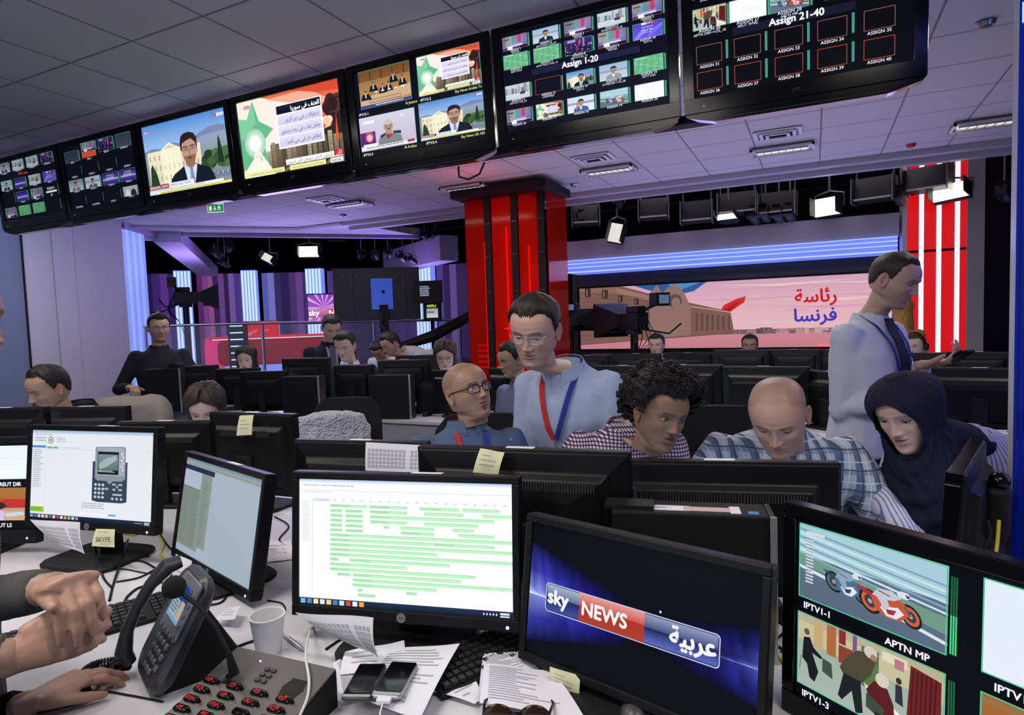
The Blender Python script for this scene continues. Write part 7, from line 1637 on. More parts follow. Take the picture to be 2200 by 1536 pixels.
def white_front(c):
    c['sf'] = WHITESH
    MB().loft([[chestpt(c, .0+.26*k/8, sx*(.034*(1-k/9)), .006) for sx in (-1, 1)]+[chestpt(c, .0+.26*k/8, sx*(.034*(1-k/9)), .0) for sx in (1, -1)] for k in range(9)]).build('shirt_front', WHITESH, c['root'])
    lanyard(c, REDL, REDL, .24, badge=False, gap=.045)
person('person in dark jacket with red lanyard seated before the standing man in suit', 742, 742, 5.7, 1.08, hyaw=-28, hpitch=22, byaw=6, lean=(8, 0), sit=True, skin=(.50, .33, .26), hair='short', haircol=(.015, .011, .01), top=fab('charcoal_jacket', (.02, .022, .026)), topname='suit_jacket', legs=TROU, lid=.1, colm=WHITESH, extra=white_front, armL=dict(e=(-.02, .06, -.28), w=(-.04, .26, -.08)))
# man in grey hoodie leaning to the left
person('person in light grey hooded top leaning left with headphones', 838, 738, 7.0, 1.12, hyaw=-60, hpitch=30, hroll=0, byaw=-65, lean=(62, 0), neck=(0, .05, .05), skin=SK2, hair='short', haircol=(.015, .012, .011), top=fab('light_grey_hoodie', (.34, .34, .39)), topname='hooded_top', legs=TROU, stub=.6, lid=.1, armL=dict(e=(-.02, .1, -.2), w=(.0, .15, -.1)), armR=dict(e=(.1, -.24, .02), w=(-.05, .05, -.22)))
person('person in pale shirt bent low behind the leaning man in grey', 812, 752, 7.6, 1.0, hyaw=-20, hpitch=50, byaw=-30, lean=(50, 0), skin=SK2, hair='short', haircol=(.015, .012, .011), top=WHITESH, sit=True)
# woman in glasses
person('person with long brown hair and glasses seated behind the middle row monitors', 957, 765, 5.2, 1.06, hyaw=-6, hpitch=16, byaw=0, sit=True, skin=(.55, .39, .33), fem=1, hair='long', haircol=(.045, .025, .018), top=fab('dark_cloth', (.02, .02, .025)), legs=TROU, glasses='metal', lid=.2)
# man half hidden behind the blue shirt
person('person with dark hair half hidden behind the man in pale blue shirt', 1100, 772, 4.2, 1.0, hyaw=-62, hpitch=14, byaw=-50, sit=True, skin=(.40, .26, .20), hair='short', haircol=(.012, .01, .01), top=fab('lilac_cloth', (.16, .17, .30)), legs=TROU, lid=.2)
# seated man at far left in profile
person('person in black shirt seated at far left, face in profile looking down', 104, 834, 3.25, 1.0, hyaw=-64, hpitch=20, byaw=-40, lean=(10, 0), neck=(.03, .06, .045), sit=True, skin=SK2, hair='short', hairz=.186, haircol=(.01, .008, .008), top=fab('black_shirt', (.01, .01, .012)), legs=TROU, lid=.08, stub=.5, nose=1.1)
# woman whose forehead shows over the monitor
person('person with brown hair, only forehead and eyes above a monitor at left', 444, 876, 3.15, 1.0, hyaw=-16, hpitch=26, byaw=0, lean=(8, 0), sit=True, skin=(.50, .34, .27), fem=1, hair='long', haircol=(.028, .017, .013), top=fab('dark_cloth', (.02, .02, .025)), legs=TROU, lid=.1)
# far row
person('person with short dark hair and pale blue shirt at the far row, left one', 1411, 741, 7.3, 1.10, hyaw=-14, hpitch=6, byaw=0, sit=True, skin=(.50, .34, .27), hair='quiff', haircol=(.015, .012, .01), top=BLUESH, stub=.5, legs=TROU)
person('person with moustache and glasses at the far row, under the arabic lettering', 1611, 742, 7.2, 1.06, hyaw=-4, hpitch=4, byaw=0, sit=True, skin=SK2, hair='short', hairz=.18, haircol=(.012, .01, .01), top=fab('dark_cloth', (.02, .02, .025)), glasses='thin', stub=.7, legs=TROU)
def headset(c):
    m_ = MB(); m_.tube([c['Mh'] @ Vector((.092*math.cos(a), .01, .115+.125*math.sin(a))) for a in np.linspace(-.1, PI+.1, 18)], .006, 8); m_.build('headset_band', BLACKM, c['root'])
    for sx in (-1, 1): MB().cyl(c['Mh'] @ Vector((sx*.078, .01, .1)), c['Mh'] @ Vector((sx*.105, .01, .1)), .034*c['s'], n=18).build('ear_cup', BLACKM, c['root'])
person('person wearing a headset behind the standing man in white shirt', 1966, 742, 6.0, 1.0, hyaw=-20, hpitch=10, byaw=0, sit=True, skin=(.50, .33, .26), hair='thin', haircol=(.03, .022, .018), top=fab('dark_cloth', (.02, .02, .025)), extra=headset, legs=TROU)
person('person with blonde hair mostly hidden behind the standing man, facing the video wall', 1940, 668, 6.6, 1.0, hyaw=150, hpitch=0, byaw=150, skin=SK1, fem=1, hair='long', haircol=(.42, .22, .06), top=fab('ochre_cloth', (.4, .2, .05)), legs=TROU)
# chairs
def chair_at(px, py, Z, yaw, lab, **k):
    p = at(px, py, Z); return office_chair(p.x, p.y, R_(yaw), lab, **k)
chair_at(1020, 900, 2.55, 205-180, 'black office chair behind the seated man in denim shirt')
chair_at(1560, 930, 2.55, 18, 'black office chair behind the man in plaid shirt')
chair_at(1185, 880, 3.55, 10, 'black office chair behind the leaning man in pale blue shirt')
chair_at(238, 880, 3.6, 30, 'black office chair with beige jacket, behind the seated man at far left')
p = at(238, 884, 3.55); m_ = MB().rbox((0, 0, 0), (.46, .16, .34), .10); o = garment('draped_jacket', m_, fab('beige_cloth', (.24, .22, .19)), None, voxel=.012, fold=.012); o.location = (p.x, p.y+.1, p.z-.10); o.rotation_euler = (0, 0, R_(35)); tag(o, 'beige jacket hanging over a chair back at far left', 'jacket')
chair_at(710, 905, 3.35, 20, 'office chair covered with the white knitted shawl')
p = at(710, 905, 3.30)
KN = bpy.data.materials.new('white_knit'); t_ = nt(KN); b_ = t_.nodes['Principled BSDF']; b_.inputs['Base Color'].default_value = (.50, .50, .52, 1); b_.inputs['Roughness'].default_value = .95
tc = t_.nodes.new('ShaderNodeTexCoord'); v_ = t_.nodes.new('ShaderNodeTexVoronoi'); v_.inputs['Scale'].default_value = 70; t_.links.new(tc.outputs['Object'], v_.inputs['Vector']); bp = t_.nodes.new('ShaderNodeBump'); bp.inputs['Distance'].default_value = .01; t_.links.new(v_.outputs['Distance'], bp.inputs['Height']); t_.links.new(bp.outputs['Normal'], b_.inputs['Normal'])
m_ = MB().loft([[(w*math.cos(a)*1.0, .04*math.sin(a)+y0, z) for a in [2*PI*k/24 for k in range(24)]] for w, y0, z in ((.21, .02, -.42), (.215, .02, -.2), (.20, .01, -.06), (.17, 0, .0), (.08, 0, .02))])
o = garment('knitted_shawl', m_, KN, None, voxel=.010, fold=.010, fs=12); q_ = at(710, 886, 3.32); o.location = (q_.x, q_.y, q_.z-.02); o.rotation_euler = (0, 0, R_(38)); tag(o, 'white knitted shawl draped over a chair back in the middle', 'shawl')
# ------------------------------------------------------------------ things on the foreground desk
def sheet(name, lab, cat, cs, m, bend=.0, pr=None, rows=0, seed=1, group=None, kind=None, n=10):
    """paper through four corners (px,py,depth) tl,tr,br,bl ; bend bulges it"""
    P = [at(*c) for c in cs]; cen = sum(P, Vector())/4; nn = (P[1]-P[0]).cross(P[3]-P[0]).normalized()
    if nn.dot(Vector(CAMP)-cen) < 0: nn = -nn
    def S(u, v): return P[0]*(1-u)*(1-v)+P[1]*u*(1-v)+P[2]*u*v+P[3]*(1-u)*v+nn*(bend*math.sin(v*PI)+bend*.3*math.sin(u*PI*2))-cen
    mb = MB(); vs = [S(i/n, j/n) for j in range(n+1) for i in range(n+1)]+[S(i/n, j/n)-nn*.0006 for j in range(n+1) for i in range(n+1)]; N_ = (n+1)**2; fs = []
    for j in range(n):
        for i in range(n): a = j*(n+1)+i; fs.append((a, a+1, a+n+2, a+n+1)); fs.append((N_+a, N_+a+n+1, N_+a+n+2, N_+a+1))
    mb.add(vs, fs); mi = [0]*len(fs)
    if pr:
        t = thing(name, lab, cat, cen, 0, group); mb.build('paper', m, t, smooth=True, fix=False)
        m2 = MB(); r = random.Random(seed)
        def q(u0, v0, u1, v1):
            k = max(1, int((u1-u0)*n*1.5)); 
            for a in range(k):
                ua, ub = u0+(u1-u0)*a/k, u0+(u1-u0)*(a+1)/k; m2.add([S(ua, v0)+nn*.0007, S(ub, v0)+nn*.0007, S(ub, v1)+nn*.0007, S(ua, v1)+nn*.0007], [(0, 1, 2, 3)])
        pr(q, r); m2.build('print', INKL, t, fix=False); return t
    o = mb.build(name, m, None, smooth=True, fix=False); o.location = cen; return tag(o, lab, cat, group)
def pr_keys(q, r):
    for j in range(5):
        for i in range(15): 
            if i == 10: continue
            q(.04+i*.062, .22+j*.14, .04+i*.062+.046, .22+j*.14+.10)
def pr_lines(q, r):
    for j in range(16): q(.08, .08+j*.052, .08+r.uniform(.3, .84), .10+j*.052)
def pr_few(q, r):
    for j in range(3): q(.15, .25+j*.2, .15+r.uniform(.3, .7), .29+j*.2)
INKL = mat('light_grey_print', (.32, .32, .36), .8)
sheet('keyboard_chart', 'printed keyboard chart hanging over the back of a monitor in the middle', 'paper', [(786, 950, 1.93), (921, 957, 1.90), (918, 1016, 1.88), (785, 1011, 1.91)], PAPER, .003, pr_keys, group=None)
sheet('keyboard_chart', 'printed keyboard chart hanging crooked under the green bar chart monitor', 'paper', [(634, 1316, 1.43), (802, 1327, 1.33), (812, 1412, 1.32), (745, 1378, 1.38)], PAPER, .008, pr_keys)
sheet('keyboard_chart', 'printed keyboard chart hanging below the handset monitor at left', 'paper', [(64, 1116, 1.98), (172, 1122, 1.97), (182, 1190, 1.96), (130, 1170, 1.97)], PAPER, .008, pr_keys)
sheet('sticky_note', 'yellow note with the word SKYPE under the left monitor', 'note', [(206, 1136, 1.97), (247, 1137, 1.97), (246, 1176, 1.95), (197, 1173, 1.95)], YELN, .002)
p = at(198, 1168, 1.935); tt = bpy.context.scene.collection.objects
c = Cv(.062, .05); c.l = 1; c.text('SKYPE', .08, .72, .30, (.02, .02, .02), 'l', bold=.01, wmax=.8, shear=.1); c.scrib(.2, .1, .8, .2, 1, (.3, .3, .2), 2); c.scrib(.3, .85, .95, .92, 1, (.3, .3, .2), 3)
note = [o for o in C.objects if o.name.startswith('sticky_note')][0]
pc_ = at(222, 1156, 1.95)-Vector(note.location); c.mesh('handwriting', note, Tm(*pc_) @ Rz(R_(20)) @ Rx(R_(-8)), mat_mark)
sheet('sticky_note', 'yellow note folded over the top of a monitor back, left of centre', 'note', [(515, 893, 2.58), (545, 891, 2.58), (541, 934, 2.55), (508, 936, 2.55)], YELN, .004, pr_few)
sheet('sticky_note', 'yellow note curling on the wide monitor back in the centre', 'note', [(1032, 963, 1.575), (1084, 972, 1.565), (1070, 1020, 1.545), (1016, 1015, 1.55)], YELN, .006, pr_few)
sheet('sticky_note', 'yellow note hanging from the lower edge of the logo monitor', 'note', [(1181, 1432, 1.27), (1247, 1452, 1.25), (1244, 1503, 1.24), (1184, 1468, 1.26)], YELN, .004, pr_few)
sheet('paper_strip', 'narrow white strip taped upright on a monitor back at far left', 'paper', [(82, 875, 2.93), (95, 875, 2.93), (96, 909, 2.92), (85, 909, 2.92)], PAPER, .001)
sheet('paper_sheet', 'white sheet hanging from the side-turned monitor towards the desk', 'paper', [(378, 1190, 1.90), (412, 1205, 1.85), (420, 1290, 1.78), (372, 1255, 1.85)], PAPER, .006, pr_few)
sheet('paper_sheet', 'white sheet lying on the black base of the side-turned monitor', 'paper', [(492, 1306, 1.66), (519, 1300, 1.64), (505, 1330, 1.58), (460, 1333, 1.60)], PAPER, .002, pr_few)
def on(px, py, z): 
    d = ray(px, py); k = (z-1.5)/d[2]; return (px, py, k)
def flat(lab, cs, z, pr=pr_lines, seed=1, bend=.003, m=PAPER, g='papers on the foreground desk'):
    t = sheet('paper_sheet', lab, 'paper', [on(x, y, z+dz) for x, y, dz in cs], m, bend, pr, seed=seed, group=g); return t
flat('white sheet in the stack under the two phones, leftmost', [(715, 1425, 0), (800, 1372, 0), (850, 1430, .0), (742, 1505, 0)], .752, seed=2)
flat('white sheet sticking out left of the two phones', [(722, 1440, 0), (810, 1400, 0), (850, 1470, .0), (728, 1502, 0)], .758, seed=3)
flat('creased white sheet behind the two phones', [(742, 1400, 0), (868, 1375, .01), (876, 1440, .0), (730, 1450, 0)], .764, pr_few, seed=4, bend=.006)
flat('large printed sheet with yellow highlights under the right phone', [(828, 1395, 0), (988, 1382, .015), (902, 1545, 0), (766, 1500, 0)], .768, seed=5, bend=.004)
flat('printed sheet right of the dark keyboard', [(1038, 1405, .01), (1120, 1398, .01), (1160, 1440, .0), (1028, 1490, 0)], .755, seed=6)
flat('wide white sheet curling below the logo monitor', [(1040, 1425, .012), (1185, 1440, 0), (1260, 1548, 0), (1030, 1510, 0)], .766, seed=7, bend=.006)
flat('white sheet half under the dark keyboard', [(925, 1485, 0), (1010, 1440, 0), (1040, 1500, 0), (1020, 1512, 0)], .750, pr_few, seed=8)
m_ = MB()
def hl(px, py, w, h):
    P = [Vector(at(*on(x, y, .7757))) for x, y in ((px, py), (px+w, py+h*.1), (px+w*1.1, py+h), (px+w*.1, py+h))]; m_.quad(*P)
hl(832, 1416, 26, 9); hl(878, 1440, 16, 14); hl(900, 1440, 14, 8)
# loose white sheets elsewhere on the desk
for i, (cs, lab) in enumerate([([(560, 1165), (625, 1160), (632, 1200), (575, 1208)], 'white papers on the desk between the side-turned and central monitors'), ([(575, 1175+10), (600, 1170), (610, 1190), (585, 1200)], 'small folded paper behind the central monitor'), ([(1350, 1250), (1400, 1255), (1390, 1275), (1340, 1270)], 'white paper behind the logo monitor')]):
    flat(lab, [(x, y, 0) for x, y in cs], .745+.002*i, pr_few, seed=20+i, g='papers on the foreground desk')
# pen, cup
p = atz(627, 1377, DZ+.006); t = thing('pen', 'silver and grey pen lying right of the foam cup', 'pen', p, R_(-20)); MB().tube([(-.06, 0, 0), (.05, 0, 0), (.062, 0, 0)], [.0052, .0052, .002], 12).build('barrel', SILVER, t, smooth=True); MB().box((-.03, 0, .006), (.04, .003, .002)).build('clip', STEEL, t)
p = atz(576, 1362, DZ+.045); t = thing('foam_cup', 'white foam cup with a little milky coffee', 'cup', (p.x, p.y, DZ), 0)
prof_ = [(.027, 0), (.028, .002), (.039, .088), (.0405, .089), (.0405, .092), (.0375, .092), (.0265, .006), (.0, .006)]
MB().loft([[(max(r, .0005)*math.cos(a), max(r, .0005)*math.sin(a), z) for a in [2*PI*k/36 for k in range(36)]] for r, z in prof_]).build('cup', mat('white_foam', (.72, .72, .74), .7), t, smooth=True)
MB().cyl((0, 0, .04), (0, 0, .042), .0305, n=30).build('coffee', mat('milky_coffee', (.36, .27, .18), .2), t)
# smartphones
def phone(px, py, z, yaw, lab, white=False):
    p = atz(px, py, z); t = thing('smartphone', lab, 'phone', (p.x, p.y, z), yaw)
    MB().rbox((0, 0, .0045), (.0605, .118, .009), .009, axis='z').build('body', SILVER if white else mat('dark_gunmetal', (.06, .06, .06), .35, metal=.6), t, smooth=True)
    MB().rbox((0, .006, .0095), (.056, .104, .0012), .005, axis='z').build('screen', GLOSS, t, smooth=True); MB().box((0, -.0535, .0098), (.054, .007, .001)).build('lower_trim', SILVER, t)
    return t
phone(784, 1470, .776, R_(22), 'black phone with dark trim, left one of the two on the papers')
t = phone(850, 1466, .777, R_(17), 'black phone with white charging plug, right one of the two on the papers', True)
MB().rbox((0, -.066, .0045), (.028, .014, .007), .003, axis='z').build('charging_plug', WHITEP, t); MB().tube([(0, -.07, .004), (.005, -.10, .002), (.02, -.14, -.002), (.03, -.19, -.006)], .0016, 6).build('charging_cable', WHITEP, t)
# keyboards
def keyboard(p, yaw, lab, w=.44, d=.15, tilt=.03):
    t = thing('keyboard', lab, 'keyboard', p, yaw)
    MB().loft([[(sx*w/2, y, z) for sx, y, z in ((-1, -d/2, zf), (1, -d/2, zf), (1, d/2, zb), (-1, d/2, zb))] for zf, zb in ((0, 0), (.012, .022))]).build('case', BLACKM, t, bevel=.003)
    M = Tm(0, 0, .0175) @ Rx(.066); k_ = MB()
    for j in range(6):
        x = -w/2+.012
        while x < w/2-.014:
            if not (-.0+w*.19 < x < w*.215): k_.box((x+.0085, -d/2+.018+j*.0215, .004), (.0155, .017, .007), 0, M, taper=(.82, .8))
            x += .0187
    o = k_.build('keys', mat('black_keycap', (.016, .016, .018), .45), t); return t
p = atz(1030, 1412, DZ+.01); keyboard((p.x+.02, p.y, DZ+.002), R_(62), 'black keyboard lying askew among the papers below the central monitor', w=.30, d=.12)
p = atz(205, 1350, DZ+.01); keyboard((p.x-.02, p.y+.03, DZ), R_(65), 'black keyboard at left behind the desk phone')
def mouse(p, yaw, lab, m=BLACKM, cable=None):
    t = thing('computer_mouse', lab, 'mouse', p, yaw)
    rg = [[(w*math.cos(a), y, max(0, h*math.sin(a))) for a in [2*PI*k/20 for k in range(20)]] for y, w, h in ((-.056, .006, .006), (-.05, .022, .022), (-.03, .031, .034), (0, .031, .038), (.03, .029, .030), (.05, .024, .018), (.056, .008, .006))]
    MB().loft(rg).build('shell', m, t, smooth=True); MB().tube([(0, .02, .034), (0, .04, .026)], [(.0035, .003)]*2, 8).build('wheel', GREYP, t)
    if cable: MB().tube(cable, .002, 6).build('cable', BLACKM, t)
    return t
p = atz(1368, 1512, DZ+.02); mouse((p.x, p.y, DZ), R_(8), 'dark mouse at the bottom edge below the logo monitor', m=mat('charcoal_mouse', (.04, .04, .045), .35))
PM = atz(128, 1487, DZ+.02); mouse((PM.x, PM.y, DZ), R_(-42), 'black mouse under the hand at lower left', cable=[(0, .05, .01), (.01, .09, .003), (.05, .14, .003), (.10, .20, .003)])
# sunglasses at the bottom edge
p = atz(1110, 1556, DZ+.02); t = thing('sunglasses', 'dark brown sunglasses at the bottom edge among the papers', 'sunglasses', (p.x, p.y, DZ+.03), R_(20))
m_b = mat('brown_tinted_lens', (.03, .012, .006), .15)
for sx in (-1, 1): MB().sphere((sx*.034, 0, .004), (.030, .008, .024), 20, 12).build('lens', m_b, t, smooth=True)
for sx in (-1, 1): MB().tube([(sx*.06, 0, .01), (sx*.066, .05, .0), (sx*.05, .09, -.01)], .003, 8).build('temple', GLOSS, t, smooth=True)
MB().tube([(-.008, -.004, .012), (0, -.006, .015), (.008, -.004, .012)], .003, 8).build('bridge', GLOSS, t, smooth=True)
# ------------------------------------------------------------------ desk phone
p = atz(318, 1478, DZ); t = thing('desk_phone', 'dark desk phone with colour screen on a wedge stand', 'telephone', (p.x, p.y, DZ), R_(-24))
GP = mat('phone_charcoal', (.028, .03, .035), .4); GT = mat('phone_grey_metallic', (.16, .17, .19), .35, metal=.3)
M = Tm(0, 0, .008) @ Rx(-R_(30))
Hh = .245; Wp = .185
MB().rbox((0, 0, Hh/2), (Wp, .034, Hh), .045, 0, M, n=6).build('body', GP, t, smooth=True)
MB().rbox((.022, -.019, Hh*.70), (.128, .008, Hh*.50), .012, 0, M).build('display_surround', GT, t, smooth=True)
c = Cv(.088, .074); c.rect(0, 0, 1, 1, '#2a5aa8', '#7fb0e0'); c.poly([(0, .3), (.5, .0), (1, .1), (1, .5), (.4, .7)], '#1d3f86'); c.rect(.05, .45, .6, .9, '#a8bccc'); c.rect(.65, .4, .95, .9, '#c8b890'); c.scrib(.08, .5, .55, .86, 4, '#4f6a8a', 3); c.mesh('screen', t, M @ Tm(.018, -.0245, Hh*.72), SCREEN_LO)
k_ = MB()
for j in range(4):
    for i in range(3): k_.rbox((-.015+i*.022, -.020, .095-j*.02), (.016, .006, .011), .004, 0, M)
for j in range(5): k_.rbox((.076, -.024, .125+j*.02), (.010, .005, .009), .002, 0, M)
for i in range(4): k_.rbox((-.02+i*.026, -.024, .118), (.016, .005, .008), .002, 0, M)
for i in range(3): k_.rbox((.055, -.020, .095-i*.022), (.018, .006, .012), .003, 0, M)
k_.build('buttons', mat('phone_button', (.10, .105, .12), .3), t); MB().cyl((.026, -.018, .052), (.026, -.024, .052), .0, .0, n=20, M=M) 
h = MB(); h.tube([(-.075, -.030, .012), (-.077, -.052, .03), (-.079, -.066, .075), (-.079, -.070, .125), (-.079, -.066, .175), (-.077, -.052, .222), (-.075, -.030, .240)], [(.018, .014), (.026, .018), (.019, .013), (.018, .012), (.019, .013), (.027, .018), (.020, .014)], 16, 0, M); h.build('handset', GP, t, smooth=True)
MB().loft([[(sx*.055, y, z) for y, z in ((.02, 0), (.19, 0), (.19, .012), (.115, .155))] for sx in (-1, 1)]).build('wedge_stand', BLACKM, t, bevel=.004)
cc = []; base_ = [Vector((-.075, -.045, .030)), Vector((-.10, -.075, .004)), Vector((-.135, -.10, .012)), Vector((-.165, -.075, .012)), Vector((-.15, -.035, .012)), Vector((-.115, -.05, .018)), Vector((-.09, -.02, .02))]
for i in range(600):
    u = i/599*(len(base_)-1); k = min(int(u), len(base_)-2); f = u-k; p0, p1, p2, p3 = base_[max(k-1, 0)], base_[k], base_[k+1], base_[min(k+2, len(base_)-1)]
    q = .5*((2*p1)+(p2-p0)*f+(2*p0-5*p1+4*p2-p3)*f*f+(3*p1-p0-3*p2+p3)*f**3); a = i*.55; dd = (p2-p1).normalized(); s1 = dd.cross(Vector((0, 0, 1))).normalized(); s2 = dd.cross(s1); cc.append(q+(s1*math.cos(a)+s2*math.sin(a))*.0085+Vector((0, 0, .0)))
MB().tube(cc, .0021, 6).build('coiled_cord', BLACKM, t, smooth=True)
# ------------------------------------------------------------------ intercom panel
TL, TR, BL = atz(512, 1392, DZ+.075), atz(722, 1440, DZ+.075), atz(385, 1562, DZ+.03)
X_ = (TR-TL); wI = X_.length; X_.normalize(); Yv = (TL-BL); Yv = Yv-X_*Yv.dot(X_); dI = Yv.length; Yv.normalize(); Zv = X_.cross(Yv).normalized()
t = thing('intercom_panel', 'grey desktop intercom panel with red lettered displays', 'intercom', ((TL+TR)/2).xy.to_3d()+Vector((0, 0, DZ)))
o0 = Vector(t.location); FM = Matrix(((X_.x, Yv.x, Zv.x, 0), (X_.y, Yv.y, Zv.y, 0), (X_.z, Yv.z, Zv.z, 0), (0, 0, 0, 1)))
FM = Matrix.Translation(TL-Yv*dI-o0) @ FM    # face coords: x right 0..wI, y up 0..dI
PG = mat('intercom_grey_metal', (.115, .112, .108), .45, metal=.2, bump=.05, bscale=900)
top_ = [FM @ Vector(v) for v in ((0, 0, 0), (wI, 0, 0), (wI, dI, 0), (0, dI, 0))]
bot = [Vector((v.x, v.y, 0)) for v in top_]
MB().loft([bot, top_]).build('case', BLACKM, t)
MB().box((wI/2, dI/2, .002), (wI, dI, .004), 0, FM).build('face_plate', PG, t, bevel=.001)
cw = wI/4.0; rh = .0235
LED = [['OSR', 'STK', 'ESR', 'IND'], ['PCR', 'GSR', 'GALLY', 'ECPR'], ['QFS Prod', 'OBTech', '', 'ECPB'], ['DP', 'PRS', 'TECH', 'MCR'], ['GFX', 'VTR', 'SND', 'DIR']]
for j in range(5):
    for i in range(4):
        x = .006+i*cw*.97; y = dI*.52-j*rh; u = MB().rbox((x+.015, y, .007), (.032, .014, .006), .004, 0, FM, axis='z').build('display_window', GLOSS, t, smooth=True)
        if LED[j][i]:
            c = Cv(.030, .012); c.l = 1; c.text(LED[j][i], .5, .8, .6, (1.0, .02, .02), 'c', bold=.015, wmax=.75); c.mesh('red_letters', u, FM @ Tm(x+.014, y, .0104) @ Rx(-PI/2), SCREEN_HI)
        kn = MB().cyl((x+.036, y-.001, .004), (x+.036, y-.001, .014), .004, .003, n=12, M=FM).build('knob', BLACKM, t, smooth=True)
m_ = MB()
for k in range(14): m_.box((wI*.80, dI*.66+(k-7)*.0036, .0045), (.05*(1-.35*abs(k-7)/7), .0015, .002), 0, FM)
m_.build('speaker_slots', BLACKM, t)
k_ = MB()
for i in range(3):
    for j in range(2): k_.rbox((wI*.46+j*.016, dI*.80-i*.014, .006), (.012, .009, .006), .003, 0, FM, axis='z')
k_.build('small_buttons', mat('intercom_button', (.06, .06, .06), .4), t); MB().sphere((wI*.33, dI*.88, .005), .0022, 8, 6, 0, FM).build('power_light', emis('blue_violet_led', (.35, .3, 1.0), 3.0), t)
# gooseneck microphone plugged into the panel
gb = FM @ Vector((wI*.16, dI*.56, .004))+o0; t2 = thing('gooseneck_microphone', 'black gooseneck microphone with round foam ball', 'microphone', gb)
g0 = Vector(gb); pts = [g0, at(503, 1445, 1.235), at(492, 1405, 1.235), at(462, 1345, 1.24), at(425, 1300, 1.25), at(383, 1270, 1.26)]
MB().tube([Vector(p_)-g0 for p_ in pts[:2]], .007, 12).build('socket', GREYP, t2, smooth=True)
MB().tube([Vector(p_)-g0 for p_ in [pts[0].lerp(pts[1], .4)]+pts[1:3]], [.006, .010, .006], 12).build('grip', BLACKM, t2, smooth=True)
MB().tube([Vector(p_)-g0 for p_ in pts[2:]], .0042, 10).build('gooseneck', BLACKM, t2, smooth=True)
MB().sphere(Vector(at(374, 1261, 1.26))-g0, .0225, 24, 16).build('foam_ball', mat('black_foam', (.008, .008, .009), .95, bump=.6, bscale=500), t2, smooth=True)
# ------------------------------------------------------------------ cables
def spl(pts, n=14):
    out = []
    for k in range(len(pts)-1):
        p0, p1, p2, p3 = pts[max(k-1, 0)], pts[k], pts[k+1], pts[min(k+2, len(pts)-1)]
        for i in range(n): f = i/n; out.append(.5*((2*p1)+(p2-p0)*f+(2*p0-5*p1+4*p2-p3)*f*f+(3*p1-p0-3*p2+p3)*f**3))
    return out+[pts[-1]]
def cable(lab, pts, r, m, z=None, group=None):
    P = [(atz(x, y, DZ+r+(q[0] if q else 0)) if True else None) for x, y, *q in pts]
    o0 = P[0].copy(); o = MB().tube([q-o0 for q in spl(P)], r, 8).build('cable', m, None, smooth=True); o.location = o0; return tag(o, lab, 'cable', group)
WHC = mat('white_cable', (.62, .62, .60), .5); YLC = mat('yellow_cable', (.62, .52, .02), .45); RDC = mat('red_cable', (.5, .04, .02), .5)
cable('white cable running over the right side of the intercom panel', [(672, 1345), (662, 1370, .05), (657, 1410, .080), (664, 1460, .072), (660, 1500, .06), (640, 1545, .05)], .0028, WHC)
cable('black cable from the central monitor to the intercom panel', [(430, 1425), (470, 1408), (520, 1385), (560, 1372)], .003, BLACKM)
rnd = random.Random(12)
names = ['black cable loop on the desk below the side-turned monitor', 'black cable crossing behind the desk phone', 'black cable under the handset monitor stand', 'thick black cable near the left keyboard', 'black cable hanging over the left monitor base']
g_ = 'loose cables on the foreground desk'
for i, pts in enumerate([[(420, 1270), (450, 1290), (455, 1240), (440, 1200), (400, 1190), (380, 1215)], [(250, 1250), (300, 1240), (350, 1215), (400, 1200), (440, 1180)], [(205, 1150, .12), (207, 1190, .03), (222, 1240), (240, 1262)], [(235, 1300), (262, 1298), (275, 1280), (300, 1262), (350, 1250)], [(275, 1160, .12), (262, 1200, .02), (245, 1250), (235, 1290)], [(180, 1200), (230, 1212), (300, 1205), (350, 1225), (390, 1200)], [(200, 1230), (260, 1222), (330, 1232), (400, 1215), (440, 1225)], [(430, 1195), (470, 1215), (500, 1240), (480, 1290), (440, 1300)], [(575, 1290), (605, 1296), (612, 1312), (590, 1322), (565, 1310)], [(150, 1175), (200, 1190), (260, 1187), (320, 1195)], [(700, 1395), (730, 1375), (760, 1362), (800, 1365), (850, 1360)], [(1660, 1330), (1690, 1350), (1665, 1380), (1692, 1400)], [(1655, 1290), (1690, 1310), (1700, 1350), (1680, 1400)], [(590, 1110), (620, 1130), (600, 1160), (630, 1180)], [(345, 1150), (370, 1180), (400, 1170), (420, 1150)]]):
    cable('thin black cable in the tangle on the white desk', pts, rnd.choice([.0022, .003, .0035]), BLACKM, group=g_)
for i, (pts, lab) in enumerate([([(262, 1145), (290, 1150), (300, 1140)], 'short yellow cable behind the handset monitor'), ([(340, 1148), (352, 1170), (345, 1190), (360, 1205), (376, 1212)], 'yellow cable left of the side-turned monitor'), ([(412, 1222), (440, 1232), (470, 1225)], 'yellow cable behind the sheet hanging from the side-turned monitor'), ([(1662, 1400), (1680, 1420), (1700, 1465)], 'yellow cable right of the logo monitor')]): cable(lab, pts, .003, YLC)
cable('short red cable at left behind the hands', [(148, 1192), (165, 1190), (180, 1196)], .005, RDC)
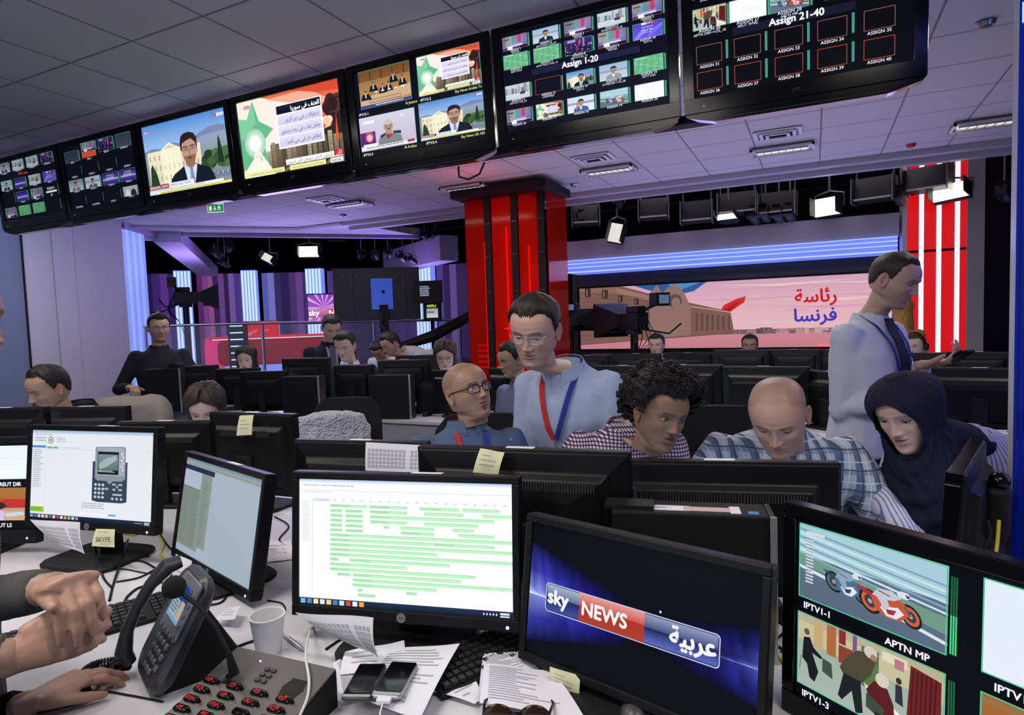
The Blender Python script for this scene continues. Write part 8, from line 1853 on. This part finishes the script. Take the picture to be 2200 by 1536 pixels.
# cables hanging behind the edge-on monitor
for i, (pts, m, lab) in enumerate([([(2146, 1118, 1.52), (2143, 1160, 1.50), (2138, 1205, 1.48), (2134, 1262, 1.46)], YLC, 'bright yellow cable hanging behind the edge-on monitor'), ([(2122, 1118, 1.52), (2128, 1150, 1.5), (2116, 1180, 1.49), (2124, 1230, 1.48)], BLACKM, 'black cable hanging behind the edge-on monitor'), ([(2060, 1225, 1.42), (2110, 1208, 1.42), (2160, 1218, 1.42), (2200, 1262, 1.42)], BLACKM, 'thick black cable arching behind the television at lower right')]):
    P = [at(*q) for q in pts]; o0 = P[0].copy(); o = MB().tube([q-o0 for q in spl(P)], .0042 if i < 2 else .006, 8).build('cable', m, None, smooth=True); o.location = o0; tag(o, lab, 'cable')
# small things on the middle desks
def onpx(px, py, z=DZ): return atz(px, py, z)
for i, (px, py, yaw, lab) in enumerate([(900, 886, 20, 'white and black keyboard end on the middle desk near the woman in glasses'), (500, 880, 25, 'dark keyboard on the middle desk at left')]):
    p = onpx(px, py); keyboard((p.x, p.y, DZ), R_(yaw+25), lab, w=.3, d=.13)
p = onpx(1503, 897); mouse((p.x, p.y, DZ), R_(30), 'silver mouse on the white desk right of the curly hair', m=SILVER)
p = onpx(2153, 926); mouse((p.x, p.y, DZ), R_(30), 'silver mouse on the desk right of the headscarf', m=SILVER)
p = onpx(918, 893); mouse((p.x, p.y, DZ), R_(10), 'black mouse on the middle desk left of the bald man')
p = onpx(1492, 914); t = thing('notebook', 'small brown notebook on the white desk right of the curly hair', 'notebook', (p.x, p.y, DZ), R_(20)); MB().box((0, 0, .008), (.16, .11, .016)).build('cover', mat('brown_leatherette', (.10, .05, .035), .5), t, bevel=.003)
p = onpx(850, 884); t = thing('power_adapter', 'black power adapter box among cables on the middle desk', 'adapter', (p.x, p.y, DZ), R_(20)); MB().box((0, 0, .03), (.11, .07, .06)).build('case', BLACKM, t, bevel=.006)
for i, pts in enumerate([[(600, 880), (640, 872), (690, 885), (720, 880)], [(745, 880), (790, 890), (830, 885), (880, 893)], [(330, 868), (380, 875), (430, 868), (460, 880)], [(1545, 905), (1580, 915), (1520, 925), (1500, 905)], [(640, 870), (655, 860, .1), (660, 845, .15)], [(1075, 905), (1100, 912), (1130, 905)]]):
    P = [atz(x, y, DZ+.005+(q[0] if q else 0)) for x, y, *q in pts]; o0 = P[0].copy(); o = MB().tube([q-o0 for q in spl(P)], .005, 6).build('cable', BLACKM, None, smooth=True); o.location = o0; tag(o, 'black cable lying on the white middle desks', 'cable', 'cables on the middle desks')
P = [atz(*q) for q in ((560, 886, DZ+.01), (580, 884, DZ+.01), (592, 888, DZ+.01))]; o0 = P[0].copy(); o = MB().tube([q-o0 for q in spl(P)], .006, 6).build('cable', YLC, None, smooth=True); o.location = o0; tag(o, 'short yellow cable on the left middle desk', 'cable')
# ------------------------------------------------------------------ two people at the left edge
SUIT = fab('grey_wool_suit', (.085, .085, .085))
wA = at(42, 1405, 1.01); wB = at(118, 1262, 1.10)
person('person in grey suit at the left edge with clasped hands over the desk phone', -132, 694, 1.15, 1.04, hyaw=52, hpitch=4, byaw=62, neck=(0, .04, 0), skin=(.42, .26, .19), hair='thin', haircol=(.03, .022, .018), top=SUIT, topname='suit_jacket', legs=TROU, lower=True, sleeve='long', shoulders=.9, build=.9,
       armL=dict(e=(0, 0, 0), w=(0, 0, 0), E=at(-330, 1480, .95), W=wA, d=at(165, 1352, 1.05)-wA, b=Vector(CAMP)-wA+Vector((0, 0, .1)), t=(.15, 0, 1), curl=[(.9, 1.0, .6), (.9, 1.1, .6), (1.0, 1.1, .6), (1.0, 1.1, .6)], thumb=(.30, -.25)),
       armR=dict(e=(0, 0, 0), w=(0, 0, 0), E=at(-230, 1330, 1.25), W=wB, d=at(200, 1235, .985)-wB, b=(0, 0, 1), t=(-.9, -.45, 0), curl=[(1.1, .6, .25), (1.1, .6, .25), (1.05, .6, .25), (.95, .6, .3)], thumb=(.15, .1)))
wM = atz(62, 1512, DZ+.035)
person('person in black sleeve at lower left with one hand on a mouse', -760, 800, 1.45, 1.0, hyaw=35, hpitch=12, byaw=30, sit=True, skin=(.36, .215, .16), hair='short', top=fab('black_cotton', (.008, .008, .009)), legs=TROU, armL=dict(e=(0, 0, 0), w=(0, 0, 0), E=at(-210, 1640, 1.28), W=wM, d=atz(128, 1478, DZ+.04)-wM+Vector((0, 0, .0)), b=(0, 0, 1), t=(.5, -1, .1), curl=[(.30, .45, .35), (.25, .45, .35), (.3, .5, .3), (.35, .55, .3)], thumb=(.5, .4)))
